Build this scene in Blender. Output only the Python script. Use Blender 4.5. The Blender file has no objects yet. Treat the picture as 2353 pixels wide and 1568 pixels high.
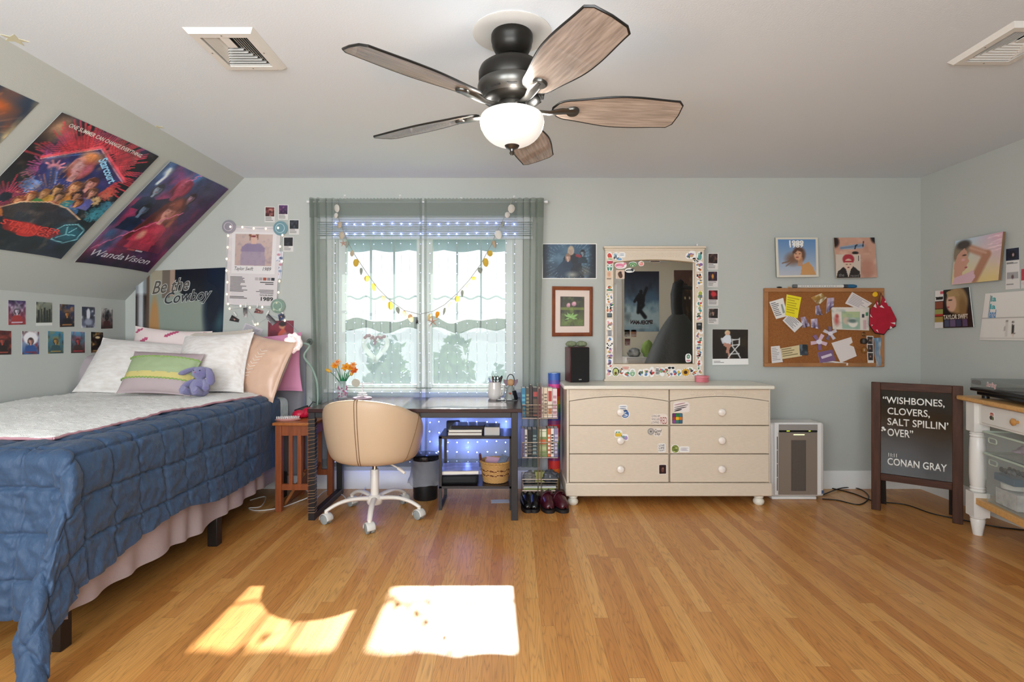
import bpy, bmesh, math, random
import numpy as np
from mathutils import Vector, Matrix, Euler, noise as mnoise

SC = bpy.context.scene
COL = SC.collection
R = math.radians
PI = math.pi
# ------------------------------------------------------------------ camera
F, CX, CY, HC = 1252.0, 1177.0, 765.0, 1.2      # focal length and principal point in pixels of the 2353 x 1568 frame
cam_data = bpy.data.cameras.new('camera')
cam_data.sensor_fit = 'HORIZONTAL'
cam_data.sensor_width = 36.0
cam_data.lens = F / 2353 * 36
cam_data.shift_y = (CY - 784) / 2353
cam_data.clip_start = 0.05
cam = bpy.data.objects.new('camera', cam_data)
cam.location = (0, 0, HC)
cam.rotation_euler = (R(90), 0, 0)
COL.objects.link(cam)
SC.camera = cam
SC.view_settings.view_transform = 'Standard'
SC.view_settings.look = 'None'
SC.view_settings.gamma = 1
SC.view_settings.use_curve_mapping = False
SC.view_settings.exposure = 0.64
SC.cycles.max_bounces = 10
SC.cycles.transparent_max_bounces = 24
SC.cycles.sample_clamp_indirect = 6
# ------------------------------------------------------------------ world and lights
world = bpy.data.worlds.new('world')
SC.world = world
world.use_nodes = True
nt = world.node_tree
bg = nt.nodes['Background']
sky = nt.nodes.new('ShaderNodeTexSky')
sky.sky_type = 'NISHITA'
sky.sun_disc = False
sky.sun_elevation = R(39)
sky.sun_rotation = R(0)
sky.air_density = 1.0
sky.dust_density = 3.0
mixw = nt.nodes.new('ShaderNodeMix')
mixw.data_type = 'RGBA'
mixw.inputs[0].default_value = 0.7
mixw.inputs[7].default_value = (12, 12.4, 13, 1)
nt.links.new(sky.outputs[0], mixw.inputs[6])
nt.links.new(mixw.outputs[2], bg.inputs[0])
bg.inputs[1].default_value = 0.1

def light(name, kind, loc, rot, energy, color=(1, 1, 1), **kw):
    d = bpy.data.lights.new(name, kind)
    d.energy = energy
    d.color = color
    for k, v in kw.items():
        setattr(d, k, v)
    o = bpy.data.objects.new(name, d)
    o.location = loc
    o.rotation_euler = rot
    COL.objects.link(o)
    return o

SUN_EL = math.atan(0.80)
sun = light('sun', 'SUN', (0, 8, 6), (0, 0, 0), 20.0, (1.0, 0.955, 0.88), angle=R(0.9))
sun.rotation_euler = Vector((0.03, -1, -0.80)).to_track_quat('-Z', 'Y').to_euler()
# added fill lamps behind the camera, tilted up to brighten room and ceiling
light('window_daylight', 'AREA', (-1.55, -0.93, 1.45), (R(119), 0, 0), 56, (0.92, 0.97, 1.0), shape='RECTANGLE', size=1.3, size_y=1.5)
light('window_daylight', 'AREA', (0.0, -0.93, 1.45), (R(119), 0, 0), 56, (0.94, 0.97, 1.0), shape='RECTANGLE', size=1.3, size_y=1.5)


# ------------------------------------------------------------------ helpers
def P(px, py, d):
    return Vector(((px - CX) * d / F, d, HC - (py - CY) * d / F))
def X(px, d): return (px - CX) * d / F
def Z(py, d): return HC - (py - CY) * d / F
def onplane(px, py, p0, n):
    r = Vector(((px - CX) / F, 1, -(py - CY) / F))
    o = Vector((0, 0, HC))
    return o + r * ((Vector(p0) - o).dot(n) / r.dot(n))
def lin(c):
    if isinstance(c, str):
        c = c.lstrip('#')
        c = [int(c[i:i + 2], 16) / 255 for i in (0, 2, 4)]
    return tuple(x / 12.92 if x <= 0.04045 else ((x + 0.055) / 1.055) ** 2.4 for x in c[:3])
def srgb(h):
    h = h.lstrip('#')
    return np.array([int(h[i:i + 2], 16) / 255 for i in (0, 2, 4)])
def smooth(a, b, x):
    t = min(1, max(0, (x - a) / (b - a)))
    return t * t * (3 - 2 * t)
def nz(x, y=0.0, z=0.0):
    return mnoise.noise(Vector((x, y, z)))

_mats = {}
def mat(name, col='#ffffff', rough=0.5, metal=0.0, emit=0.0, emit_col=None, alpha=1.0, spec=0.5, sheen=0.0, coat=0.0,
        var=0.0, vscale=8.0, vstretch=(1, 1, 1), bump=0.0, bscale=60.0, bstretch=(1, 1, 1), vcol=False, trans=0.0, sss=0.0, col2=None):
    if name in _mats:
        return _mats[name]
    m = bpy.data.materials.new(name)
    m.use_nodes = True
    t = m.node_tree
    b = t.nodes['Principled BSDF']
    c = lin(col)
    b.inputs['Base Color'].default_value = (*c, 1)
    b.inputs['Roughness'].default_value = rough
    b.inputs['Metallic'].default_value = metal
    b.inputs['Specular IOR Level'].default_value = spec
    b.inputs['Alpha'].default_value = alpha
    b.inputs['Coat Weight'].default_value = coat
    b.inputs['Sheen Weight'].default_value = sheen
    b.inputs['Transmission Weight'].default_value = trans
    if emit:
        b.inputs['Emission Color'].default_value = (*lin(emit_col or col), 1)
        b.inputs['Emission Strength'].default_value = emit
    def coords(stretch):
        tc = t.nodes.new('ShaderNodeTexCoord')
        mp = t.nodes.new('ShaderNodeMapping')
        mp.inputs['Scale'].default_value = stretch
        t.links.new(tc.outputs['Object'], mp.inputs[0])
        return mp.outputs[0]
    if vcol:
        a = t.nodes.new('ShaderNodeVertexColor')
        a.layer_name = 'Col'
        t.links.new(a.outputs[0], b.inputs['Base Color'])
    if var or col2:
        n = t.nodes.new('ShaderNodeTexNoise')
        n.inputs['Scale'].default_value = vscale
        n.inputs['Detail'].default_value = 5
        t.links.new(coords(vstretch), n.inputs['Vector'])
        mx = t.nodes.new('ShaderNodeMix')
        mx.data_type = 'RGBA'
        rmp = t.nodes.new('ShaderNodeMapRange')
        rmp.inputs[1].default_value = 0.3
        rmp.inputs[2].default_value = 0.7
        t.links.new(n.outputs[0], rmp.inputs[0])
        t.links.new(rmp.outputs[0], mx.inputs[0])
        c2 = lin(col2) if col2 else [x * (1 - var) for x in c]
        mx.inputs[6].default_value = (*[min(1, x * (1 + (0 if col2 else var))) for x in c], 1)
        mx.inputs[7].default_value = (*c2, 1)
        t.links.new(mx.outputs[2], b.inputs['Base Color'])
    if bump:
        n = t.nodes.new('ShaderNodeTexNoise')
        n.inputs['Scale'].default_value = bscale
        n.inputs['Detail'].default_value = 4
        t.links.new(coords(bstretch), n.inputs['Vector'])
        bp = t.nodes.new('ShaderNodeBump')
        bp.inputs['Strength'].default_value = bump
        bp.inputs['Distance'].default_value = 0.01
        t.links.new(n.outputs[0], bp.inputs['Height'])
        t.links.new(bp.outputs[0], b.inputs['Normal'])
    _mats[name] = m
    return m

def sheer(name, col, open_=0.6, trans=0.6):
    """a see-through weave: part of the light passes straight, the rest is scattered by the threads"""
    if name in _mats:
        return _mats[name]
    m = bpy.data.materials.new(name)
    m.use_nodes = True
    t = m.node_tree
    out = t.nodes['Material Output']
    t.nodes.remove(t.nodes['Principled BSDF'])
    tp = t.nodes.new('ShaderNodeBsdfTransparent')
    df = t.nodes.new('ShaderNodeBsdfDiffuse')
    tl = t.nodes.new('ShaderNodeBsdfTranslucent')
    for n in (df, tl):
        n.inputs[0].default_value = (*lin(col), 1)
    a = t.nodes.new('ShaderNodeMixShader')
    a.inputs[0].default_value = trans
    t.links.new(df.outputs[0], a.inputs[1])
    t.links.new(tl.outputs[0], a.inputs[2])
    b = t.nodes.new('ShaderNodeMixShader')
    b.inputs[0].default_value = open_
    t.links.new(a.outputs[0], b.inputs[1])
    t.links.new(tp.outputs[0], b.inputs[2])
    t.links.new(b.outputs[0], out.inputs[0])
    _mats[name] = m
    return m

def clear(name, col='#ffffff', rough=0.05, op=0.15):
    """thin clear glass or plastic"""
    if name in _mats:
        return _mats[name]
    m = bpy.data.materials.new(name)
    m.use_nodes = True
    t = m.node_tree
    out = t.nodes['Material Output']
    b = t.nodes['Principled BSDF']
    b.inputs['Base Color'].default_value = (*lin(col), 1)
    b.inputs['Roughness'].default_value = rough
    tp = t.nodes.new('ShaderNodeBsdfTransparent')
    tp.inputs[0].default_value = (*[0.5 + 0.5 * x for x in lin(col)], 1)
    a = t.nodes.new('ShaderNodeMixShader')
    a.inputs[0].default_value = op
    t.links.new(tp.outputs[0], a.inputs[1])
    t.links.new(b.outputs[0], a.inputs[2])
    t.links.new(a.outputs[0], out.inputs[0])
    _mats[name] = m
    return m

def world_m(o):
    m = o.matrix_basis.copy()
    return world_m(o.parent) @ m if o.parent else m

class MB:
    """collects shapes and links them as one mesh object"""
    def __init__(s):
        s.v, s.f, s.c = [], [], []
        s.k = None                                  # current face colour (sRGB hex) for vertex-coloured meshes
    def add(s, vs, fs, cols=None, M=None):
        o = len(s.v)
        s.v += [tuple(M @ Vector(v)) if M is not None else tuple(v) for v in vs]
        s.f += [tuple(i + o for i in f) for f in fs]
        if cols is None:
            s.c += [s.k] * len(fs)
        else:
            s.c += cols
        return s
    def box(s, x0, x1, y0, y1, z0, z1, M=None):
        v = [(x, y, z) for z in (z0, z1) for y in (y0, y1) for x in (x0, x1)]
        return s.add(v, [(0, 2, 3, 1), (4, 5, 7, 6), (0, 1, 5, 4), (2, 6, 7, 3), (0, 4, 6, 2), (1, 3, 7, 5)], M=M)
    def cbox(s, c, size, M=None):
        a = [(c[i] - size[i] / 2, c[i] + size[i] / 2) for i in range(3)]
        return s.box(*a[0], *a[1], *a[2], M=M)
    def prism(s, poly, t0, t1, M=None):
        """polygon in local XY, extruded along local Z from t0 to t1"""
        n = len(poly)
        v = [(p[0], p[1], t0) for p in poly] + [(p[0], p[1], t1) for p in poly]
        f = [tuple(range(n - 1, -1, -1)), tuple(range(n, 2 * n))]
        f += [(i, (i + 1) % n, n + (i + 1) % n, n + i) for i in range(n)]
        return s.add(v, f, M=M)
    def lathe(s, prof, n=24, M=None, a0=0, a1=2 * PI):
        """profile of (radius, height) around local Z"""
        full = abs(a1 - a0 - 2 * PI) < 1e-6
        m = n if full else n + 1
        v = []
        for r, z in prof:
            for i in range(m):
                a = a0 + (a1 - a0) * i / n
                v.append((r * math.cos(a), r * math.sin(a), z))
        f = []
        for j in range(len(prof) - 1):
            for i in range(n):
                i2 = (i + 1) % m if full else i + 1
                f.append((j * m + i, j * m + i2, (j + 1) * m + i2, (j + 1) * m + i))
        if full:
            if prof[0][0] > 1e-5:
                f.append(tuple(range(m - 1, -1, -1)))
            if prof[-1][0] > 1e-5:
                k = (len(prof) - 1) * m
                f.append(tuple(range(k, k + m)))
        return s.add(v, f, M=M)
    def tube(s, pts, r, n=8, closed=False, M=None, flat=1.0):
        pts = [Vector(p) for p in pts]
        k = len(pts)
        rr = r if isinstance(r, (list, tuple)) else [r] * k
        v, f = [], []
        up = None
        for i, p in enumerate(pts):
            a = pts[(i - 1) % k] if (closed or i > 0) else p
            b = pts[(i + 1) % k] if (closed or i < k - 1) else p
            t = (b - a).normalized()
            if up is None:
                up = Vector((0, 0, 1)) if abs(t.z) < 0.9 else Vector((1, 0, 0))
            up = (up - t * up.dot(t))
            if up.length < 1e-6:
                up = t.orthogonal()
            up.normalize()
            sd = t.cross(up)
            for j in range(n):
                g = 2 * PI * j / n
                v.append(p + (sd * math.cos(g) + up * math.sin(g) * flat) * rr[i])
        for i in range(k if closed else k - 1):
            i2 = (i + 1) % k
            for j in range(n):
                f.append((i * n + j, i * n + (j + 1) % n, i2 * n + (j + 1) % n, i2 * n + j))
        if not closed:
            f.append(tuple(range(n - 1, -1, -1)))
            f.append(tuple(range((k - 1) * n, k * n)))
        return s.add(v, f, M=M)
    def cyl(s, a, b, r, r2=None, n=16, M=None):
        return s.tube([a, b], [r, r if r2 is None else r2], n, M=M)
    def ball(s, c, r, nu=14, nv=9, M=None):
        r = (r, r, r) if isinstance(r, (int, float)) else r
        v = [(c[0], c[1], c[2] - r[2])]
        for j in range(1, nv):
            b = -PI / 2 + PI * j / nv
            for i in range(nu):
                a = 2 * PI * i / nu
                v.append((c[0] + r[0] * math.cos(a) * math.cos(b), c[1] + r[1] * math.sin(a) * math.cos(b), c[2] + r[2] * math.sin(b)))
        v.append((c[0], c[1], c[2] + r[2]))
        f = [(0, 1 + (i + 1) % nu, 1 + i) for i in range(nu)]
        for j in range(nv - 2):
            for i in range(nu):
                a = 1 + j * nu
                f.append((a + i, a + (i + 1) % nu, a + nu + (i + 1) % nu, a + nu + i))
        a = 1 + (nv - 2) * nu
        f += [(a + i, a + (i + 1) % nu, len(v) - 1) for i in range(nu)]
        return s.add(v, f, M=M)
    def grid(s, fn, nu, nv, closed_u=False, M=None, colfn=None):
        """fn(u, v) with u, v in 0..1"""
        mu = nu if closed_u else nu + 1
        v = [fn(i / nu, j / nv) for j in range(nv + 1) for i in range(mu)]
        f, c = [], []
        for j in range(nv):
            for i in range(nu):
                i2 = (i + 1) % mu
                f.append((j * mu + i, j * mu + i2, (j + 1) * mu + i2, (j + 1) * mu + i))
                c.append(colfn((i + .5) / nu, (j + .5) / nv) if colfn else s.k)
        return s.add(v, f, c, M=M)
    def picture(s, pic, fn):
        """a printed sheet: the colours of pic at the vertices of a grid fn(u, v), v downwards"""
        h, w = pic.shape[:2]
        vs = [fn(i / (w - 1), j / (h - 1)) for j in range(h) for i in range(w)]
        fs, cs = [], []
        for j in range(h - 1):
            for i in range(w - 1):
                q = ((j + 1, i), (j + 1, i + 1), (j, i + 1), (j, i))
                fs.append(tuple(a * w + b for a, b in q))
                cs.append([tuple(pic[a, b]) for a, b in q])
        return s.add(vs, fs, cs)
    def build(s, name, m, parent=None, bevel=0.0, seg=2, sub=0, angle=40, local=False, solid=0.0, flat=False, orient=True):
        me = bpy.data.meshes.new(name)
        vs = s.v
        loc = None
        if not local:
            if parent is not None:
                I = world_m(parent).inverted()
                vs = [tuple(I @ Vector(v)) for v in vs]
            else:
                a = np.array(vs)
                loc = Vector(((a[:, 0].min() + a[:, 0].max()) / 2, (a[:, 1].min() + a[:, 1].max()) / 2, a[:, 2].min()))
                vs = [tuple(q) for q in (a - np.array(loc))]
        me.from_pydata(vs, [], s.f)
        if orient:
            bm = bmesh.new()
            bm.from_mesh(me)
            bmesh.ops.recalc_face_normals(bm, faces=bm.faces)
            bm.to_mesh(me)
            bm.free()
        if any(c is not None for c in s.c):
            ca = me.color_attributes.new('Col', 'FLOAT_COLOR', 'CORNER')
            buf = np.ones((len(me.loops), 4), dtype=np.float32)
            cache = {}
            # bmesh keeps vertex indices, faces and their order; loops may turn round, so colours go by vertex
            for p, c in zip(me.polygons, s.c):
                if c is None:
                    c = '#888888'
                if isinstance(c, list):
                    fv = s.f[p.index]
                    d = dict(zip(fv, c))
                    for li in p.loop_indices:
                        buf[li, :3] = lin(d[me.loops[li].vertex_index])
                else:
                    if c not in cache:
                        cache[c] = lin(c)
                    buf[p.loop_start:p.loop_start + p.loop_total, :3] = cache[c]
            ca.data.foreach_set('color', buf.ravel())
        if not flat:
            me.polygons.foreach_set('use_smooth', [True] * len(me.polygons))
            me.set_sharp_from_angle(angle=R(angle))
        for q in (m if isinstance(m, (list, tuple)) else [m]):
            me.materials.append(q)
        o = bpy.data.objects.new(name, me)
        COL.objects.link(o)
        if parent is not None:
            o.parent = parent
        elif loc is not None:
            o.location = loc
        if bevel:
            b = o.modifiers.new('bevel', 'BEVEL')
            b.width = bevel
            b.segments = seg
            b.limit_method = 'ANGLE'
            b.angle_limit = R(40)
        if solid:
            b = o.modifiers.new('solid', 'SOLIDIFY')
            b.thickness = solid
            b.offset = 0
        if sub:
            b = o.modifiers.new('sub', 'SUBSURF')
            b.levels = b.render_levels = sub
        return o

def tag(o, label=None, cat=None, group=None, kind=None):
    for k, v in (('label', label), ('category', cat), ('group', group), ('kind', kind)):
        if v:
            o[k] = v
    return o
def thing(name, label, cat, loc=(0, 0, 0), rz=0.0, group=None):
    o = bpy.data.objects.new(name, None)
    o.empty_display_size = 0.05
    COL.objects.link(o)
    o.location = loc
    o.rotation_euler = (0, 0, rz)
    return tag(o, label, cat, group)
def copy_tree(o, parent=None):
    c = o.copy()
    COL.objects.link(c)
    if parent is not None:
        c.parent = parent
    for ch in [q for q in o.children]:
        copy_tree(ch, c)
    return c
def frame_m(o, x, y, z=None):
    """matrix with given origin and x, y axes"""
    x = Vector(x).normalized()
    y = Vector(y)
    y = (y - x * y.dot(x)).normalized()
    z = x.cross(y)
    return Matrix(((x.x, y.x, z.x, o[0]), (x.y, y.y, z.y, o[1]), (x.z, y.z, z.z, o[2]), (0, 0, 0, 1)))
def TR(x, y, z, rx=0, ry=0, rz=0):
    return Matrix.Translation((x, y, z)) @ Euler((R(rx), R(ry), R(rz)), 'XYZ').to_matrix().to_4x4()

# ------------------------------------------------------------------ lettering
_tcache = {}
def glyphs(s, bold=0.0, shear=0.0, spacing=1.0, res=3):
    key = (s, bold, shear, spacing, res)
    if key not in _tcache:
        cu = bpy.data.curves.new('t', 'FONT')
        cu.body = s
        cu.offset = bold
        cu.shear = shear
        cu.space_character = spacing
        cu.resolution_u = res
        cu.fill_mode = 'FRONT'
        ob = bpy.data.objects.new('t', cu)
        COL.objects.link(ob)
        me = ob.to_mesh()
        v = [tuple(q.co) for q in me.vertices]
        f = [tuple(p.vertices) for p in me.polygons]
        ob.to_mesh_clear()
        bpy.data.objects.remove(ob)
        bpy.data.curves.remove(cu)
        xs = [q[0] for q in v] or [0, 1]
        ys = [q[1] for q in v] or [0, 1]
        _tcache[key] = (v, f, min(xs), max(xs), min(ys), max(ys))
    return _tcache[key]
def lettering(mb, s, fn, box, color, off=0.0008, align='c', **kw):
    """text fitted in box (u0, v0, u1, v1) of the sheet fn(u, v, off); v downwards"""
    v, f, x0, x1, y0, y1 = glyphs(s, **kw)
    u0, v0, u1, v1 = box
    vs = []
    for q in v:
        a = (q[0] - x0) / max(1e-6, x1 - x0)
        b = (q[1] - y0) / max(1e-6, y1 - y0)
        vs.append(fn(u0 + (u1 - u0) * a, v1 + (v0 - v1) * b, off))
    mb.add(vs, f, [color] * len(f))

# ------------------------------------------------------------------ printed pictures (small numpy paintings, used as vertex colours)
class Pic:
    def __init__(s, w, h, top='#202830', bot=None, seed=1):
        s.w, s.h = w, h
        s.a = np.zeros((h, w, 3))
        s.y, s.x = np.mgrid[0:h, 0:w].astype(float)
        s.x = s.x / (w - 1)
        s.y = s.y / (h - 1)
        s.asp = h / w
        s.rng = np.random.RandomState(seed)
        t, b = srgb(top), srgb(bot or top)
        s.a[:] = t + (b - t) * s.y[..., None]
    def noise(s, n=6, octs=3):
        out = np.zeros((s.h, s.w))
        amp = 1.0
        for _ in range(octs):
            g = s.rng.rand(n + 2, n + 2)
            xx, yy = s.x * n, s.y * n
            i, j = np.clip(xx.astype(int), 0, n), np.clip(yy.astype(int), 0, n)
            fx, fy = xx - i, yy - j
            fx, fy = fx * fx * (3 - 2 * fx), fy * fy * (3 - 2 * fy)
            out += amp * ((g[j, i] * (1 - fx) + g[j, i + 1] * fx) * (1 - fy) + (g[j + 1, i] * (1 - fx) + g[j + 1, i + 1] * fx) * fy)
            amp *= 0.5
            n *= 2
        return out / (2 - 0.5 ** (octs - 1))
    def put(s, m, c):
        m = np.clip(m, 0, 1)[..., None]
        c = srgb(c) if isinstance(c, str) else c
        s.a = s.a * (1 - m) + c * m
        return s
    def cloud(s, c, n=4, lo=0.5, hi=0.8, k=1.0):
        return s.put(k * (s.noise(n) - lo) / (hi - lo), c)
    def ell(s, cx, cy, rx, ry, c, soft=0.15, rot=0, k=1.0):
        dx, dy = s.x - cx, (s.y - cy) * s.asp
        if rot:
            r = R(rot)
            dx, dy = dx * math.cos(r) + dy * math.sin(r), -dx * math.sin(r) + dy * math.cos(r)
        d = np.sqrt((dx / rx) ** 2 + (dy / (ry * s.asp)) ** 2)
        return s.put(k * (1 - d) / soft + 0.5 * k, c)
    def poly(s, pts, c, k=1.0, soft=0.012):
        d = np.full((s.h, s.w), 1e9)
        inside = np.zeros((s.h, s.w), bool)
        n = len(pts)
        for i in range(n):
            (x1, y1), (x2, y2) = pts[i], pts[(i + 1) % n]
            if y1 != y2:
                cr = ((s.y < y1) != (s.y < y2)) & (s.x < (x2 - x1) * (s.y - y1) / (y2 - y1) + x1)
                inside ^= cr
        return s.put(k * inside, c)
    def line(s, pts, c, w=0.012, k=1.0, soft=0.6):
        d = np.full((s.h, s.w), 9.0)
        for (x1, y1), (x2, y2) in zip(pts[:-1], pts[1:]):
            ax, ay = s.x - x1, (s.y - y1) * s.asp
            bx, by = x2 - x1, (y2 - y1) * s.asp
            t = np.clip((ax * bx + ay * by) / (bx * bx + by * by + 1e-9), 0, 1)
            d = np.minimum(d, np.hypot(ax - t * bx, ay - t * by))
        return s.put(k * (1 - d / w) / soft + 0.3 * k, c)
    def rays(s, cx, cy, r0, r1, n, c, w=0.012, k=1.0, a0=0, a1=360):
        for i in range(n):
            a = R(a0 + (a1 - a0) * (i + 0.35 * s.rng.rand()) / n)
            q0, q1 = r0 * (0.9 + .3 * s.rng.rand()), r1 * (0.7 + .4 * s.rng.rand())
            s.line([(cx + q0 * math.cos(a), cy + q0 * math.sin(a) / s.asp), (cx + q1 * math.cos(a), cy + q1 * math.sin(a) / s.asp)], c, w, k)
        return s
    def rect(s, x0, y0, x1, y1, c, k=1.0):
        return s.put(k * ((s.x >= x0) & (s.x <= x1) & (s.y >= y0) & (s.y <= y1)), c)
    def grain(s, k=.25, n=14):
        g = s.noise(n, 3) - .5
        h = s.rng.rand(s.h, s.w) - .5
        s.a = np.clip(s.a * (1 + k * 2.2 * g + k * .5 * h)[..., None], 0, 1)
        return s
    def lines(s, x0, y0, x1, y1, n, c, k=0.8, h=0.5):
        """rows of small illegible print"""
        st = (y1 - y0) / n
        for i in range(n):
            s.rect(x0, y0 + i * st, x0 + (x1 - x0) * (0.55 + .45 * s.rng.rand()), y0 + (i + h) * st, c, k)
        return s
    def person(s, cx, cy, sz, hair, skin, top, hs=1.0, face=True):
        """a generic bust: hair, face, neck and shoulders; sz is the head height as part of the width"""
        a = s.asp
        s.ell(cx, cy + .12 * sz / a, .50 * sz, .66 * sz * hs / a, hair, .25)
        s.poly([(cx - .95 * sz, cy + 2.1 * sz / a), (cx - .8 * sz, cy + 1.05 * sz / a), (cx - .2 * sz, cy + .75 * sz / a),
                (cx + .2 * sz, cy + .75 * sz / a), (cx + .8 * sz, cy + 1.05 * sz / a), (cx + .95 * sz, cy + 2.1 * sz / a)], top)
        s.rect(cx - .14 * sz, cy + .4 * sz / a, cx + .14 * sz, cy + .85 * sz / a, skin)
        s.ell(cx, cy + .08 * sz / a, .33 * sz, .46 * sz / a, skin, .2)
        s.ell(cx + .2 * sz, cy + .12 * sz / a, .16 * sz, .4 * sz / a, srgb(hair) * .5 + srgb(skin) * .5, .9, k=.75)
        s.ell(cx - .1 * sz, cy - .12 * sz / a, .14 * sz, .1 * sz / a, srgb(skin) * .7 + .3, .9, k=.5)
        s.ell(cx, cy - .26 * sz / a, .34 * sz, .17 * sz / a, hair, .5)
        s.line([(cx - .5 * sz, cy + .5 * sz / a), (cx - .46 * sz, cy - .2 * sz / a), (cx - .2 * sz, cy - .5 * sz / a)], srgb(hair) * .5 + srgb(skin) * .5, .035 * sz, .7)
        if face:
            for q in (-1, 1):
                s.ell(cx + q * .13 * sz, cy, .06 * sz, .035 * sz / a, hair, .5, k=.8)
            s.ell(cx, cy + .3 * sz / a, .1 * sz, .035 * sz / a, '#9a3a40', .5, k=.7)
        return s

paper = None
def sheet(name, pts, pic, label=None, cat=None, parent=None, group=None, thick=0.0012, bow=0.0, edge='#e8e6e2', texts=(),
          rough=0.45, deco=None, curl=None, kind=None, margin=None, mcol='#f4f2ee'):
    """a flat printed thing: pts = four world corners TL, TR, BR, BL seen from the front"""
    TL, TRc, BR, BL = [Vector(p) for p in pts]
    n = (BL - TL).cross(TRc - TL).normalized()
    if n.dot(TL - Vector((0, 0, HC))) > 0:
        n = -n
    def fn(u, v, off=0.0):
        a = TL.lerp(TRc, u)
        b = BL.lerp(BR, u)
        q = a.lerp(b, v)
        bw = bow * 4 * v * (1 - v)
        if curl:
            bw += curl(u, v)
        return q + n * (bw + off)
    mb = MB()
    h, w = pic.a.shape[:2]
    if margin:
        # printed field inside a paper border
        mu, mv0, mv1 = margin
        mb.k = mcol
        mb.grid(lambda u, v: fn(u, v, thick), max(2, w // 6), max(2, h // 6), M=None)
        mb.picture(pic.a, lambda u, v: fn(mu + u * (1 - 2 * mu), mv0 + v * (1 - mv0 - mv1), thick + 0.0005))
    else:
        mb.picture(pic.a, lambda u, v: fn(u, v, thick))
    mb.k = edge
    m = 24 if (bow or curl) else 6
    mb.grid(lambda u, v: fn(1 - u, v, -.0004), m, m)
    for q in (0, 1):
        mb.grid(lambda u, v: fn(u, q, thick * v), m, 1)
        mb.grid(lambda u, v: fn(q, u, thick * v), m, 1)
    for t in texts:
        s, bx, c = t[:3]
        kw = t[3] if len(t) > 3 else {}
        off = kw.pop('off', 0.0010)
        lettering(mb, s, fn, bx, c, thick + off, **kw)
    if deco:
        deco(mb, fn, thick)
    o = mb.build(name, mat('print_%d' % int(rough * 100), vcol=True, rough=rough), parent, orient=False, angle=60)
    if label:
        tag(o, label, cat, group)
    return o
def rect_on(px0, py0, px1, py1, d):
    return [P(px0, py0, d), P(px1, py0, d), P(px1, py1, d), P(px0, py1, d)]
def quad_on(c, p0, n):
    return [onplane(x, y, p0, n) for x, y in c]
# ================================================================== the room
XL, XR, YB, YR, ZC = -2.98, 3.15, 4.2, -1.0, 2.394
XS, ZK = -2.063, 1.45                      # slope meets ceiling at XS, knee wall top ZK
WALLC = '#bcbfb9'
m_wall = mat('wall_paint', WALLC, 0.75, bump=0.06, bscale=180, spec=0.25)
m_ceil = mat('ceiling_paint', '#dfe5eb', 0.85, bump=0.08, bscale=140, spec=0.2)
m_trim = mat('white_trim_paint', '#e9e9e6', 0.4)

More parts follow.
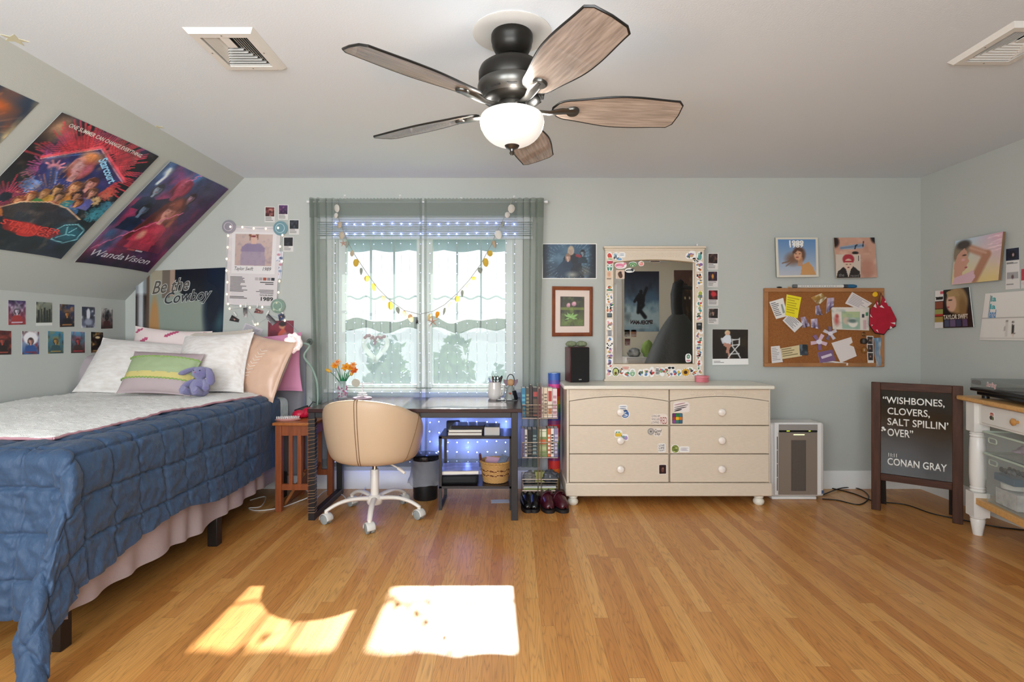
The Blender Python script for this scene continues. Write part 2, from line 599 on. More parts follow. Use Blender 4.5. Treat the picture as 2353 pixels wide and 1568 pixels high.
def floor_material():
    m = bpy.data.materials.new('oak_strip_floor')
    m.use_nodes = True
    t = m.node_tree
    b = t.nodes['Principled BSDF']
    N = t.nodes.new
    L = t.links.new
    def mth(op, a, bb=None, c=None):
        n = N('ShaderNodeMath')
        n.operation = op
        for i, q in enumerate((a, bb, c)):
            if q is None:
                continue
            if isinstance(q, (int, float)):
                n.inputs[i].default_value = q
            else:
                L(q, n.inputs[i])
        return n.outputs[0]
    geo = N('ShaderNodeNewGeometry')
    sp = N('ShaderNodeSeparateXYZ')
    L(geo.outputs['Position'], sp.inputs[0])
    x, y = sp.outputs[0], sp.outputs[1]
    W = 0.057
    rx = mth('DIVIDE', mth('ADD', x, 20.0), W)
    row = mth('FLOOR', rx)
    fx = mth('SUBTRACT', rx, row)
    wn = N('ShaderNodeTexWhiteNoise'); wn.noise_dimensions = '1D'
    L(row, wn.inputs['W'])
    ly = mth('DIVIDE', mth('ADD', mth('ADD', y, 20.0), mth('MULTIPLY', wn.outputs[0], 7.3)), 1.05)
    brd = mth('FLOOR', ly)
    fy = mth('SUBTRACT', ly, brd)
    cx = N('ShaderNodeCombineXYZ')
    L(row, cx.inputs[0]); L(brd, cx.inputs[1])
    wn2 = N('ShaderNodeTexWhiteNoise'); wn2.noise_dimensions = '2D'
    L(cx.outputs[0], wn2.inputs['Vector'])
    rnd = wn2.outputs[0]
    # grain: long noise plus cathedral rings, shifted board by board
    gv = N('ShaderNodeCombineXYZ')
    L(mth('ADD', mth('MULTIPLY', x, 15.0), mth('MULTIPLY', rnd, 50.0)), gv.inputs[0])
    L(mth('ADD', mth('MULTIPLY', y, 1.0), mth('MULTIPLY', rnd, 31.0)), gv.inputs[1])
    n1 = N('ShaderNodeTexNoise'); n1.inputs['Scale'].default_value = 1.0; n1.inputs['Detail'].default_value = 2
    L(gv.outputs[0], n1.inputs['Vector'])
    ring = mth('SINE', mth('MULTIPLY', n1.outputs[0], 60.0))
    ring = mth('POWER', mth('ABSOLUTE', ring), 0.45)
    fv = N('ShaderNodeCombineXYZ')
    L(mth('MULTIPLY', x, 420.0), fv.inputs[0]); L(mth('MULTIPLY', y, 9.0), fv.inputs[1]); L(rnd, fv.inputs[2])
    n2 = N('ShaderNodeTexNoise'); n2.inputs['Scale'].default_value = 1.0; n2.inputs['Detail'].default_value = 3
    L(fv.outputs[0], n2.inputs['Vector'])
    rp = N('ShaderNodeValToRGB')
    e = rp.color_ramp.elements
    e[0].position, e[0].color = 0.0, (*lin('#b4763a'), 1)
    e[1].position, e[1].color = 1.0, (*lin('#d29d5c'), 1)
    q = rp.color_ramp.elements.new(0.3); q.color = (*lin('#c08445'), 1)
    q = rp.color_ramp.elements.new(0.7); q.color = (*lin('#c98f4c'), 1)
    L(rnd, rp.inputs[0])
    gr = mth('ADD', mth('MULTIPLY', ring, 0.5), mth('MULTIPLY', n2.outputs[0], 0.7))
    mr = N('ShaderNodeMapRange')
    mr.inputs[1].default_value, mr.inputs[2].default_value, mr.inputs[3].default_value, mr.inputs[4].default_value = 0.2, 0.85, 0.55, 1.1
    L(gr, mr.inputs[0])
    gap = mth('MAXIMUM', mth('LESS_THAN', mth('MINIMUM', fx, mth('SUBTRACT', 1.0, fx)), 0.012), mth('LESS_THAN', fy, 0.0013))
    val = mth('MULTIPLY', mr.outputs[0], mth('SUBTRACT', 1.0, mth('MULTIPLY', gap, 0.45)))
    mx = N('ShaderNodeMix'); mx.data_type = 'RGBA'; mx.blend_type = 'MULTIPLY'
    mx.inputs[0].default_value = 1
    L(rp.outputs[0], mx.inputs[6])
    cc = N('ShaderNodeCombineColor')
    for i in range(3):
        L(val, cc.inputs[i])
    L(cc.outputs[0], mx.inputs[7])
    L(mx.outputs[2], b.inputs['Base Color'])
    b.inputs['Roughness'].default_value = 0.3
    b.inputs['Specular IOR Level'].default_value = 0.45
    bp = N('ShaderNodeBump'); bp.inputs['Strength'].default_value = 0.12; bp.inputs['Distance'].default_value = 0.002
    L(val, bp.inputs['Height'])
    L(bp.outputs[0], b.inputs['Normal'])
    return m

def struct(name, mb, m, parent=None, **kw):
    o = mb.build(name, m, parent, **kw)
    if parent is None:
        o['kind'] = 'structure'
    return o
struct('floor', MB().box(XL - .2, XR + .2, YR - .2, YB + .2, -0.1, 0), floor_material(), flat=True)
struct('ceiling', MB().box(XS - .02, XR + .2, YR - .2, YB + .2, ZC, ZC + .1), m_ceil, flat=True)
struct('wall_left', MB().box(XL - .12, XL, YR - .1, YB + .1, 0, ZK + .02), m_wall, flat=True)
sl = Vector((XS - XL, 0, ZC - ZK)).normalized()
sn = Vector((-sl.z, 0, sl.x))               # outward normal of the slope
SLOPE_N = Vector((sl.z, 0, -sl.x))          # into the room
a, b_ = Vector((XL, 0, ZK)) - sl * .05, Vector((XS, 0, ZC)) + sl * .05
struct('wall_left_slope', MB().prism([(a.x, a.z), (b_.x, b_.z), (b_.x + sn.x * .1, b_.z + sn.z * .1), (a.x + sn.x * .1, a.z + sn.z * .1)],
       -(YB + .1), -(YR - .1), M=Matrix(((1, 0, 0, 0), (0, 0, -1, 0), (0, 1, 0, 0), (0, 0, 0, 1)))), m_wall, flat=True)
struct('wall_right', MB().box(XR, XR + .12, YR - .1, YB + .1, 0, ZC + .02), m_wall, flat=True)
# back wall with the window opening
WX0, WX1, WZ0, WZ1 = -1.36, 0.02, 0.77, 2.03
mb = MB()
mb.box(XL - .15, WX0, YB, YB + .14, 0, ZC + .05).box(WX1, XR + .15, YB, YB + .14, 0, ZC + .05)
mb.box(WX0, WX1, YB, YB + .14, 0, WZ0).box(WX0, WX1, YB, YB + .14, WZ1, ZC + .05)
struct('wall_back', mb, m_wall, flat=True)
# rear wall: two made-up windows for the fill lamps and a door opening
mb = MB()
ADDED_WIN = [(-2.2, -0.9), (-0.65, 0.65)]
xs = [XL - .15, -2.2, -.9, -.65, .65, XR + .15]
for i in (0, 2, 4):
    mb.box(xs[i], xs[i + 1], YR - .14, YR, 0, ZC + .05)
for u0, u1 in ADDED_WIN:
    mb.box(u0, u1, YR - .14, YR, 0, .7).box(u0, u1, YR - .14, YR, 2.2, ZC + .05)
struct('wall_rear', mb, mat('wall_paint_rear', '#eee6d4', 0.75), flat=True)
m_pane = clear('window_pane_glass', '#f4fbff', 0.02, 0.06)
for i, (u0, u1) in enumerate(ADDED_WIN):
    fr = MB()
    for q0, q1, z0, z1 in ((u0, u0 + .06, .7, 2.2), (u1 - .06, u1, .7, 2.2), (u0 + .06, u1 - .06, .7, .76), (u0 + .06, u1 - .06, 2.14, 2.2), (u0 + .06, u1 - .06, 1.43, 1.48)):
        fr.box(q0, q1, YR - .1, YR - .03, z0, z1)
    w = struct('window_%d' % (i + 2), fr, m_trim)  # unseen window, added behind a fill lamp
    MB().box(u0 + .06, u1 - .06, YR - .07, YR - .065, .76, 2.14).build('window_pane', m_pane, w)
fr = MB()
for q0, q1, z0, z1 in ((.82, .92, 0, 2.12), (1.76, 1.86, 0, 2.12), (.92, 1.76, 2.03, 2.12)):
    fr.box(q0, q1, YR, YR + .025, z0, z1)
d1 = struct('door_1', fr, m_trim, bevel=.004)
mb = MB().box(.92, 1.76, YR + .001, YR + .012, 0, 2.03)
for q in (0, 1):
    for r_ in ((.15, .85), (1.0, 1.9)):
        mb.box(1.0 + q * .38, 1.3 + q * .38, YR + .012, YR + .018, *r_)
mb.build('door_leaf', m_trim, d1, bevel=.003)
MB().ball((1.68, YR + .06, .95), .028).cyl((1.68, YR + .01, .95), (1.68, YR + .05, .95), .012).build('door_knob', mat('brass', '#b08d4a', .3, 1), d1)
# baseboards
def base(name, x0, y0, x1, y1, nx, ny):
    v = Vector((x1 - x0, y1 - y0, 0))
    L_ = v.length
    M = frame_m((x0, y0, 0), (nx, ny, 0), (0, 0, 1))
    # local x = out from the wall, local y = up, local z = along
    prof = [(0.001, 0), (.016, 0), (.016, .105), (.012, .112), (.012, .122), (.006, .135), (0.001, .137)]
    s = M.to_3x3() @ Vector((0, 0, 1))
    sg = 1 if s.dot(v) > 0 else -1
    return struct(name, MB().prism(prof, 0, sg * L_, M=M), m_trim)
base('baseboard_back', XL, YB, XR, YB, 0, -1)
base('baseboard_right', XR, YR, XR, YB, -1, 0)
base('baseboard_left', XL, YR, XL, YB, 1, 0)

# ------------------------------------------------------------------ the window in the back wall
CAS = [(WX0 - .065, WX0, WZ0 - .03, WZ1 + .065), (WX1, WX1 + .065, WZ0 - .03, WZ1 + .065), (WX0, WX1, WZ1, WZ1 + .065)]
mb = MB()
for x0, x1, z0, z1 in CAS:
    mb.box(x0, x1, YB - .018, YB, z0, z1)
# jamb lining
mb.box(WX0, WX0 + .012, YB, YB + .12, WZ0, WZ1).box(WX1 - .012, WX1, YB, YB + .12, WZ0, WZ1)
mb.box(WX0, WX1, YB, YB + .12, WZ1 - .012, WZ1)
win = struct('window_1', mb, m_trim, bevel=.004)
MB().box(WX0 - .08, WX1 + .08, YB - .045, YB + .12, WZ0 - .03, WZ0).build('window_sill', m_trim, win, bevel=.006)
XM = X(977, 4.25)
SASH = [(WX0 + .012, XM), (XM, WX1 - .012)]
for x0, x1 in SASH:
    mb = MB()
    sw = .062
    for q in ((x0, x0 + sw, WZ0, WZ1), (x1 - sw, x1, WZ0, WZ1), (x0 + sw, x1 - sw, WZ0, WZ0 + .028), (x0 + sw, x1 - sw, WZ1 - .06, WZ1)):
        mb.box(q[0], q[1], YB + .03, YB + .075, q[2], q[3])
    s_ = mb.build('window_sash', mat('vinyl_sash', '#f1f2f2', .35), win, bevel=.004)
    MB().box(x0 + sw - .01, x1 - sw + .01, YB + .052, YB + .056, WZ0 + .02, WZ1 - .05).build('window_pane', m_pane, s_)
    mb = MB()
    wd = x1 - x0 - 2 * sw
    for k in (1, 2):
        xx = x0 + sw + wd * k / 3
        mb.box(xx - .007, xx + .007, YB + .062, YB + .072, 1.3, WZ1 - .05)
    mb.tube([(x0 + sw + wd * i / 24, YB + .067, 1.475 + .012 * math.sin(i * 1.1 + x0 * 4)) for i in range(25)], .008, 6)
    mb.build('window_grille', mat('grey_grille', '#a9b0b4', .5), s_)
mb = MB()
mb.box(XM - .006, XM + .006, YB + .012, YB + .03, 1.02, 1.12).build('sash_latch', m_trim, win)
# pleated blind drawn up under the window head
XB0, XB1 = X(733, YB), X(1224, YB)
bl = thing('window_blind', 'white slatted blind drawn up into a stack at the top of the window', 'blind', ((XB0 + XB1) / 2, YB - .03, 1.92))
MB().box(XB0, XB1, YB - .046, YB - .019, 2.045, 2.095).build('head_rail', mat('blind_white', '#dfe2e4', .5), bl, bevel=.003)
mb = MB()
for k in range(7):
    z = 1.945 + k * .0142
    mb.box(XB0 + .005, XB1 - .005, YB - .046 + .002 * (k % 2), YB - .020, z, z + .0095)
mb.build('slat_stack', mat('blind_slat', '#d3d8dd', .5), bl)
MB().box(XB0, XB1, YB - .045, YB - .021, 1.915, 1.938).build('bottom_rail', mat('blind_white'), bl, bevel=.003)

# scalloped cafe curtain behind the sashes, and the awning valance outside
def scallop(x, ph=0.0):
    return .018 * math.sin(x * 21 + ph) + .012 * math.sin(x * 9 + 1 + ph)
for i, (x0, x1) in enumerate(SASH):
    sw = .062
    a0, a1 = x0 + sw - .005, x1 - sw + .005
    m_cafe = sheer('cafe_voile', '#98a3a9', 0.5, 0.15)
    mb = MB().grid(lambda u, v: (a0 + (a1 - a0) * u, YB + .024 + .004 * math.sin(u * 40), WZ0 + .02 + v * (1.235 - WZ0 - .02 + scallop(a0 + (a1 - a0) * u, i))), 48, 6)
    o = mb.build('cafe_curtain', m_cafe)
    tag(o, ['sheer white scalloped cafe curtain across the lower half of the left sash', 'sheer white scalloped cafe curtain across the lower half of the right sash'][i], 'curtain', 'cafe curtains in the window')
    mb = MB().grid(lambda u, v: (a0 + (a1 - a0) * u, YB + .021 + .004 * math.sin(u * 40), 1.225 + .075 * v * (1 + .25 * math.sin(u * 14 + i * 2)) + scallop(a0 + (a1 - a0) * u, i)), 48, 2)
    mb.build('hem_band', sheer('grey_hem', '#5f6769', 0.1, 0.03), o)
XA0, XA1 = X(700, 4.37), X(1260, 4.37)
mb = MB().grid(lambda u, v: (XA0 + (XA1 - XA0) * u, 4.37 + .003 * math.sin(u * 60), 2.2 - v * (.335 + .018 * abs(math.sin(u * 22)))), 160, 3)
aw = tag(mb.build('awning', mat('awning_canvas', '#8fa3ad', .8), solid=.002), 'blue grey awning with a scalloped edge hanging outside above the window', 'awning')
MB().grid(lambda u, v: (XA0 + (XA1 - XA0) * u, 4.37 - .025 * v, 2.2 + .05 * v), 2, 2).build('awning_top', mat('awning_canvas'), aw)
# ------------------------------------------------------------------ trees outside
def leaf_tree(loc, h, rad, n, seed, label, hexs):
    rng = random.Random(seed)
    t = thing('tree', label, 'tree', loc, 0, 'trees outside the window')
    MB().tube([(loc[0], loc[1], loc[2]), (loc[0] + .1, loc[1], loc[2] + h * .5), (loc[0], loc[1], loc[2] + h * .8)], [.12, .09, .03], 8).build('trunk', mat('bark', '#5b4a3c', .9), t)
    mb = MB()
    for _ in range(n):
        while True:
            p = Vector((rng.uniform(-1, 1), rng.uniform(-1, 1), rng.uniform(-1, 1)))
            if 0.35 < p.length < 1:
                break
        wob = 0.75 + .35 * nz(p.x * 2 + seed, p.y * 2, p.z * 2)
        c = Vector(loc) + Vector((p.x * rad * wob, p.y * rad * wob, h * .55 + p.z * h * .46 * wob))
        q = Matrix.Translation(c) @ Euler((rng.uniform(0, 6), rng.uniform(0, 6), rng.uniform(0, 6))).to_matrix().to_4x4()
        s_ = rng.uniform(.07, .13)
        mb.k = rng.choice(hexs)
        mb.add([(0, -s_, 0), (s_ * .6, 0, .02), (0, s_, 0), (-s_ * .6, 0, .02)], [(0, 1, 2, 3)], M=q)
    mb.build('foliage', mat('foliage', vcol=True, rough=.6), t, flat=True, orient=False)
G1 = ['#3f5a3a', '#4d6b40', '#6d8650', '#57764a']
G2 = ['#42604e', '#54745e', '#7c9a6a', '#4a6a58']
leaf_tree((-1.05, 9.0, -3.2), 4.7, .62, 2400, 3, 'green leafy tree seen through the left part of the right sash', G1)
leaf_tree((-2.43, 10.6, -3.2), 4.75, .68, 2200, 5, 'green leafy tree seen beside the middle post through the left sash', G2)
leaf_tree((-.2, 13.5, -3.2), 3.9, .8, 1500, 9, 'blue green tree farther outside seen through the right part of the right sash', G2)
tag(MB().box(-14, 14, 5, 30, -3.4, -3.205).build('lawn', mat('lawn_grass', '#6c8a58', .9, var=.3, vscale=4), flat=True), 'pale green lawn far below outside the window', 'lawn', kind='stuff')
# ================================================================== bed and what lies on it
BX0, BX1, BYF, BYH, BZ = -2.955, -1.625, 1.99, 4.07, 0.755
bed = thing('bed', 'grey upholstered bed with dark legs standing under the sloped wall', 'bed', (-2.3, 3.0, 0))
m_dark = mat('dark_wood', '#1c1512', .45)
m_uph = mat('grey_upholstery', '#8d8a90', .85, sheen=.3, bump=.25, bscale=400)
mb = MB()
mb.box(BX0, -1.575, 4.085, 4.19, .12, 1.10)
mb.build('headboard', m_uph, bed, bevel=.035, seg=4)
MB().box(BX0 + .03, BX1 - .085, BYF + .05, BYH, .17, .25).build('bed_frame', m_dark, bed, bevel=.004)
for x, y in ((-1.72, 2.07), (-1.68, 3.08), (-1.68, 3.98), (-2.9, 2.05), (-2.9, 3.98)):
    MB().cbox((x, y, .09), (.055, .055, .18)).build('leg', m_dark, bed, bevel=.004)
MB().box(BX0 + .01, BX1 - .08, BYF + .05, BYH, .25, .46).build('box_spring', mat('box_spring_cloth', '#cfc8bd', .9), bed, bevel=.02, seg=3)
mt = MB().box(BX0, BX1 - .03, BYF + .03, BYH, .46, BZ - .03).build('mattress', mat('printed_sheet', '#e9eeef', .8, col2='#c9dcd8', vscale=22), bed, bevel=.05, seg=4)

# ---- quilted comforter
QS = .165
def drop(o, r=.055, fl=.07):
    q = r * PI / 2
    if o <= 0:
        return 0.0, 0.0
    if o < q:
        return r * math.sin(o / r), r * (1 - math.cos(o / r))
    return r + fl * (o - q), r + (o - q) * .99
def comf_base(a, b):
    """a = metres beyond the right mattress edge (negative on top), b = metres beyond the foot edge"""
    r = .055
    ao, bo = max(0.0, a + r), max(0.0, b + r)
    x, y = min(a, -r) + BX1, BYF - min(b, -r)
    o = math.hypot(ao, bo)
    h, d = drop(o, .055, .07 - .06 * smooth(1.2, 1.6, -b))
    z = BZ + .012 - d
    if o > 0:
        th = math.atan2(bo, ao)
        cor = math.sin(2 * th) ** 2 if (ao > 0 and bo > 0) else 0
        h *= 1 + .5 * cor * min(1, o / .5)
        h *= 1 + .5 * cor
        x += math.cos(th) * h
        y -= math.sin(th) * h + .17 * cor * max(0, o - .05)
        x += .02 * cor * math.sin(o * 9)
    if z < .012:
        ex = .012 - z
        y -= ex * .35
        x += ex * .25
        z = .012 + .01 * math.sin(ex * 60)
    return Vector((x, y, z))
def comf(a, b):
    e = .004
    p = comf_base(a, b)
    n = (comf_base(a + e, b) - comf_base(a - e, b)).cross(comf_base(a, b - e) - comf_base(a, b + e))
    n = n.normalized() if n.length > 1e-12 else Vector((0, 0, 1))
    side = smooth(-.08, .12, max(a, b))
    wob = .012 * nz(a * 3, b * 3, 5)
    sa, sb = abs(math.sin(PI * (a + wob) / QS)), abs(math.sin(PI * (b + wob + .05) / QS))
    puff = .014 * (min(sa, 1) * min(sb, 1)) ** .45 - .004
    da, db = math.asin(min(1, sa)) * QS / PI, math.asin(min(1, sb)) * QS / PI
    puff -= .011 * (math.exp(-(da / .0055) ** 2) + math.exp(-(db / .0055) ** 2))
    # gathers that run across the stitching, strongest close to it
    gather = .009 * nz(a * 26, b * 7, 1) * (1 - sb) + .009 * nz(a * 7, b * 26, 2) * (1 - sa)
    wrk = (.011 * nz(a * 9 + b * 7, b * 11 - a * 6, 3) + .009 * nz(a * 22 - b * 15, b * 19 + a * 9, 4) + .0035 * nz(a * 50 + b * 30, b * 45 - a * 25, 6)) * (.25 + .75 * side)
    big = .018 * nz(b * 3.1, a * 1.2, 9) * side
    crd = smooth(.05, .4, min(a, b))
    kq = 1 - .7 * smooth(1.35, 1.62, -b) * smooth(-.05, .1, a)
    puff, gather, wrk, big = puff * kq, gather * kq, wrk * kq, big * kq
    fold = .035 * math.sin(math.atan2(max(b, 0) + .001, max(a, 0) + .001) * 7 + .8) * crd
    return p + n * (puff + gather + wrk + big + fold)
A0, A1, B0, B1 = BX0 - BX1 + .01, .50, -(3.82 - BYF), .63
def hem_a(b): return A1 - .01 + .03 * nz(b * 2.6, 0, 7) - .085 * math.exp(-((b + .6) / .4) ** 2) - .03 * smooth(-.7, -1.5, -abs(b))
def hem_b(a): return B1 - .06 + .03 * nz(a * 3, 3, 7)
mb = MB()
def cf(u, v):
    bb = B0 + (hem_b(A0 + (A1 - A0) * u) - B0) * v
    aa = A0 + (hem_a(bb) - A0) * u
    return comf(aa, bb)
mb.grid(cf, 300, 380)
o = mb.build('comforter', mat('blue_quilt_cotton', '#2d4664', .62, sheen=.08, var=.06, vscale=3, bump=.35, bscale=90, bstretch=(1, 1, .5)), angle=180)
tag(o, 'dark blue quilted comforter draped over the bed with one corner trailing on the floor', 'comforter')

# ---- fleece throw
def throw(u, v):
    y = 2.13 + (3.80 - 2.13) * v
    edge = -1.835 + .14 * smooth(2.9, 3.7, y) + .012 * nz(y * 7, 1, 0)
    x = BX0 + .015 + (edge - BX0 - .015) * u
    yy = y - (.05 * math.sin(u * 5) * (1 - v))
    rim = min(min(1 - u, v * 1.2, (1 - v) * 1.2) * 14, 1)
    z = BZ + .038 + .014 * (rim ** .5 - 1) + .010 * nz(x * 5, yy * 4, 0) + .004 * nz(x * 38, yy * 38, 0) + .0045 * nz(x * 85, yy * 85, 3)
    return (x, yy, z)
mb = MB().grid(throw, 150, 200)
o = mb.build('throw_blanket', mat('sherpa_fleece', '#f1eee8', .95, sheen=.5, bump=.6, bscale=260), angle=180, solid=.006)
tag(o, 'fluffy white sherpa throw spread on top of the blue comforter', 'blanket')
mb = MB().tube([throw(1, i / 60) for i in range(61)], .006, 6)
mb.tube([throw(i / 40, 0) for i in range(41)], .006, 6)
mb.build('trim', mat('rose_binding', '#b9888f', .8), o)

# ---- bed skirt
mb = MB()
def skirt_y(u, v):
    y = 3.95 + (1.97 - 3.95) * u
    return (-1.642 - .02 * smooth(3.2, 3.55, y) + .012 * math.sin(y * 33 + nz(y * 4) * 4) * v + .018 * nz(y * 5, 2) * v, y, .47 - v * (.31 + .02 * nz(y * 3, 8)))
mb.grid(skirt_y, 150, 8)
mb.grid(lambda u, v: (-1.642 + (-2.94 + 1.642) * u, 2.015 - .012 * math.sin(u * 40) * v, .44 - v * .30), 90, 8)
o = mb.build('bed_skirt', mat('skirt_cotton', '#a89a9c', .85, bump=.1, bscale=60), angle=180)
tag(o, 'dusty pink pleated bed skirt hanging below the blue comforter', 'bed skirt')

# ---- pillows
def pillow_shape(mb, w, h, t, M, n=26, ear=.06, pinch=.08, crease=.004, colfn=None, seed=0.0):
    def sf(sign):
        def fn(u, v):
            a, b = 2 * u - 1, 2 * v - 1
            th = max(0, (1 - abs(a) ** 2.4)) ** .55 * max(0, (1 - abs(b) ** 2.4)) ** .55
            x = a * w / 2 * (1 - pinch * (1 - b * b) * 0 - pinch * (1 - abs(b) ** 2) * (abs(a) ** 6))
            y = b * h / 2 * (1 - pinch * (1 - abs(a) ** 2) * (abs(b) ** 6))
            k = crease * (nz(x * 16 + seed, y * 16, 1) + .6 * nz(x * 34, y * 34 + seed, 2)) * (1 - max(abs(a), abs(b)) ** 8)
            return Vector((x, y, sign * (th * t / 2 + k)))
        return fn
    mb.grid(sf(1), n, n, M=M, colfn=colfn)
    mb.grid(lambda u, v: sf(-1)(1 - u, v), n, n, M=M, colfn=(lambda u, v: colfn(1 - u, v)) if colfn else None)
def lean(px, py, d, yaw=0, tilt=25, roll=0):
    c = P(px, py, d)
    y_, t_, r_ = R(yaw), R(tilt), R(roll)
    x = Vector((math.cos(y_), math.sin(y_), 0))
    y = Vector((-math.sin(y_) * math.sin(t_), math.cos(y_) * math.sin(t_), math.cos(t_)))
    x2 = x * math.cos(r_) + y * math.sin(r_)
    y2 = y * math.cos(r_) - x * math.sin(r_)
    return frame_m(c, x2, y2)
def pillow(name, label, m, px, py, d, w, h, t, yaw=0, tilt=25, roll=0, group=None, **kw):
    mb = MB()
    pillow_shape(mb, w, h, t, lean(px, py, d, yaw, tilt, roll), **kw)
    o = mb.build(name, m, angle=75)
    bm = bmesh.new(); bm.from_mesh(o.data)
    bmesh.ops.remove_doubles(bm, verts=bm.verts, dist=.0005)
    bm.to_mesh(o.data); bm.free()
    return tag(o, label, 'pillow', group or 'pillows on the bed')
def print_pillow(u, v):
    for cx_, cy_ in ((.2, .75), (.5, .88), (.8, .8), (.35, .5), (.68, .52), (.15, .3), (.5, .2), (.85, .3), (.55, .93), (.9, .93), (.08, .92)):
        a, b = u - cx_, (v - cy_) * .8
        a, b = a * .8 + b * .6, -a * .6 + b * .8
        if (a / .07) ** 2 + (b / .022) ** 2 < 1:
            return '#c4587c'
    return '#f0dfdb'
pillow('bed_pillow', 'white pillow with small pink prints, upright against the headboard behind the others', mat('printed_pillow', vcol=True, rough=.8), 385, 822, 3.99, .58, .44, .12, 0, 14, -4, colfn=print_pillow, n=40)
pillow('bed_pillow', 'beige fluffy pillow peeking out between the printed pillow and the white right one', mat('fluffy_beige', '#d8cbbb', .95, sheen=.6, bump=.9, bscale=120), 492, 824, 3.99, .54, .43, .14, 0, 14, 2)
pillow('bed_pillow', 'pink pillow lying flat against the headboard behind the satin one', mat('pink_cotton', '#d68fb0', .8), 618, 836, 4.02, .50, .44, .08, -2, 8, 4)
pillow('bed_pillow', 'pale pink pillow of which one corner shows left of the white ones', mat('pale_pink_cotton', '#e5cfca', .8), 296, 842, 3.96, .44, .36, .10, 14, 22, 8)
pillow('bed_pillow', 'mauve grey pillow at the far left against the knee wall', mat('mauve_grey_cotton', '#a89da0', .85, bump=.15, bscale=40), 246, 852, 3.86, .36, .30, .12, 30, 30, 14)
pillow('bed_pillow', 'peach satin pillow with embroidered sprig at the right side of the bed', mat('peach_satin', '#d9b49c', .34, sheen=.2, bump=.12, bscale=14), 598, 842, 3.80, .44, .44, .15, -16, 20, -10, crease=.010, ear=.1)
m_zeb = mat('zebra_plush', '#f3eeea', .85, col2='#e0d7d0', vscale=15, vstretch=(1, 5, 3), sheen=.3)
pillow('throw_pillow', 'large white pillow with tone on tone stripes at the left of the bed', m_zeb, 318, 846, 3.79, .68, .44, .19, 6, 34, -6)
pillow('throw_pillow', 'white pillow with tone on tone stripes behind the purple bunny', m_zeb, 490, 835, 3.74, .52, .44, .18, -6, 22, 3)
# striped cushion
def cush_col(u, v):
    e = v + .012 * math.sin(u * 30)
    if .28 < e < .43: return '#d3c47c'
    if .43 <= e < .80: return '#a5b68c'
    return '#b6a4a6'
c = pillow('throw_pillow', 'small mauve, green and yellow striped cushion in front of the white pillows', mat('striped_cushion', vcol=True, rough=.75), 372, 858, 3.54, .46, .31, .15, 4, 32, -3, colfn=cush_col, n=44)
M = lean(372, 858, 3.54, 4, 32, -3)
for vv in (.28, .80):
    mb = MB()
    pts = []
    for i in range(61):
        u = i / 60
        a, b = 2 * u - 1, 2 * vv - 1
        th = max(0, (1 - abs(a) ** 2.4)) ** .55 * max(0, (1 - abs(b) ** 2.4)) ** .55
        pts.append(M @ Vector((a * .46 / 2 * .985, b * .31 / 2 * .97 + .003 * math.sin(i * 2.1), th * .075 + .004)))
    mb.tube(pts, .0045, 6)
    mb.build('ruffle', mat('green_ruffle', '#8fae5f', .8), c)
# embroidered sprig on the satin pillow is part of its look: fine raised threads
sat = [o_ for o_ in COL.objects if o_.name.startswith('bed_pillow') and 'satin' in o_.get('label', '')][0]
M = lean(598, 842, 3.80, -16, 20, -10)
mb = MB()
for k in range(9):
    t0 = Vector((-.03 + .008 * k, -.10 + .024 * k, 0))
    for sgn in (-1, 1):
        t1 = t0 + Vector((sgn * .03 + .012, .014, 0))
        def on(q):
            a, b = q.x / .22, q.y / .22
            th = max(0, (1 - abs(a) ** 2.4)) ** .55 * max(0, (1 - abs(b) ** 2.4)) ** .55
            return M @ Vector((q.x, q.y, th * .075 + .008))
        mb.tube([on(t0.lerp(t1, i / 3)) for i in range(4)], .0022, 5)
mb.build('embroidery', mat('ivory_thread', '#f2e6da', .7), sat)

# ---- plush bunny, sitting
BP = P(455, 905, 3.40)
BP.z = BZ + .05
bn = thing('plush_bunny', 'purple plush bunny with long ears sitting against the striped cushion', 'plush toy', BP, R(-6))
m_bn = mat('lavender_plush', '#7f79ac', .95, sheen=.6, bump=.8, bscale=300)
BM = world_m(bn) @ TR(0, 0, 0, -14)
def bpart(name, fn, parent=bn, m=m_bn):
    mb = MB(); fn(mb)
    return mb.build(name, m, parent)
bpart('body', lambda q: q.lathe([(0, .0), (.035, .002), (.055, .02), (.058, .045), (.05, .075), (.036, .1), (.02, .112), (0, .115)], 18, M=BM))
hd = bpart('head', lambda q: (q.ball((0, -.012, .143), (.046, .043, .042), 18, 12, M=BM), q.ball((0, -.042, .133), (.024, .02, .018), M=BM)))
bpart('nose', lambda q: q.ball((0, -.062, .139), (.006, .004, .004), 8, 6, M=BM), hd, mat('pink_thread', '#b06a8c', .7))
for s_ in (-1, 1):
    bpart('eye', lambda q: q.ball((s_ * .02, -.047, .153), .0045, 8, 6, M=BM), hd, mat('black_bead', '#151515', .2))
bpart('ear', lambda q: q.tube([(-.02, .0, .175), (-.05, -.005, .172), (-.085, -.01, .158), (-.12, -.012, .142), (-.14, -.012, .135)], [.012, .02, .026, .027, .012], 10, M=BM, flat=.55))
bpart('ear', lambda q: q.tube([(.02, .0, .175), (.05, -.005, .162), (.068, -.01, .13), (.078, -.012, .09), (.08, -.012, .068)], [.012, .02, .026, .028, .012], 10, M=BM, flat=.8))
bpart('arm', lambda q: q.tube([(-.035, -.01, .095), (-.06, -.03, .07), (-.068, -.045, .045), (-.066, -.05, .032)], [.014, .019, .022, .012], 10, M=BM))
bpart('arm', lambda q: q.tube([(.035, -.01, .095), (.058, -.02, .07), (.066, -.03, .045), (.066, -.035, .03)], [.014, .019, .022, .012], 10, M=BM))
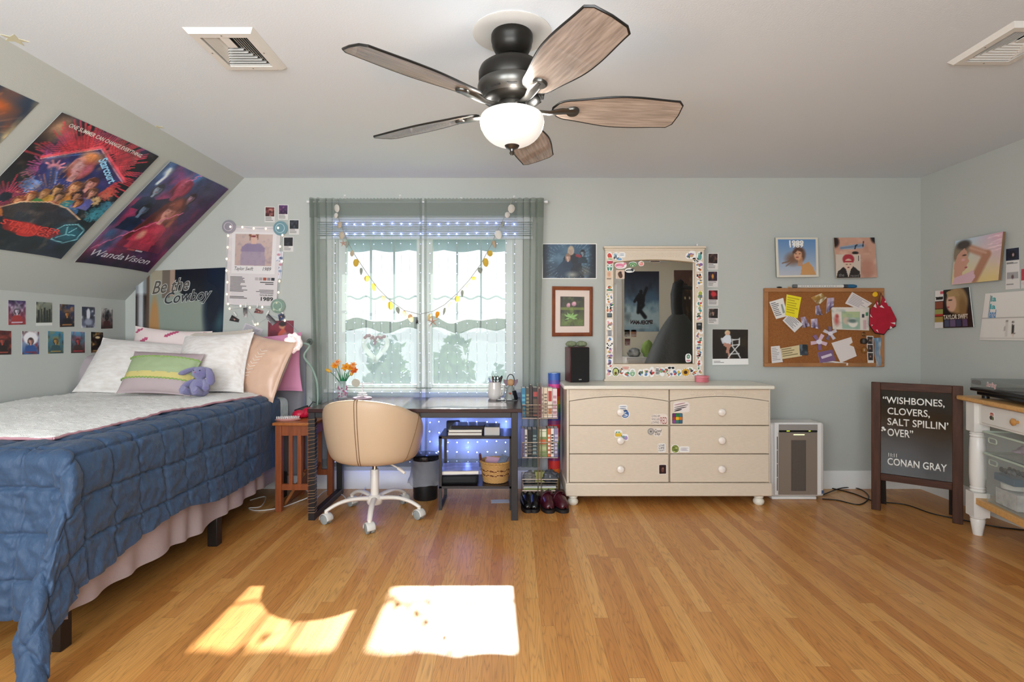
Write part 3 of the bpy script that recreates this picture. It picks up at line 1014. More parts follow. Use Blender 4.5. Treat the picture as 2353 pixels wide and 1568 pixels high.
for s_ in (-1, 1):
    bpart('leg', lambda q: q.tube([(s_ * .03, -.02, .022), (s_ * .036, -.06, .02), (s_ * .038, -.085, .024), (s_ * .038, -.098, .03)], [.02, .022, .027, .02], 12, M=BM))

# ================================================================== slatted side table between bed and desk
m_cherry = mat('cherry_wood', '#8f4b27', .42, var=.22, vscale=5, vstretch=(14, 14, 1))
m_cherry_top = mat('cherry_wood_top', '#a8622f', .35, var=.18, vscale=5, vstretch=(14, 2, 14))
NX0, NX1, NY0, NY1, NZ = -1.585, -1.325, 3.64, 4.07, .60
ns = thing('side_table', 'cherry wood side table with slatted sides between the bed and the desk', 'side table', ((NX0 + NX1) / 2, (NY0 + NY1) / 2, 0))
MB().box(NX0 - .012, NX1 + .008, NY0 - .015, NY1, NZ - .02, NZ).build('tabletop', m_cherry_top, ns, bevel=.004)
for x in (NX0 + .022, NX1 - .022):
    for y in (NY0 + .022, NY1 - .022):
        MB().cbox((x, y, (NZ - .02) / 2), (.042, .042, NZ - .02)).build('leg', m_cherry, ns, bevel=.003)
for y in (NY0 + .02, NY1 - .02):
    MB().box(NX0 + .043, NX1 - .043, y - .01, y + .01, NZ - .09, NZ - .021).build('apron', m_cherry, ns)
    MB().box(NX0 + .043, NX1 - .043, y - .01, y + .01, .145, .185).build('stretcher', m_cherry, ns)
    for k in (0, 1):
        xx = NX0 + .043 + .174 * (k + 1) / 3
        MB().box(xx - .013, xx + .013, y - .007, y + .007, .185, NZ - .09).build('slat', m_cherry, ns)
for x in (NX0 + .02, NX1 - .02):
    MB().box(x - .01, x + .01, NY0 + .043, NY1 - .043, NZ - .09, NZ - .021).build('apron', m_cherry, ns)
# things on and under it
pb = P(662, 961, 3.72)
pb.z = NZ
br = thing('hairbrush', 'pink paddle hairbrush with white bristles lying on the side table', 'hairbrush', pb, R(14))
M = world_m(br)
MB().lathe([(0, 0), (.8, .0), (1, .5), (.8, 1), (0, 1)], 24, M=M @ Matrix.Diagonal((.085, .034, .016, 1))).build('brush_head', mat('rose_plastic', '#c78d86', .4), br)
mb = MB()
for i in range(13):
    for j in range(5):
        x, y = -.07 + i * .0117, -.022 + j * .011
        if (x / .078) ** 2 + (y / .029) ** 2 < 1:
            mb.cyl((x, y, .016), (x, y, .030), .0028, .0022, 6, M=M)
mb.build('bristles', mat('white_bristle', '#f3f1ee', .6), br)
mb = MB()
q = P(700, 945, 3.86); q.z = NZ
mb.ball((q.x - .02, q.y - .05, NZ + .03), (.045, .035, .03))
mb.ball((q.x + .03, q.y, NZ + .036), (.05, .04, .036))
mb.ball((q.x + .0, q.y - .02, NZ + .028), (.05, .045, .028))
tag(mb.build('pouch', mat('red_satin', '#c3173c', .35, bump=.2, bscale=40), angle=180), 'shiny red soft pouch on the side table beside the desk', 'pouch')
q = P(694, 931, 4.02)
M = TR(q.x, q.y, NZ + .03, 0, -18, 20)
pbk = tag(MB().box(-.05, .05, -.022, .022, -.012, .018, M=M).build('power_adapter', mat('black_plastic', '#141416', .4), bevel=.005), 'black power adapter leaning on the side table near the lamp', 'adapter')
MB().tube([M @ Vector((.05, 0, 0)), M @ Vector((.09, 0, .03)), (q.x + .13, q.y + .02, NZ + .075), (q.x + .17, q.y + .06, NZ + .06), (q.x + .2, q.y + .09, NZ + .005)], .004, 8).build('cord', mat('black_plastic'), pbk)
# flower lamp
HB = P(676, 789, 3.86)
lb = Vector((-1.43, 4.0, NZ))
lamp = thing('flower_lamp', 'gooseneck lamp with a glowing white flower shade beside the bed', 'lamp', lb)
m_sage = mat('sage_enamel', '#8fa89b', .4)
MB().lathe([(0, 0), (.06, 0), (.06, .01), (.02, .02), (.012, .03), (0, .03)], 24, M=TR(*lb)).build('lamp_base', m_sage, lamp)
hb2 = HB + Vector((.035, .055, 0))
neck = [lb + Vector((0, 0, .02)), lb + Vector((.005, 0, .12)), lb + Vector((0, -.01, .24)), lb + Vector((-.03, -.03, .345)), lb + Vector((-.075, -.06, .43)), hb2 + Vector((.045, .025, -.02)), hb2]
sm = []
for i in range(len(neck) - 1):
    p0, p1, p2, p3 = neck[max(i - 1, 0)], neck[i], neck[i + 1], neck[min(i + 2, len(neck) - 1)]
    for k in range(6):
        t_ = k / 6
        sm.append(.5 * ((2 * p1) + (p2 - p0) * t_ + (2 * p0 - 5 * p1 + 4 * p2 - p3) * t_ ** 2 + (3 * p1 - p0 - 3 * p2 + p3) * t_ ** 3))
sm.append(neck[-1])
MB().tube(sm, .0075, 10).build('gooseneck', m_sage, lamp)
fd = Vector((-.30, -.90, .12)).normalized()     # where the shade looks
FM = frame_m(HB, fd.cross(Vector((0, 0, 1))), Vector((0, 0, 1)) - fd * fd.z)
if (FM.to_3x3() @ Vector((0, 0, 1))).dot(fd) < 0:
    FM = FM @ Euler((0, PI, 0)).to_matrix().to_4x4()
m_pet = mat('milky_pink_shade', '#f3e2e0', .5, emit=.16, emit_col='#ffe9e4')
sh = MB().lathe([(.012, -.06), (.03, -.055), (.045, -.035), (.05, -.01), (.046, -.01), (.03, -.045), (.012, -.05)], 20, M=FM).build('lamp_shade', m_pet, lamp)
for ring, (cnt, rad, up, ang) in enumerate(((9, .05, .0, 24), (9, .036, .008, 50))):
    for k in range(cnt):
        a = 2 * PI * (k + .5 * ring) / cnt
        PM = FM @ Euler((0, 0, a)).to_matrix().to_4x4() @ TR(rad * .55, 0, -.03 + up, 0, -90 + 90 - ang, 0)
        def pf(u, v, w_=.062 - .016 * ring, l_=.062):
            wid = math.sin(PI * (.16 + .84 * v) ** .8) ** .6 * w_ / 2 if v < .999 else .003
            return ((v * l_), (2 * u - 1) * wid, .014 * (2 * u - 1) ** 2 + .016 * v * v)
        MB().grid(pf, 6, 8, M=PM).build('petal', m_pet, sh, solid=.002, angle=180)
MB().ball((0, 0, -.005), .026, 14, 10, M=FM).build('bulb', mat('warm_bulb', '#ffffff', emit=5, emit_col='#fff1de'), lamp)
mb = MB()
for k in range(6):
    a = k * 1.05
    mb.grid(lambda u, v: tuple(lb + Vector((math.cos(a) * (.01 + .05 * v ** 1.4) + (2 * u - 1) * .004 * (1 - v) * math.sin(a), math.sin(a) * (.01 + .04 * v ** 1.4) + (2 * u - 1) * .004 * (1 - v), .03 + .10 * v))), 2, 6)
mb.build('leaf', mat('sage_leaf', '#4d6454', .5), lamp, solid=.0015)
# cables on the floor by the bed
m_wc = mat('white_cord', '#e4e2df', .5)
def cord(name, label, pts, r=.0035, m=m_wc, cat='cable'):
    P_ = [Vector(p) for p in pts]
    out = []
    for i in range(len(P_) - 1):
        p0, p1, p2, p3 = P_[max(i - 1, 0)], P_[i], P_[i + 1], P_[min(i + 2, len(P_) - 1)]
        for k in range(6):
            t_ = k / 6
            out.append(.5 * ((2 * p1) + (p2 - p0) * t_ + (2 * p0 - 5 * p1 + 4 * p2 - p3) * t_ ** 2 + (3 * p1 - p0 - 3 * p2 + p3) * t_ ** 3))
    out.append(P_[-1])
    o = MB().tube(out, r, 8).build(name, m)
    return tag(o, label, cat)
def fl(px, py, z=.004):
    d = F * (HC - z) / (py - CY)
    return Vector((X(px, d), d, z))
cord('cable', 'white cord looping on the floor under the side table', [fl(575, 1150), fl(610, 1142), fl(600, 1164), fl(572, 1168), fl(592, 1174), fl(640, 1168), fl(680, 1155), fl(712, 1140, .03), fl(700, 1122, .06)])
cord('cable', 'white cord curving over the floor behind the desk chair', [fl(728, 1146), fl(745, 1130, .02), fl(765, 1126, .01), fl(790, 1140), fl(800, 1150), fl(830, 1140), fl(845, 1100, .02), fl(848, 1085, .02)])
# folders and a tray that lean under the desk's left end
def slab(name, label, cat, c, size, rot, m, group=None, bevel=.003):
    o = MB().box(-size[0] / 2, size[0] / 2, -size[1] / 2, size[1] / 2, 0, size[2], M=TR(*c, *rot)).build(name, m, bevel=bevel)
    return tag(o, label, cat, group)
slab('folder', 'lavender folder leaning under the left end of the desk', 'folder', (-1.16, 3.92, .335), (.012, .24, .30), (0, 62, 8), mat('lavender_card', '#7d6a9c', .5))
slab('folder', 'cream folder leaning on the lavender one under the desk', 'folder', (-1.175, 3.95, .365), (.010, .22, .28), (0, 64, 8), mat('cream_card', '#cfc3a6', .6))
slab('serving_tray', 'brown wooden tray standing tilted under the side table', 'tray', (-1.56, 3.9, .02), (.02, .34, .26), (0, 32, 0), mat('tray_wood', '#8a5226', .5, var=.2, vscale=6))
# ================================================================== desk
DX0, DX1, DY0, DY1, DZ = -1.305, .061, 3.47, 4.092, .715
desk = thing('desk', 'dark brown desk with black metal frame under the window', 'desk', ((DX0 + DX1) / 2, (DY0 + DY1) / 2, 0))
m_blk = mat('black_metal', '#1b1719', .4, spec=.5)
MB().box(DX0, DX1, DY0, DY1, DZ - .024, DZ).build('desktop', mat('dark_walnut_laminate', '#38211f', .22, var=.25, vscale=4, vstretch=(2, 30, 2)), desk, bevel=.002)
for x in (DX0 + .024, DX1 - .045):
    for y in (DY0 + .03, DY1 - .03):
        MB().box(x - .021, x + .021, y - .021, y + .021, 0, DZ - .025).build('leg', m_blk, desk, bevel=.002)
    MB().box(x - .02, x + .02, DY0 + .051, DY1 - .051, .0, .04).build('foot_rail', m_blk, desk, bevel=.002)
    MB().box(x - .02, x + .02, DY0 + .051, DY1 - .051, DZ - .065, DZ - .025).build('side_rail', m_blk, desk, bevel=.002)
for y in (DY0 + .03, DY1 - .03):
    MB().box(DX0 + .045, DX1 - .066, y - .015, y + .015, DZ - .06, DZ - .025).build('cross_rail', m_blk, desk, bevel=.002)
mb = MB()
rng = random.Random(4)
z, wp_ = .05, []
while z < DZ - .07:
    q, y = DX0 + .024, DY0 + .03
    a, e = .0225, rng.uniform(-.006, .006)
    st = rng.uniform(.014, .034)
    wp_ += [(q - a, y - a, z), (q + a, y - a, z + e + st * .25), (q + a, y + a, z + st * .5), (q - a, y + a, z + st * .75)]
    z += st
mb.tube(wp_, .0014, 5)
mb.build('wire_wrap', mat('copper_wire', '#d9b48c', .3, .8), desk)
MB().box(DX0 + .05, DX0 + .16, DY0 + .25, DY0 + .55, DZ - .165, DZ - .026).build('side_drawer', mat('lilac_board', '#a389ad', .6), desk, bevel=.003)

# ================================================================== swivel chair
ch = thing('office_chair', 'cream swivel tub chair on a white five star base, back to the camera', 'chair', (-.896, 3.557, 0), R(-7))
CM = world_m(ch)
m_lea = mat('cream_leather', '#cbb092', .45, bump=.08, bscale=300)
m_chw = mat('white_enamel', '#eee6dc', .35)
def tub(u, v):
    ph = 2 * PI * u                          # 0 = the middle of the back
    d = min(ph, 2 * PI - ph)
    h = .80 - .165 * (d / (PI / 2)) ** 2 if d < 1.2 else None
    if h is None:
        h12 = .80 - .165 * (1.2 / (PI / 2)) ** 2
        h = h12 + (.475 - h12) * smooth(1.2, 2.35, d)
    ro = .285
    k = (h - .475) / .325
    rt = ro + .035 * k
    prof = [(0, .372), (.15, .370), (.215, .374), (.25, .388), (.268, .415), (.278, .45)]
    n_ = 7
    for i in range(1, n_ + 1):
        t = i / n_
        prof.append((.278 + (rt - .278) * math.sin(t * PI / 2), .45 + (h - .022 - .45) * t))
    prof += [(rt - .006, h - .006), (rt - .022, h + .0), (rt - .04, h - .008), (rt - .05, h - .028)]
    zi = .50
    for i in range(1, 6):
        t = i / 5
        prof.append((rt - .05 - (rt - .05 - .225) * t ** 2, (h - .028) + (min(zi, h - .03) - (h - .028)) * t))
    prof += [(.19, .495 if h > .49 else .47), (.1, .505), (0, .507)]
    q = v * (len(prof) - 1)
    i = min(int(q), len(prof) - 2)
    f = q - i
    r = prof[i][0] + (prof[i + 1][0] - prof[i][0]) * f
    zz = prof[i][1] + (prof[i + 1][1] - prof[i][1]) * f
    return (r * math.sin(ph) * 1.06, -r * math.cos(ph) * (.98 if d < PI / 2 else .90), zz)
seat = MB().grid(tub, 72, 22, closed_u=True, M=CM).build('seat_shell', m_lea, ch, angle=80, sub=1)
mb = MB()
for e in (-.004, .004):
    mb.tube([CM @ (Vector(tub((e + 1) % 1 if e else 0, .12 + .5 * i / 30)) * 1.0 + Vector((0, -.0015, 0))) for i in range(31)], .0022, 6)
mb.tube([CM @ (Vector(tub(.17 + .05 * (i / 20), .12 + .46 * i / 20)) * 1.003) for i in range(21)], .002, 6)
mb.build('seam', mat('seam_thread', '#7b5c3e', .7), seat)
MB().cyl((0, 0, .30), (0, 0, .372), .015, n=16, M=CM).build('gas_rod', mat('chrome', '#c9c9c9', .12, 1), ch)
MB().lathe([(.027, .115), (.027, .305), (.024, .31), (0, .31)], 20, M=CM).build('column', m_chw, ch)
MB().box(-.09, .09, -.09, .09, .358, .372, M=CM).build('seat_plate', m_blk, ch)
MB().lathe([(0, .085), (.045, .085), (.052, .10), (.05, .13), (.032, .145), (0, .145)], 24, M=CM).build('hub', m_chw, ch)
for k in range(5):
    a = R(-81.6 + 72 * k + 7)
    LM = CM @ Euler((0, 0, a)).to_matrix().to_4x4()
    pts, rr = [], []
    for i in range(12):
        t = i / 11
        pts.append((.03 + .275 * t, 0, .122 + .012 * math.sin(t * PI * .9) - .048 * t ** 3.2))
        rr.append(.021 - .006 * t)
    leg = MB().tube(pts, rr, 10, M=LM, flat=.7).build('leg', m_chw, ch)
    MB().cyl((.302, 0, .05), (.302, 0, .085), .012, n=12, M=LM).build('caster_stem', m_chw, leg)
    spin = [.5, -.4, 1.2, .2, -.9][k]
    WM = LM @ TR(.302, 0, .03) @ Euler((0, 0, spin)).to_matrix().to_4x4()
    mb = MB()
    for q in (-1, 1):
        mb.lathe([(0, -.009), (.026, -.009), (.03, -.006), (.03, .006), (.026, .009), (0, .009)], 22, M=WM @ TR(0, q * .016, 0, 90))
    mb.build('caster_wheel', mat('grey_wheel', '#9aa09f', .5), leg)
    MB().lathe([(.0325, -.028), (.036, -.02), (.036, .02), (.0325, .028)], 18, M=WM @ TR(0, 0, .001, 90), a0=R(-10), a1=R(190)).build('caster_hood', mat('pale_hood', '#d9d6cf', .45), leg, solid=.002)
MB().tube([(.03, -.02, .364), (.13, -.05, .355), (.19, -.07, .335)], .005, 8, M=CM).build('lever', m_chw, ch)
MB().cbox((0, 0, 0), (.065, .02, .016), M=CM @ TR(.205, -.075, .325, 0, 25, -20)).build('lever_paddle', m_chw, ch, bevel=.005)

# ================================================================== small shelf unit under the desk
UX0, UX1, UY0, UY1 = -.495, .003, 3.68, 3.99
un = thing('shelf_unit', 'low black metal two tier shelf standing under the right end of the desk', 'shelf unit', ((UX0 + UX1) / 2, (UY0 + UY1) / 2, 0))
for x in (UX0 + .01, UX1 - .01):
    for y in (UY0 + .01, UY1 - .01):
        MB().box(x - .01, x + .01, y - .01, y + .01, 0, .50).build('leg', m_blk, un)
    MB().box(x - .01, x + .01, UY0 + .02, UY1 - .02, 0, .018).build('foot_rail', m_blk, un)
for z in (.145, .482):
    MB().box(UX0, UX1, UY0, UY1, z, z + .018).build('shelf', mat('black_shelf_board', '#241c1e', .3), un, bevel=.002)
def block(name, label, cat, c, size, m, rz=0, group=None, bevel=.003, parts=()):
    """a thing lying flat: c = centre of its underside"""
    o = MB().box(-size[0] / 2, size[0] / 2, -size[1] / 2, size[1] / 2, 0, size[2], M=TR(*c, 0, 0, rz)).build(name, m, bevel=bevel)
    return tag(o, label, cat, group)
def closed_book(name, label, c, size, cover, rz=0, pages='#ece6da', group=None, cat='book'):
    """lying book: cover boards, spine at the back, page block showing at the front"""
    t = thing(name, label, cat, c, R(rz), group)
    M = world_m(t)
    w, d, h = size
    k = min(.004, h * .16)
    mb = MB().box(-w / 2, w / 2, -d / 2, d / 2, 0, k, M=M).box(-w / 2, w / 2, -d / 2, d / 2, h - k, h, M=M).box(-w / 2, w / 2, d / 2 - k, d / 2, k, h - k, M=M)
    mb.build('cover', cover, t)
    MB().box(-w / 2 + .004, w / 2 - .004, -d / 2 + .004, d / 2 - k, k, h - k, M=M).build('pages', mat('book_pages_' + pages[1:], pages, .8), t)
    return t
tz = .500
closed_book('sketchbook', 'white paged sketchbook lying flat on the shelf under the desk', (X(1071, 3.78), 3.80, tz), (.235, .2, .022), mat('kraft_cover', '#6b5148', .6))
closed_book('notebook', 'thin white notebook on top of the sketchbook under the desk', (X(1071, 3.78), 3.80, tz + .023), (.23, .19, .016), mat('white_cover', '#d8d4cc', .5), 1)
block('laptop', 'black closed laptop on top of the notebooks under the desk', 'laptop', (X(1078, 3.8), 3.815, tz + .040), (.225, .17, .022), mat('laptop_black', '#10131c', .2), -2)
block('case', 'dark grey soft case beside the laptop under the desk', 'case', (X(1040, 3.86), 3.93, tz), (.10, .10, .062), mat('slate_cloth', '#3a3d47', .8), 8, bevel=.01)
b_ = thing('card_box', 'white card box with a dark lid panel beside the laptop under the desk', 'box', (X(1132, 3.8), 3.80, tz))
MB().box(-.052, .052, -.085, .085, 0, .055, M=world_m(b_)).build('carton', mat('white_card', '#c9c3bf', .6), b_, bevel=.002)
MB().box(-.044, .044, -.075, .075, .055, .057, M=world_m(b_)).build('lid_panel', mat('dark_panel', '#2b2522', .35), b_)
block('carrying_case', 'black zip case lying on the lower shelf under the desk', 'case', (X(1056, 3.76), 3.83, .164), (.255, .24, .062), mat('black_nylon', '#131418', .7), 2, bevel=.018)
bd = closed_book('binder', 'marbled grey binder lying on the black zip case under the desk', (X(1057, 3.76), 3.83, .230), (.255, .23, .028), mat('marble_print', '#a69fae', .35, col2='#4e4b5c', vscale=9, vstretch=(1, 1.8, 1)), 4, cat='binder')
# basket
bk = thing('basket', 'woven round basket with brown bands on the lower shelf under the desk', 'basket', (X(1139, 3.80), 3.815, .164))
M = world_m(bk)
def weave_col(u, v):
    row = int(v * 26)
    alt = (int(u * 52) + row) % 2
    if row in (9, 10, 15, 16):
        return '#6a3418' if (int(u * 26) + row // 2) % 3 else '#c29a62'
    return ('#c79b5e', '#a97c42')[alt]
def wv(u, v):
    a = 2 * PI * u
    r = .088 + .018 * v + .0025 * (math.sin(u * 52 * PI + (int(v * 26) % 2) * PI))
    return (r * math.cos(a), r * math.sin(a), .004 + .135 * v)
MB().grid(wv, 104, 26, closed_u=True, M=M, colfn=weave_col).build('woven_side', mat('basket_weave', vcol=True, rough=.7), bk, flat=False)
MB().lathe([(0, .002), (.088, .002), (.088, .008), (0, .008)], 24, M=M).build('bottom', mat('basket_base', '#a57a45', .8), bk)
mb = MB()
mb.tube([(.106 * math.cos(a / 40 * 2 * PI), .106 * math.sin(a / 40 * 2 * PI), .14 + .0015 * (a % 2)) for a in range(40)], .008, 8, closed=True, M=M)
mb.build('rim', mat('basket_rim', '#b98d50', .7, var=.3, vscale=90), bk)
for s_ in (-1, 1):
    MB().tube([(s_ * .104, -.018, .13), (s_ * .109, -.016, .185), (s_ * .109, .016, .185), (s_ * .104, .018, .13)], .008, 8, M=M).build('handle', mat('brown_leather', '#5e2c1c', .5), bk)
slab('photo_sleeve', 'clear sleeve of photos standing in the basket under the desk', 'photo sleeve', (X(1135, 3.8), 3.81, .185), (.05, .008, .19), (12, 26, 0), mat('sleeve', '#8d97ad', .15, col2='#3a3f4c', vscale=12))
slab('photo_sleeve', 'brown edged photo sleeve beside the clear one in the basket', 'photo sleeve', (X(1152, 3.8), 3.83, .185), (.055, .008, .165), (8, 30, 10), mat('sleeve_brown', '#8b6a66', .3, col2='#c8c4d0', vscale=9))
slab('envelope', 'pink envelope at the back of the basket under the desk', 'envelope', (X(1128, 3.85), 3.87, .185), (.11, .003, .13), (-10, 6, 0), mat('pink_paper', '#c597ad', .7))
# waste bin
wb = thing('waste_bin', 'black waste bin with a lid and a white plastic liner under the desk', 'waste bin', (X(978, 3.95), 3.96, 0))
M = world_m(wb)
MB().lathe([(0, 0), (.085, 0), (.088, .01), (.092, .15), (.094, .28), (.088, .28), (.08, .02), (0, .02)], 32, M=M).build('bin_body', mat('bin_black', '#17181b', .35), wb)
def bag(u, v):
    a = 2 * PI * u
    r = .100 + .028 * v * v + .01 * nz(u * 9, v * 3, 0) * v + .007 * nz(math.cos(a) * 4, math.sin(a) * 4, v * 5)
    return (r * math.cos(a), r * math.sin(a), .285 - (.17 + .035 * nz(math.cos(a) * 1.5, math.sin(a) * 1.5, 2)) * v)
MB().grid(bag, 60, 14, closed_u=True, M=M).build('liner', sheer('bag_film', '#c9ccd4', .45, .4), wb, angle=180)
MB().lathe([(.1, .283), (.103, .29), (.102, .315), (.095, .322), (.06, .326), (0, .327)], 32, M=M).build('lid', mat('bin_lid', '#15161c', .18), wb)
slab('paper', 'sheet of white paper lying on the floor under the shelf unit', 'paper', (X(1150, 3.9), 3.87, .001), (.13, .08, .0015), (0, 0, 4), mat('white_paper', '#cfcfd6', .7))

# ================================================================== on the desk
m_petal = mat('daffodil_petal', '#e79a1e', .5, sss=0, emit=0)
vz = DZ
vb = Vector((X(788, 4.02), 4.02, DZ))
vs = thing('vase', 'glass vase with pink blossom print at the left end of the desk', 'vase', vb)
M = world_m(vs)
MB().lathe([(0, .0), (.030, 0), (.033, .01), (.033, .085), (.026, .105), (.030, .13), (.027, .13), (.023, .105), (.030, .08), (.03, .012), (0, .008)], 28, M=M).build('glass', clear('vase_glass', '#f2f6f8', .04, .22), vs)
mb = MB()
rng = random.Random(8)
for _ in range(46):
    a, z = rng.uniform(0, 2 * PI), rng.uniform(.015, .09)
    for k in range(5):
        b = k * 1.257 + rng.random()
        q = Matrix.Rotation(a, 4, 'Z') @ TR(.0336, 0, z, 0, 90, 0)
        mb.lathe([(0, 0), (.0036, 0)], 6, M=M @ q @ TR(.004 * math.cos(b), .004 * math.sin(b), .0003))
mb.build('blossom_print', mat('blossom_pink', '#d78fb0', .5), vs, flat=True)
FL = [(755, 852, 'bud'), (770, 842, 'star'), (776, 834, 'pale'), (796, 845, 'star'), (806, 846, 'star'), (812, 840, 'pale'), (815, 853, 'star'), (809, 858, 'bud')]
FLAB = ['yellow bud drooping at the far left of the bouquet', 'small orange flower left of the bouquet middle', 'pale peach flower at the upper left of the bouquet', 'large orange flower with open petals in the middle of the bouquet',
        'orange yellow flower just right of the large one', 'pale orange flower at the upper right of the bouquet', 'red orange flower at the far right of the bouquet', 'low yellow bud at the right of the bouquet']
for i, (px, py, kind) in enumerate(FL):
    hp = P(px, py, 4.0 + .012 * (i % 3))
    fw = thing('flower', FLAB[i], 'flower', hp, 0, 'flowers in the glass vase')
    foot = vb + Vector((.012 * math.cos(i * 2.4), .012 * math.sin(i * 2.4), .015))
    mid = vb + Vector(((hp.x - vb.x) * .2, (hp.y - vb.y) * .2, .115))
    MB().tube([foot, mid, mid.lerp(hp, .5) + Vector((0, 0, .012)), hp], .0022, 6).build('stem', mat('flower_stem', '#2c6a44', .5), fw)
    m = {'star': m_petal, 'pale': mat('pale_petal', '#e9a66a', .5), 'bud': mat('yellow_bud', '#dca638', .5)}[kind]
    if i == 6:
        m = mat('red_orange_petal', '#cf5a1f', .5)
    sc = {'star': .030, 'pale': .027, 'bud': .018}[kind] * (1.25 if i == 3 else 1)
    FMx = frame_m(hp, (1, .1 * (i % 3), -.2 + .15 * (i % 4)), (0, .6, .8))
    if kind == 'bud':
        MB().lathe([(0, -.022), (.008, -.018), (.013, -.004), (.011, .01), (.004, .022), (0, .025)], 12, M=TR(*hp, 0, -60 if i == 0 else 20)).build('bud', m, fw)
        continue
    for k in range(6):
        PMx = FMx @ Euler((0, 0, k * PI / 3 + .2)).to_matrix().to_4x4()
        MB().grid(lambda u, v: (v * sc, (2 * u - 1) * sc * .34 * math.sin(PI * min(.999, .12 + .88 * v)) ** .8, .004 + sc * .25 * v * v), 3, 5, M=PMx).build('petal', m, fw, solid=.0012)
    MB().lathe([(.003, 0), (.006, .006), (.009, .014), (.0075, .013), (.003, .002)], 10, M=FMx).build('trumpet', mat('trumpet_orange', '#d9761a', .5), fw)
mb = MB()
for i in range(11):
    a = i * 2.4
    top = vb + Vector(((-.05 + .1 * ((i * 37) % 11) / 10), .02 * math.sin(a), .16 + .06 * ((i * 53) % 7) / 7))
    b0 = vb + Vector((.008 * math.cos(a), .008 * math.sin(a), .02))
    b1 = vb + Vector(((top.x - vb.x) * .25, 0, .11))
    def lf(u, v):
        p = b0.lerp(b1, v * 2) if v < .5 else b1.lerp(top, v * 2 - 1)
        return p + Vector(((2 * u - 1) * .0055 * math.sin(PI * min(.98, .15 + .85 * v)), 0, 0))
    mb.grid(lf, 2, 10)
lv = tag(mb.build('foliage', mat('daffodil_leaf', '#1f7a4c', .4), solid=.0012), 'long green leaves among the flowers in the vase', 'leaves')
# jewellery stand
jb = Vector((X(833, 4.0), 4.0, DZ))
js = thing('jewellery_stand', 'small white jewellery stand with a round disc on its arm, on the desk', 'jewellery stand', jb)
M = world_m(js)
MB().lathe([(0, 0), (.066, 0), (.07, .005), (.066, .012), (0, .012)], 32, M=M).build('tray', mat('blush_tray', '#c9aebb', .3), js)
MB().lathe([(.012, .012), (.012, .02), (.0045, .028), (.0045, .115), (0, .115)], 14, M=M).build('post', mat('white_gloss', '#e8e3e4', .25), js)
mb = MB().lathe([(.034, .024), (.036, .027), (.034, .030)], 24, M=M)
mb.lathe([(.028, .040), (.030, .043), (.028, .046)], 24, M=M)
mb.build('ring_holder', mat('white_gloss'), js, solid=.002)
MB().tube([(-.04, 0, .112), (.05, 0, .115), (.075, 0, .113), (.085, 0, .122), (.08, 0, .13), (.074, 0, .128)], .004, 8, M=M).build('arm', mat('white_gloss'), js)
MB().lathe([(0, -.003), (.03, -.003), (.031, 0), (.03, .003), (0, .003)], 28, M=M @ TR(-.045, -.01, .118, 90)).build('disc', mat('cream_disc', '#b9b2a2', .5), js)
# mug with pens
mgp = Vector((X(1137, 3.98), 3.98, DZ))
mg = thing('mug', 'white glazed mug used as pencil holder at the right end of the desk', 'mug', mgp)
M = world_m(mg)
MB().lathe([(0, .0), (.034, 0), (.045, .012), (.05, .04), (.047, .085), (.044, .122), (.047, .126), (.042, .126), (.041, .1), (.045, .05), (.038, .014), (0, .01)], 32, M=M).build('cup', mat('white_glaze', '#d8d1cc', .12), mg)
MB().tube([(.042, -.01, .11), (.066, -.02, .10), (.07, -.022, .07), (.062, -.02, .035), (.044, -.01, .025)], [.008, .012, .013, .012, .008], 10, M=M, flat=.5).build('handle', mat('white_glaze'), mg)
PENS = [('pen', 'lilac pen leaning left in the white mug', '#8d86c4', -.03, .155, 0), ('pen', 'brown pen beside the lilac one in the white mug', '#4a2a28', -.012, .168, 0),
        ('scissors', 'black handled scissors standing in the white mug', '#141414', .008, .165, 1), ('pen', 'black marker leaning right in the white mug', '#1c1718', .030, .160, 0), ('pen', 'thick dark brown marker at the right of the white mug', '#2f2320', .040, .172, 0)]
for nm, lb_, c_, dx, h_, k_ in PENS:
    top = mgp + Vector((dx * 1.35, .01, h_))
    bt = mgp + Vector((dx * .25, 0, .014))
    mm = mat('pen_' + c_[1:], c_, .3)
    mb = MB().tube([bt, bt.lerp(top, .93), top], [.005, .006 if dx < .038 else .009, .003], 10)
    if k_:
        for q in (-1, 1):
            cc = top + Vector((q * .011, 0, -.012))
            mb.tube([cc + Vector((.009 * math.cos(t), 0, .014 * math.sin(t))) for t in [i * PI / 7 for i in range(14)]], .003, 6, closed=True)
    tag(mb.build(nm, mm), lb_, 'pen' if nm == 'pen' else 'scissors', 'pens in the mug')
# angel ornament on a dark slate
sp = Vector((X(1166, 3.93), 3.93, DZ))
tag(MB().box(sp.x - .08, sp.x + .075, sp.y - .05, sp.y + .05, DZ, DZ + .006).build('slate_tray', mat('slate', '#242a2b', .25), bevel=.002), 'dark slate tray with papers at the right end of the desk', 'tray')
an = thing('angel_ornament', 'grey angel ornament with black wire loop on the slate tray', 'ornament', (X(1174, 3.94), 3.94, DZ + .007))
M = world_m(an)
m_ang = mat('grey_stoneware', '#8d918d', .6, var=.2, vscale=60)
MB().lathe([(0, 0), (.045, 0), (.046, .006), (.03, .06), (.016, .095), (0, .1)], 24, M=M).build('dress', m_ang, an)
MB().lathe([(.047, .0), (.05, .003), (.035, .06), (.03, .06)], 24, M=M @ TR(.004, .006, 0)).build('cape', m_blk, an)
MB().ball((0, -.004, .118), (.026, .02, .026), M=M).build('head', mat('terracotta_tan', '#b98e66', .6), an)
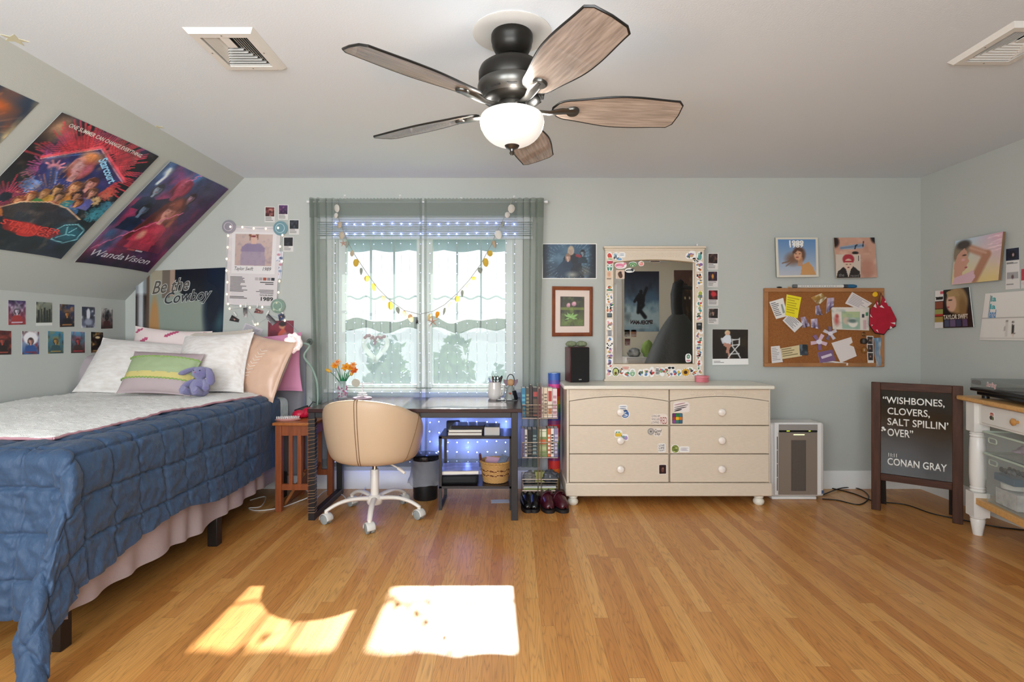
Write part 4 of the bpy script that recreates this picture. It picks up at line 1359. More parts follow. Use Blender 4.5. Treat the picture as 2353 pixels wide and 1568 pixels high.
for q in (-1, 1):
    MB().prism([(0, 0), (q * .02, .022), (q * .046, .03), (q * .046, .008), (q * .026, -.022)] if q > 0 else [(0, 0), (-.026, -.022), (-.046, .008), (-.046, .03), (-.02, .022)], -.003, .003, M=M @ TR(q * .006, .008, .112, 90)).build('wing', mat('mauve_wing', '#765a66', .5), an)
MB().tube([(.026 * math.cos(t), .004, .132 + .045 * math.sin(t)) for t in [i * PI / 12 for i in range(13)]], .003, 8, M=M).build('wire_loop', m_blk, an)
heart = [(.010 * math.sin(t) ** 3, .0085 * (math.cos(t) - .38 * math.cos(2 * t) - .15 * math.cos(3 * t))) for t in [i * 2 * PI / 24 for i in range(24)]]
MB().prism(heart, 0, .004, M=M @ TR(-.004, -.036, .042, 66)).build('heart', mat('rust_glaze', '#9a4f37', .5), an)
slab('paper_slip', 'crumpled white slip of paper on the slate tray', 'paper', (X(1152, 3.9), 3.895, DZ + .0065), (.05, .02, .004), (0, 0, 10), mat('white_slip', '#e5e5e5', .6))
slab('card', 'white card lying in front of the angel ornament', 'card', (X(1171, 3.89), 3.888, DZ + .0065), (.035, .022, .003), (0, 0, -4), mat('white_slip'))

# ================================================================== wire book tower with books and shoes
m_chr = mat('silver_wire', '#b9a99a', .28, .85)
TX0, TX1, TY0, TY1 = X(1200.5, 3.84), X(1282, 3.84), 3.84, 4.03
tw = thing('basket_tower', 'silver wire basket tower full of books between desk and dresser', 'storage tower', ((TX0 + TX1) / 2, (TY0 + TY1) / 2, 0))
TB = [(.595, .69), (.318, .425), (.085, .165)]
for z0, z1 in TB:
    mb = MB()
    for z, r in ((z0, .004), (z1, .004)):
        mb.tube([(TX0, TY0, z), (TX1, TY0, z), (TX1, TY1, z), (TX0, TY1, z)], r, 6, closed=True)
    for k in range(1, 4):
        z = z0 + (z1 - z0) * k / 4
        mb.tube([(TX0, TY0, z), (TX1, TY0, z), (TX1, TY1, z), (TX0, TY1, z)], .0018, 5, closed=True)
    for k in range(9):
        x = TX0 + (TX1 - TX0) * k / 8
        mb.cyl((x, TY0, z0), (x, TY1, z0), .0018, n=5)
    for x in (TX0, TX1):
        for y in (TY0, TY1):
            mb.cyl((x, y, z0), (x, y, z1), .003, n=6)
    mb.build('wire_basket', m_chr, tw)
for dx in (-.013, .010):
    x = X(1241, 3.84) + dx
    MB().tube([(x, TY0 - .004, .02), (x, TY0 - .004, .82), (x - .004, TY0 - .002, .845)], .0035, 8).build('pole', m_chr, tw)
mb = MB()
for q in (0, 1):
    y = TY0 + q * (TY1 - TY0)
    mb.tube([(TX0, y, .0), (TX0, y, .085)], .004, 6).tube([(TX1, y, .0), (TX1, y, .085)], .004, 6)
mb.build('foot', m_chr, tw)
def stand_book(px0, px1, z, top, spine, label, group, deco=None, pages='#efe7dc', depth=.13, y0=3.853):
    x0, x1 = X(px0, 3.85), X(px1, 3.85)
    h = Z(top, 3.86) - z
    t = thing('book', label, 'book', ((x0 + x1) / 2, y0 + depth / 2, z), 0, group)
    M = world_m(t)
    w = x1 - x0 - .002
    k = .0022
    mb = MB()
    mb.k = spine
    mb.box(-w / 2, w / 2, -depth / 2, -depth / 2 + k, 0, h, M=M)
    mb.box(-w / 2, -w / 2 + k, -depth / 2 + k, depth / 2, 0, h, M=M).box(w / 2 - k, w / 2, -depth / 2 + k, depth / 2, 0, h, M=M)
    for a, b, c_ in deco or ():
        mb.k = c_
        mb.box(-w / 2 + .12 * w, w / 2 - .12 * w, -depth / 2 - .0006, -depth / 2, h * a, h * b, M=M)
    mb.build('cover', mat('book_cover', vcol=True, rough=.45), t)
    MB().box(-w / 2 + k, w / 2 - k, -depth / 2 + k, depth / 2 - .004, .003, h - .004, M=M).build('pages', mat('book_pages_' + pages[1:], pages, .8), t)
    return t
TXT = lambda c, n=6, a=.12, b=.85: [(a + (b - a) * i / n, a + (b - a) * (i + .55) / n, c) for i in range(n)]
G1_, G2_ = 'books in the top basket', 'books in the middle basket'
sc_ = lambda q: 1190 + q * .2105
B1_ = [(41, 88, 892, '#1f6f93', TXT('#5aa3b8', 5), 'blue spined book at the left end of the top basket'),
       (88, 129, 892, '#3f3d34', TXT('#8a8466', 6), 'dark olive spined book in the top basket'),
       (129, 162, 885, '#2b1a17', None, 'tall plain dark brown book in the top basket'),
       (163, 221, 891, '#1e1413', [(.06, .10, '#a93a33'), (.15, .62, '#5c4636'), (.7, .86, '#a93a33')], 'wide black book with red ornament in the top basket'),
       (222, 257, 893, '#6d1f33', None, 'slim maroon book behind the tower poles in the top basket'),
       (258, 284, 890, '#d9c7b6', TXT('#a58f7e', 5), 'thin cream book right of the poles in the top basket'),
       (285, 327, 891, '#dcc9b0', TXT('#7d6a58', 7), 'cream book with brown lettering in the top basket'),
       (328, 379, 892, '#e4d2bd', [(.55, .9, '#b03528'), (.12, .3, '#b9703c')], 'cream book with a red title block in the top basket'),
       (380, 432, 894, '#e6cdd0', TXT('#bf8f9a', 4), 'pale pink book at the right end of the top basket')]
for a, b, top, c_, dc, lb_ in B1_:
    stand_book(sc_(a), sc_(b), .600, top, c_, lb_, G1_, dc)
B2_ = [(36, 75, 985, '#6e6aa6', None, 'lavender book at the left end of the middle basket'), (76, 107, 987, '#d8d2c8', TXT('#555050', 6), 'white spined book beside the lavender one'),
       (108, 159, 987, '#17191c', TXT('#6d6a66', 5, .1, .5), 'black book in the middle basket'), (160, 212, 987, '#2c4347', TXT('#8aa0a0', 6), 'dark teal book in the middle basket'),
       (232, 324, 986, '#7d9058', [(.45, .62, '#d46a3a'), (.72, .9, '#dfe3c4'), (.2, .4, '#b9c48a'), (.92, .99, '#e9e0cf')], 'wide green and orange book in the middle basket'),
       (325, 361, 985, '#d9692e', TXT('#f0e2d2', 5), 'orange spined book in the middle basket'), (362, 397, 985, '#e9e4dc', TXT('#2b2b2b', 7), 'white book with black lettering in the middle basket'),
       (398, 446, 985, '#8d85a8', TXT('#c8c0d4', 5), 'grey lavender book at the right end of the middle basket')]
for a, b, top, c_, dc, lb_ in B2_:
    stand_book(sc_(a), sc_(b), .323, top, c_, lb_, G2_, dc)
# lowest basket: magazines and bags
cxm = (TX0 + TX1) / 2
for i, (c_, lb_) in enumerate((('#9fb06a', 'green edged magazine at the bottom of the lowest basket'), ('#d5d8d6', 'white magazine in the lowest basket'), ('#23262a', 'black magazine on top of the pile in the lowest basket'))):
    block('magazine', lb_, 'magazine', (cxm, 3.935, .0885 + i * .013), (TX1 - TX0 - .02, .16, .011), mat('mag_' + c_[1:], c_, .4), 0, 'magazines in the lowest basket', .001)
def lumpy(name, label, cat, c, r, m, seed, amp=.25):
    def fn(u, v):
        a, b = 2 * PI * u, PI * (v - .5)
        d = Vector((math.cos(a) * math.cos(b), math.sin(a) * math.cos(b), math.sin(b)))
        k = 1 + amp * nz(d.x * 2 + seed, d.y * 2, d.z * 2) + amp * .6 * nz(d.x * 5, d.y * 5 + seed, d.z * 5)
        return (c[0] + d.x * r[0] * k, c[1] + d.y * r[1] * k, c[2] + d.z * r[2] * k)
    return tag(MB().grid(fn, 28, 16, closed_u=True).build(name, m, angle=60), label, cat)
lumpy('cloth_bag', 'striped grey cloth bag in the lowest basket at the left', 'bag', (TX0 + .055, 3.92, .163), (.045, .055, .042), mat('grey_stripe_cloth', '#a9a5a0', .8, col2='#5a5854', vscale=16, vstretch=(1, 1, 6)), 1)
lumpy('plastic_bag', 'dark grey plastic bag at the right of the lowest basket', 'bag', (TX1 - .05, 3.92, .165), (.055, .055, .042), mat('grey_film', '#56595e', .25), 4, .4)
block('tea_box', 'small yellow green box in the lowest basket', 'box', (cxm, 3.93, .128), (.07, .06, .075), mat('olive_card', '#a3a463', .6), 6)
# shoes
def make_shoe(name, label, group, m, m2, loc, rz, L=.25, W=.092, H=.085, strap=False):
    t = thing(name, label, 'shoe', loc, R(rz), group)
    M = world_m(t)
    # local -y is the toe
    def upper(u, v):
        y = L / 2 - L * v
        ang = PI * (1.08 * u - .04)
        k = v
        w = W / 2 * (.72 + .28 * math.sin(min(1, k * 1.25) * PI * .9)) * (1 if k < .82 else math.sqrt(max(0.02, 1 - ((k - .82) / .185) ** 2)))
        w *= .9 + .12 * math.sin(k * PI)
        h = H * (1.0 - .12 * k) if k < .45 else H * (.95 - .5 * (k - .45) / .55)
        h *= (1 if k < .85 else math.sqrt(max(.05, 1 - ((k - .85) / .17) ** 2)))
        hh = max(.012, h * abs(math.sin(ang)) ** .6)
        if k < .5 and .16 < u < .84:             # the opening for the foot
            hh = min(hh, h * (.55 + .9 * abs(u - .5)))
        return (math.cos(ang) * w, y, .02 + hh)
    MB().grid(upper, 22, 26, M=M).build('upper', m, t, solid=.004, angle=70)
    def sole(u, v):
        a = 2 * PI * u
        y = math.sin(a) * L / 2 * 1.01
        k = .5 - y / L
        w = W / 2 * (.80 + .26 * smooth(.2, .75, k)) * abs(math.cos(a)) ** .7 * (1 if math.cos(a) > 0 else -1)
        return (w, y, .022 * v)
    mb = MB().grid(sole, 40, 1, closed_u=True, M=M)
    n = 40
    mb.f.append(tuple(range(n))); mb.c.append(None)
    mb.f.append(tuple(range(n, 2 * n))); mb.c.append(None)
    mb.build('sole', m2, t)
    if strap:
        mb = MB()
        mb.grid(lambda u, v: (math.cos(PI * u) * W * .5, -.0 - .028 * v, .035 + H * .82 * math.sin(PI * u) ** .8), 14, 2, M=M)
        mb.build('strap', m, t, solid=.004)
        MB().ball((.024, -.014, H * .98), .006, 8, 6, M=M).build('buckle', mat('shoe_buckle', '#8a7a80', .3, .9), t)
    return t
m_bl = mat('black_patent', '#0b0b0d', .22)
m_bu = mat('burgundy_leather', '#43141f', .25)
m_so = mat('rubber_sole', '#151012', .6)
S1 = 'black shoes beside the desk leg'
S2 = 'burgundy clogs beside the dresser'
make_shoe('shoe', 'black shoe next to the desk leg', S1, m_bl, m_so, (X(1211, 3.74), 3.735, 0), 4, .23, .085, .08)
make_shoe('shoe', 'black shoe touching the burgundy clogs', S1, m_bl, m_so, (X(1228, 3.74), 3.735, 0), -2, .23, .08, .08)
make_shoe('clog', 'burgundy clog of the pair, the one next to the black shoes', S2, m_bu, m_so, (X(1258, 3.74), 3.735, 0), 4, .25, .098, .10, True)
make_shoe('clog', 'burgundy clog of the pair, the one turned out beside the dresser', S2, m_bu, m_so, (X(1284, 3.74), 3.735, 0), 16, .25, .098, .10, True)
# rainbow roll
RBW = ['#2d4f9e', '#3b62b0', '#5a4a9a', '#d6408f', '#e0436f', '#d5372e', '#dd6a22', '#d8a51f', '#7f9a2c', '#2f7f4a', '#2f6d94', '#34408f']
rb = thing('rainbow_roll', 'tall rolled rainbow coloured mat standing between the book tower and the dresser', 'roll', (X(1274, 4.08), 4.085, 0))
M = world_m(rb)
def rbc(u, v):
    z = v * .9
    if z < .16: return '#8a7446'
    if z > .85: return '#3a62b4'
    if z > .82: return '#5d51a6'
    if z > .79: return '#d8448f'
    seq = ['#cc2f2b', '#c9302c', '#d2691f', '#cfa022', '#5f8f34', '#2c7a50', '#2b5f93', '#353f8c', '#7c2f63']
    return seq[int(((.79 - z) / .27 * len(seq)) % len(seq))]
def rbf(u, v):
    a = 2 * PI * u
    r = .046 + .004 * nz(math.cos(a) * 2, math.sin(a) * 2, v * 4)
    return (r * math.cos(a), r * math.sin(a), .9 * v)
mb = MB().grid(rbf, 28, 120, closed_u=True, M=M, colfn=rbc)
mb.build('roll_body', mat('rainbow_foam', vcol=True, rough=.35), rb)
MB().lathe([(.03, .86), (.032, .895), (.046, .897), (.046, .90)], 24, M=M).build('roll_rim', mat('pale_blue_rim', '#a9c4e6', .3), rb)
# ================================================================== ceiling fan
FX, FY = 0.0, 2.17
fan = thing('ceiling_fan', 'dark ceiling fan with five wooden blades and a lit white glass bowl', 'ceiling fan', (FX, FY, ZC - .001))
FMt = TR(FX, FY, 0)
m_brz = mat('dark_bronze', '#26231f', .38, .55)
m_pew = mat('brushed_pewter', '#5c5a56', .3, .85)
MB().lathe([(0, ZC - .006), (.15, ZC - .006), (.157, ZC - .003), (.157, ZC - .0005)], 48, M=FMt).build('ceiling_plate', mat('plate_white', '#cfccc7', .7), fan)
MB().lathe([(.080, ZC - .006), (.083, ZC - .012), (.083, ZC - .034), (.080, ZC - .039), (.079, ZC - .055), (.066, ZC - .080), (.046, ZC - .094), (.044, ZC - .088), (.0, ZC - .086)], 36, M=FMt).build('canopy', m_brz, fan)
MB().cyl((FX, FY, 2.26), (FX, FY, ZC - .085), .013, n=16).build('downrod', m_brz, fan)
MB().ball((FX, FY, ZC - .095), (.034, .034, .018)).build('hanger_ball', m_brz, fan)
mh = MB().lathe([(0, 2.272), (.06, 2.272), (.105, 2.266), (.126, 2.250), (.133, 2.232), (.133, 2.195), (.128, 2.187), (.134, 2.180), (.134, 2.165), (.127, 2.150), (.118, 2.140), (.112, 2.125), (.09, 2.112), (0, 2.112)], 48, M=FMt).build('motor_housing', m_brz, fan)
MB().lathe([(.1345, 2.186), (.137, 2.178), (.1365, 2.166), (.131, 2.152), (.123, 2.140), (.115, 2.127), (.113, 2.13), (.12, 2.142), (.127, 2.154)], 48, M=FMt).build('trim_band', m_pew, mh)
mb = MB()
for k in range(12):
    a = 2 * PI * k / 12
    mb.cbox((0, 0, 0), (.006, .038, .006), M=FMt @ Matrix.Rotation(a, 4, 'Z') @ TR(.1235, 0, 2.1395, 0, 40, 0))
mb.build('vent_slots', mat('slot_black', '#0c0b0a', .6), mh)
MB().lathe([(.055, 2.112), (.06, 2.105), (.06, 2.088), (.07, 2.080), (.088, 2.072), (.09, 2.066), (0, 2.066)], 36, M=FMt).build('switch_housing', m_pew, fan)
m_blade = mat('weathered_blade', '#ab9b8e', .26, var=.3, vscale=4, vstretch=(2.2, 26, 26), spec=1, coat=.6)
BZF = 2.098
for k in range(5):
    a = R(6.3 + 72 * k)
    KM = FMt @ Euler((0, 0, a)).to_matrix().to_4x4() @ TR(0, 0, BZF, 16, 0, 0)
    KM = FMt @ Euler((0, 0, a)).to_matrix().to_4x4() @ TR(0, 0, BZF) @ Euler((R(-15), 0, 0)).to_matrix().to_4x4()
    r0, r1 = .165, .685
    top, n_ = [], 26
    for i in range(n_ + 1):
        t = i / n_
        x = r0 + (r1 - r0) * t
        w = .052 + .040 * smooth(0, .55, t) - .012 * smooth(.6, 1, t)
        if t < .12:
            w *= math.sqrt(max(.02, 1 - ((.12 - t) / .122) ** 2))
        top.append((x, w))
    pts = top[:-1] + [(r1 - .02, .079), (r1 - .001, .058), (r1 + .004, 0), (r1 - .001, -.058), (r1 - .02, -.079)] + [(x, -w) for x, w in reversed(top[:-1])]
    bl_ = MB().prism(pts, -.003, .003).build('blade', m_blade, fan, local=True)
    bl_.matrix_basis = world_m(fan).inverted() @ KM
    ring_ = [KM @ Vector((p[0], p[1], 0)) for p in pts]
    MB().tube(ring_, .0042, 6, closed=True).build('blade_edge', mat('edge_black', '#141210', .4), bl_)
    IM = FMt @ Euler((0, 0, a)).to_matrix().to_4x4()
    mb = MB().tube([IM @ Vector((.055, 0, 2.098)), IM @ Vector((.10, 0, 2.085)), IM @ Vector((.15, 0, 2.082)), KM @ Vector((.20, 0, -.008)), KM @ Vector((.255, 0, -.007))], [.013, .014, .017, .024, .018], 12, flat=.4)
    mb.lathe([(0, -.014), (.024, -.014), (.028, -.009), (.028, -.004), (0, -.004)], 20, M=KM @ TR(.245, 0, 0))
    mb.build('blade_arm', m_pew, fan)
gm = mat('opal_glass', '#cfccc6', .25, emit=.36, emit_col='#fffaf2')
gl = MB().lathe([(.088, 2.07), (.112, 2.072), (.126, 2.060), (.129, 2.040), (.124, 2.012), (.108, 1.982), (.082, 1.960), (.05, 1.947), (.02, 1.943), (0, 1.942)], 48, M=FMt).build('glass_bowl', gm, fan, sub=1)
MB().lathe([(0, 1.952), (.026, 1.95), (.03, 1.945), (.024, 1.936), (.010, 1.93), (.008, 1.922), (.011, 1.916), (.006, 1.908), (0, 1.907)], 24, M=FMt).build('finial', m_pew, fan)
# the bulbs of the bowl light the room upwards past the blades
for k in range(3):
    a = k * 2.094
    L_ = light('fan_bulb', 'POINT', (0, 0, 0), (0, 0, 0), 1.1, (1, .96, .9), shadow_soft_size=.03)
    L_.parent = fan
    L_.location = (.165 * math.cos(a + .6), .165 * math.sin(a + .6), 2.055 - (ZC - .001))

# ================================================================== ceiling vents
def vent(x0, x1, y0, y1, label, flip):
    z = ZC - .0005
    t = thing('ceiling_vent', label, 'vent', ((x0 + x1) / 2, (y0 + y1) / 2, z), 0, 'ceiling air vents')
    f = .045
    m_v = mat('vent_white', '#dedbd5', .45)
    mb = MB()
    M = Matrix.Identity(4)
    o, i_ = [(x0, y0), (x1, y0), (x1, y1), (x0, y1)], [(x0 + f, y0 + f), (x1 - f, y0 + f), (x1 - f, y1 - f), (x0 + f, y1 - f)]
    m_ = [(x0 + .016, y0 + .016), (x1 - .016, y0 + .016), (x1 - .016, y1 - .016), (x0 + .016, y1 - .016)]
    vs = [(*p, z) for p in o] + [(*p, z - .018) for p in m_] + [(*p, z - .018) for p in i_] + [(*p, z - .001) for p in i_]
    fs = []
    for r in range(3):
        for k in range(4):
            fs.append((r * 4 + k, r * 4 + (k + 1) % 4, r * 4 + 4 + (k + 1) % 4, r * 4 + 4 + k))
    mb.add(vs, fs)
    mb.build('vent_frame', m_v, t, flat=True)
    MB().box(x0 + f, x1 - f, y0 + f, y1 - f, z - .0015, z - .0005).build('duct', mat('duct_dark', '#100f0e', .8), t)
    # nested angled blades
    mb = MB()
    xa, xb, ya, yb = x0 + f, x1 - f, y0 + f, y1 - f
    n_ = 7
    def slat(p, q, nx, ny):
        p, q = Vector((*p, 0)), Vector((*q, 0))
        d = Vector((nx, ny, 0)) * .010
        a_ = [p + Vector((0, 0, z - .017)), q + Vector((0, 0, z - .017)), q + d + Vector((0, 0, z - .003)), p + d + Vector((0, 0, z - .003))]
        b2 = [v + Vector((0, 0, .0018)) for v in a_]
        mb.add(a_ + b2, [(0, 1, 2, 3), (7, 6, 5, 4), (0, 4, 5, 1), (1, 5, 6, 2), (2, 6, 7, 3), (3, 7, 4, 0)])
    cxm_ = (xa + xb) / 2
    for k in range(n_):
        t_ = k / n_
        yy = yb - .013 - (yb - ya) * .62 * t_
        w_ = (xb - xa) / 2 * (1 - .72 * t_) - .004
        slat((cxm_ - w_, yy), (cxm_ + w_, yy), 0, 1 if not flip else -1)
        if k:
            xw = (xb - xa) / 2 * (1 - .72 * (k - .0) / n_)
            slat((cxm_ - xw, ya + .004), (cxm_ - xw, yy), .9, 0)
            slat((cxm_ + xw, ya + .004), (cxm_ + xw, yy), -.9, 0)
    mb.box(cxm_ - .018, cxm_ + .018, ya + .002, ya + (yb - ya) * .34, z - .016, z - .013)
    mb.build('louvres', m_v, t, flat=True)
    mb = MB()
    for px, py in (((x0 + x1) / 2, y0 + .03), ((x0 + x1) / 2, y1 - .03), (x0 + .03, (y0 + y1) / 2), (x1 - .03, (y0 + y1) / 2)):
        mb.lathe([(0, -.0195), (.003, -.019), (.0035, -.0178), (0, -.0178)], 10, M=TR(px, py, z))
    mb.build('screws', mat('screw', '#77736d', .4, .7), t)
vent(-1.289, -1.012, 2.126, 2.452, 'white square air vent in the ceiling left of the fan', False)
vent(1.92, 2.197, 2.083, 2.407, 'white square air vent in the ceiling at the right edge of the picture', True)
def star(c, r, label, rot):
    pts = []
    for k in range(10):
        a = k * PI / 5 + rot
        q = r if k % 2 == 0 else r * .42
        pts.append((q * math.cos(a), q * math.sin(a)))
    tag(MB().prism(pts, -.0015, 0, M=TR(*c)).build('star_sticker', mat('glow_star', '#d3cfb2', .6)), label, 'sticker', 'glow stars on the ceiling')
c = onplane(22, 90, (0, 0, ZC), Vector((0, 0, -1)))
star((c.x + .02, c.y, ZC), .05, 'faint yellowish star sticker on the ceiling at the upper left corner', .4)
c = onplane(366, 292, (0, 0, ZC), Vector((0, 0, -1)))
star((c.x, c.y, ZC), .03, 'faint yellowish star sticker on the ceiling above the posters', .9)

# ================================================================== curtains, garland and light strings
RY, RZ = 4.118, 2.19
rod = thing('curtain_rod', 'thin white curtain rod across the top of the window', 'curtain rod', (X(982, RY), RY, RZ))
MB().cyl((X(711, RY), RY, RZ), (X(1254, RY), RY, RZ), .007, n=12).build('rod', mat('rod_white', '#e6e6e4', .4), rod)
for px in (709, 1256):
    MB().cyl((X(px - 3, RY), RY, RZ), (X(px + 3, RY), RY, RZ), .011, n=14).build('end_cap', mat('rod_white'), rod)
for px in (730, 970, 1236):
    MB().tube([(X(px, RY), RY, RZ + .006), (X(px, RY), RY + .04, RZ + .012), (X(px, RY), YB, RZ + .012)], .004, 6).build('bracket', mat('rod_white'), rod)
m_sh = sheer('sage_voile', '#93a094', .66, .32)
m_sh2 = sheer('sage_voile_double', '#8f998f', .52, .3)
def curtain(px0, px1, gl_, gr_, label):
    """gl_, gr_: share of the panel gathered in tight folds at its left / right end"""
    x0, x1 = X(px0, RY), X(px1, RY)
    def yo(u, z):
        tight = max(1 - smooth(0, gl_, u) if gl_ else 0, smooth(1 - gr_, 1, u) if gr_ else 0)
        k = .35 + .65 * smooth(RZ, RZ - .25, z) if False else 1
        amp = .0016 + .024 * tight
        f = 2 * PI * (u * 17)
        return amp * math.sin(f + 2 * nz(u * 9, z * .4)) + .004 * nz(u * 14, z * 1.2, 2)
    def fn(u, v):
        z = RZ + .022 - v * (RZ + .022 - .19)
        sway = .012 * nz(v * 2.2, px0, 1) * v
        tg = max(1 - smooth(0, gl_, u) if gl_ else 0, smooth(1 - gr_, 1, u) if gr_ else 0)
        sway += tg * .021 * math.sin(2 * PI * u * 17 + 2 * nz(u * 9, z * .4) + .9)
        edge = (.03 * smooth(0, 1, v) * (-1 if u < .5 else 1)) * abs(2 * u - 1) ** 3 * (1 if (gl_ and u < .5) or (gr_ and u > .5) else .15)
        return (x0 + (x1 - x0) * u + sway - edge, RY - .012 + yo(u, z), z)
    o = MB().grid(fn, 330, 40).build('curtain', m_sh, angle=180)
    tag(o, label, 'curtain', 'sheer curtains on the white rod')
    mb = MB().grid(lambda u, v: tuple(Vector(fn(u, .0 + .026 * v)) + Vector((0, -.004, .004 * math.sin(u * 210) * (1 - v)))), 330, 4)
    mb.build('heading', m_sh2, o, angle=180)
    MB().grid(lambda u, v: tuple(Vector(fn(u, .026 + .045 * v)) + Vector((0, -.003, 0))), 330, 3).build('rod_pocket', m_sh2, o, angle=180)
    for e in (0, 1):
        MB().grid(lambda u, v: tuple(Vector(fn(e + (.022 * u if e == 0 else -.022 * u), v)) + Vector((0, -.002, 0))), 2, 40).build('side_hem', m_sh2, o, angle=180)
    MB().grid(lambda u, v: tuple(Vector(fn(u, 1 - .03 * v)) + Vector((0, -.002, 0))), 330, 2).build('bottom_hem', m_sh2, o, angle=180)
    return o
curtain(713, 971, .34, 0, 'left panel of the sheer grey green curtains')
curtain(976, 1245, 0, .36, 'right panel of the sheer grey green curtains')
for i, (px, py) in enumerate(((793, 453), (920, 453), (1060, 459), (1182, 455))):
    c = P(px, py, YB)
    h = thing('wall_hook', 'small white adhesive hook above the curtain rod, ' + ['leftmost of four', 'second from the left', 'third from the left', 'rightmost of four'][i], 'hook', c, 0, 'hooks above the curtain rod')
    MB().box(c.x - .008, c.x + .008, YB - .004, YB, c.z - .018, c.z + .018).build('plate', mat('hook_white', '#e3e0dc', .4), h, bevel=.002)
    MB().tube([(c.x, YB - .004, c.z + .004), (c.x, YB - .02, c.z - .004), (c.x, YB - .026, c.z - .018), (c.x, YB - .018, c.z - .026)], .004, 8).build('hook_arm', mat('hook_white'), h)
# shell garland
GY = 4.075
zz = lambda x, y, d=GY: P(690 + x * .319, 420 + y * .319, d)
gar = thing('shell_garland', 'garland of shells and starfish strung in a V across the curtains', 'garland', zz(850, 948))
sp_ = [(268, 120), (270, 200), (282, 270), (305, 330), (350, 440), (400, 530), (480, 650), (560, 760), (650, 850), (750, 920), (855, 948), (950, 930), (1040, 880), (1130, 800), (1220, 700), (1300, 590), (1370, 460), (1420, 350), (1460, 270), (1500, 190), (1535, 110)]
MB().tube([zz(*p) for p in sp_], .0022, 6).build('string', mat('twine', '#8d8a80', .8), gar)
SHG = {'w': ('#e6ded2', .3), 't': ('#cdb9a0', .35), 'g': ('#e2b352', .62), 'p': ('#e3c9a0', .6), 'k': ('#e0b38a', .5), 'c': ('#aeb3a6', .3)}
SHL = [(265, 185, 25, 30, 'w'), (258, 237, 18, 20, 'w'), (284, 305, 21, 24, 't'), (300, 380, 25, 28, 't'), (375, 510, 18, 22, 't'), (403, 578, 24, 28, 'g'), (440, 640, 10, 26, 'c'),
       (482, 692, 22, 22, 'g'), (531, 752, 17, 30, 'g'), (600, 835, 16, 20, 'k'), (651, 887, 21, 30, 'g'), (705, 920, 13, 25, 'c'), (752, 942, 15, 22, 'k'), (797, 976, 19, 30, 'k'),
       (932, 968, 16, 24, 'p'), (988, 952, 14, 24, 'g'), (1038, 928, 8, 27, 'c'), (1084, 890, 21, 32, 'p'), (1133, 838, 23, 22, 'g'), (1168, 800, 10, 25, 'c'), (1215, 748, 20, 27, 'p'),
       (1250, 690, 21, 13, 'g'), (1297, 633, 17, 21, 'c'), (1337, 575, 23, 32, 'g'), (1368, 510, 22, 22, 'g'), (1400, 445, 14, 28, 't'), (1428, 375, 27, 32, 'w'), (1462, 300, 11, 22, 'c'), (1493, 232, 20, 22, 'w'), (1522, 188, 27, 32, 'w'), (338, 448, 11, 24, 'c')]
for i, (x, y, w, h, c_) in enumerate(SHL):
    k = .319 * GY / F
    col_, tr_ = SHG[c_]
    m = sheer('shell_' + c_, col_, 0.0, tr_)
    M = TR(*zz(x, y), 0, (i * 37) % 40 - 20, (i * 53) % 50 - 25)
    mb = MB()
    if c_ == 'c' or w < 15:          # spiral shells
        pr = []
        for q in range(11):
            t = q / 10
            r = w * k * (math.sin(PI * min(.97, .15 + .8 * t ** .8)) ** .9) * (1 + .14 * (q % 2)) * 1.0
            pr.append((max(.0005, r), h * k * (1 - 2 * t)))
        mb.lathe(pr, 10, M=M)
    else:                            # ribbed fans
        def fnn(u, v):
            a = 2 * PI * u
            r = v * (1 + .035 * math.cos(18 * a))
            ty = .78 + .22 * math.cos(a - PI / 2)
            return (w * k * r * math.cos(a) * ty ** .3, -.009 * (1 - v * v), h * k * r * math.sin(a))
        mb.grid(fnn, 36, 6, closed_u=True, M=M)
    mb.build('shell', m, gar)
for i, (x, y, r) in enumerate(((312, 436, 26), (955, 1000, 42))):
    k = .319 * GY / F
    mb = MB()
    c = zz(x, y)
    for q in range(5):
        a = PI / 2 + q * 2 * PI / 5 + .1
        mb.tube([c, c + Vector((math.cos(a) * r * k * .5, -.003, math.sin(a) * r * k * .5)), c + Vector((math.cos(a) * r * k, 0, math.sin(a) * r * k))], [.0055, .004, .0012], 8)
    mb.build('starfish', mat('starfish', '#b08a78', .8), gar)
c = zz(843, 1000)
mb = MB().ball(c, (.009, .007, .013)).ball(c + Vector((0, 0, -.017)), (.004, .004, .005))
for q in (-1, 1):
    mb.tube([c + Vector((q * .006, 0, -.008)), c + Vector((q * .010, 0, -.018))], .0025, 6)
mb.build('turtle_charm', mat('charm_black', '#17181c', .35), gar)
MB().tube([c + Vector((.005 * math.sin(t), 0, .022 + .008 * math.cos(t))) for t in [i * PI / 6 for i in range(12)]], .0018, 6, closed=True).build('charm_ring', mat('charm_black'), gar)
# curtain of fairy lights
LY = 4.146
sl_ = thing('fairy_light_curtain', 'curtain of small blue white fairy lights hanging behind the sheer curtains down to the floor', 'fairy lights', (X(976, LY), LY, .25))
cols = [252, 330, 392, 455, 530, 590, 660, 728, 793, 865, 933, 1000, 1065, 1130, 1208, 1275, 1347, 1415, 1482, 1545]
m_bulb = mat('led_bulb', '#e8ecff', .4, emit=26, emit_col='#8ea2ff')
big, small = [], []
mb = MB()
rng = random.Random(2)
for ci, cx_ in enumerate(cols):
    x = X(690 + cx_ * .319, LY)
    pts = []
    for r in range(25):
        z = 2.03 - .0755 * r + rng.uniform(-.006, .006)
        xx = x + rng.uniform(-.004, .004)
        pts.append((xx, LY, z))
        px = CX + xx * F / LY
        if r < 2 or (.28 < z < .66 and 955 < px < 1180):
            big.append((xx, LY, z))
        else:
            small.append((xx, LY, z))
    mb.tube([(x, LY, 2.06)] + pts, .0007, 4)
mb.tube([(X(760, LY), LY, 2.06), (X(1190, LY), LY, 2.06)], .0015, 5)
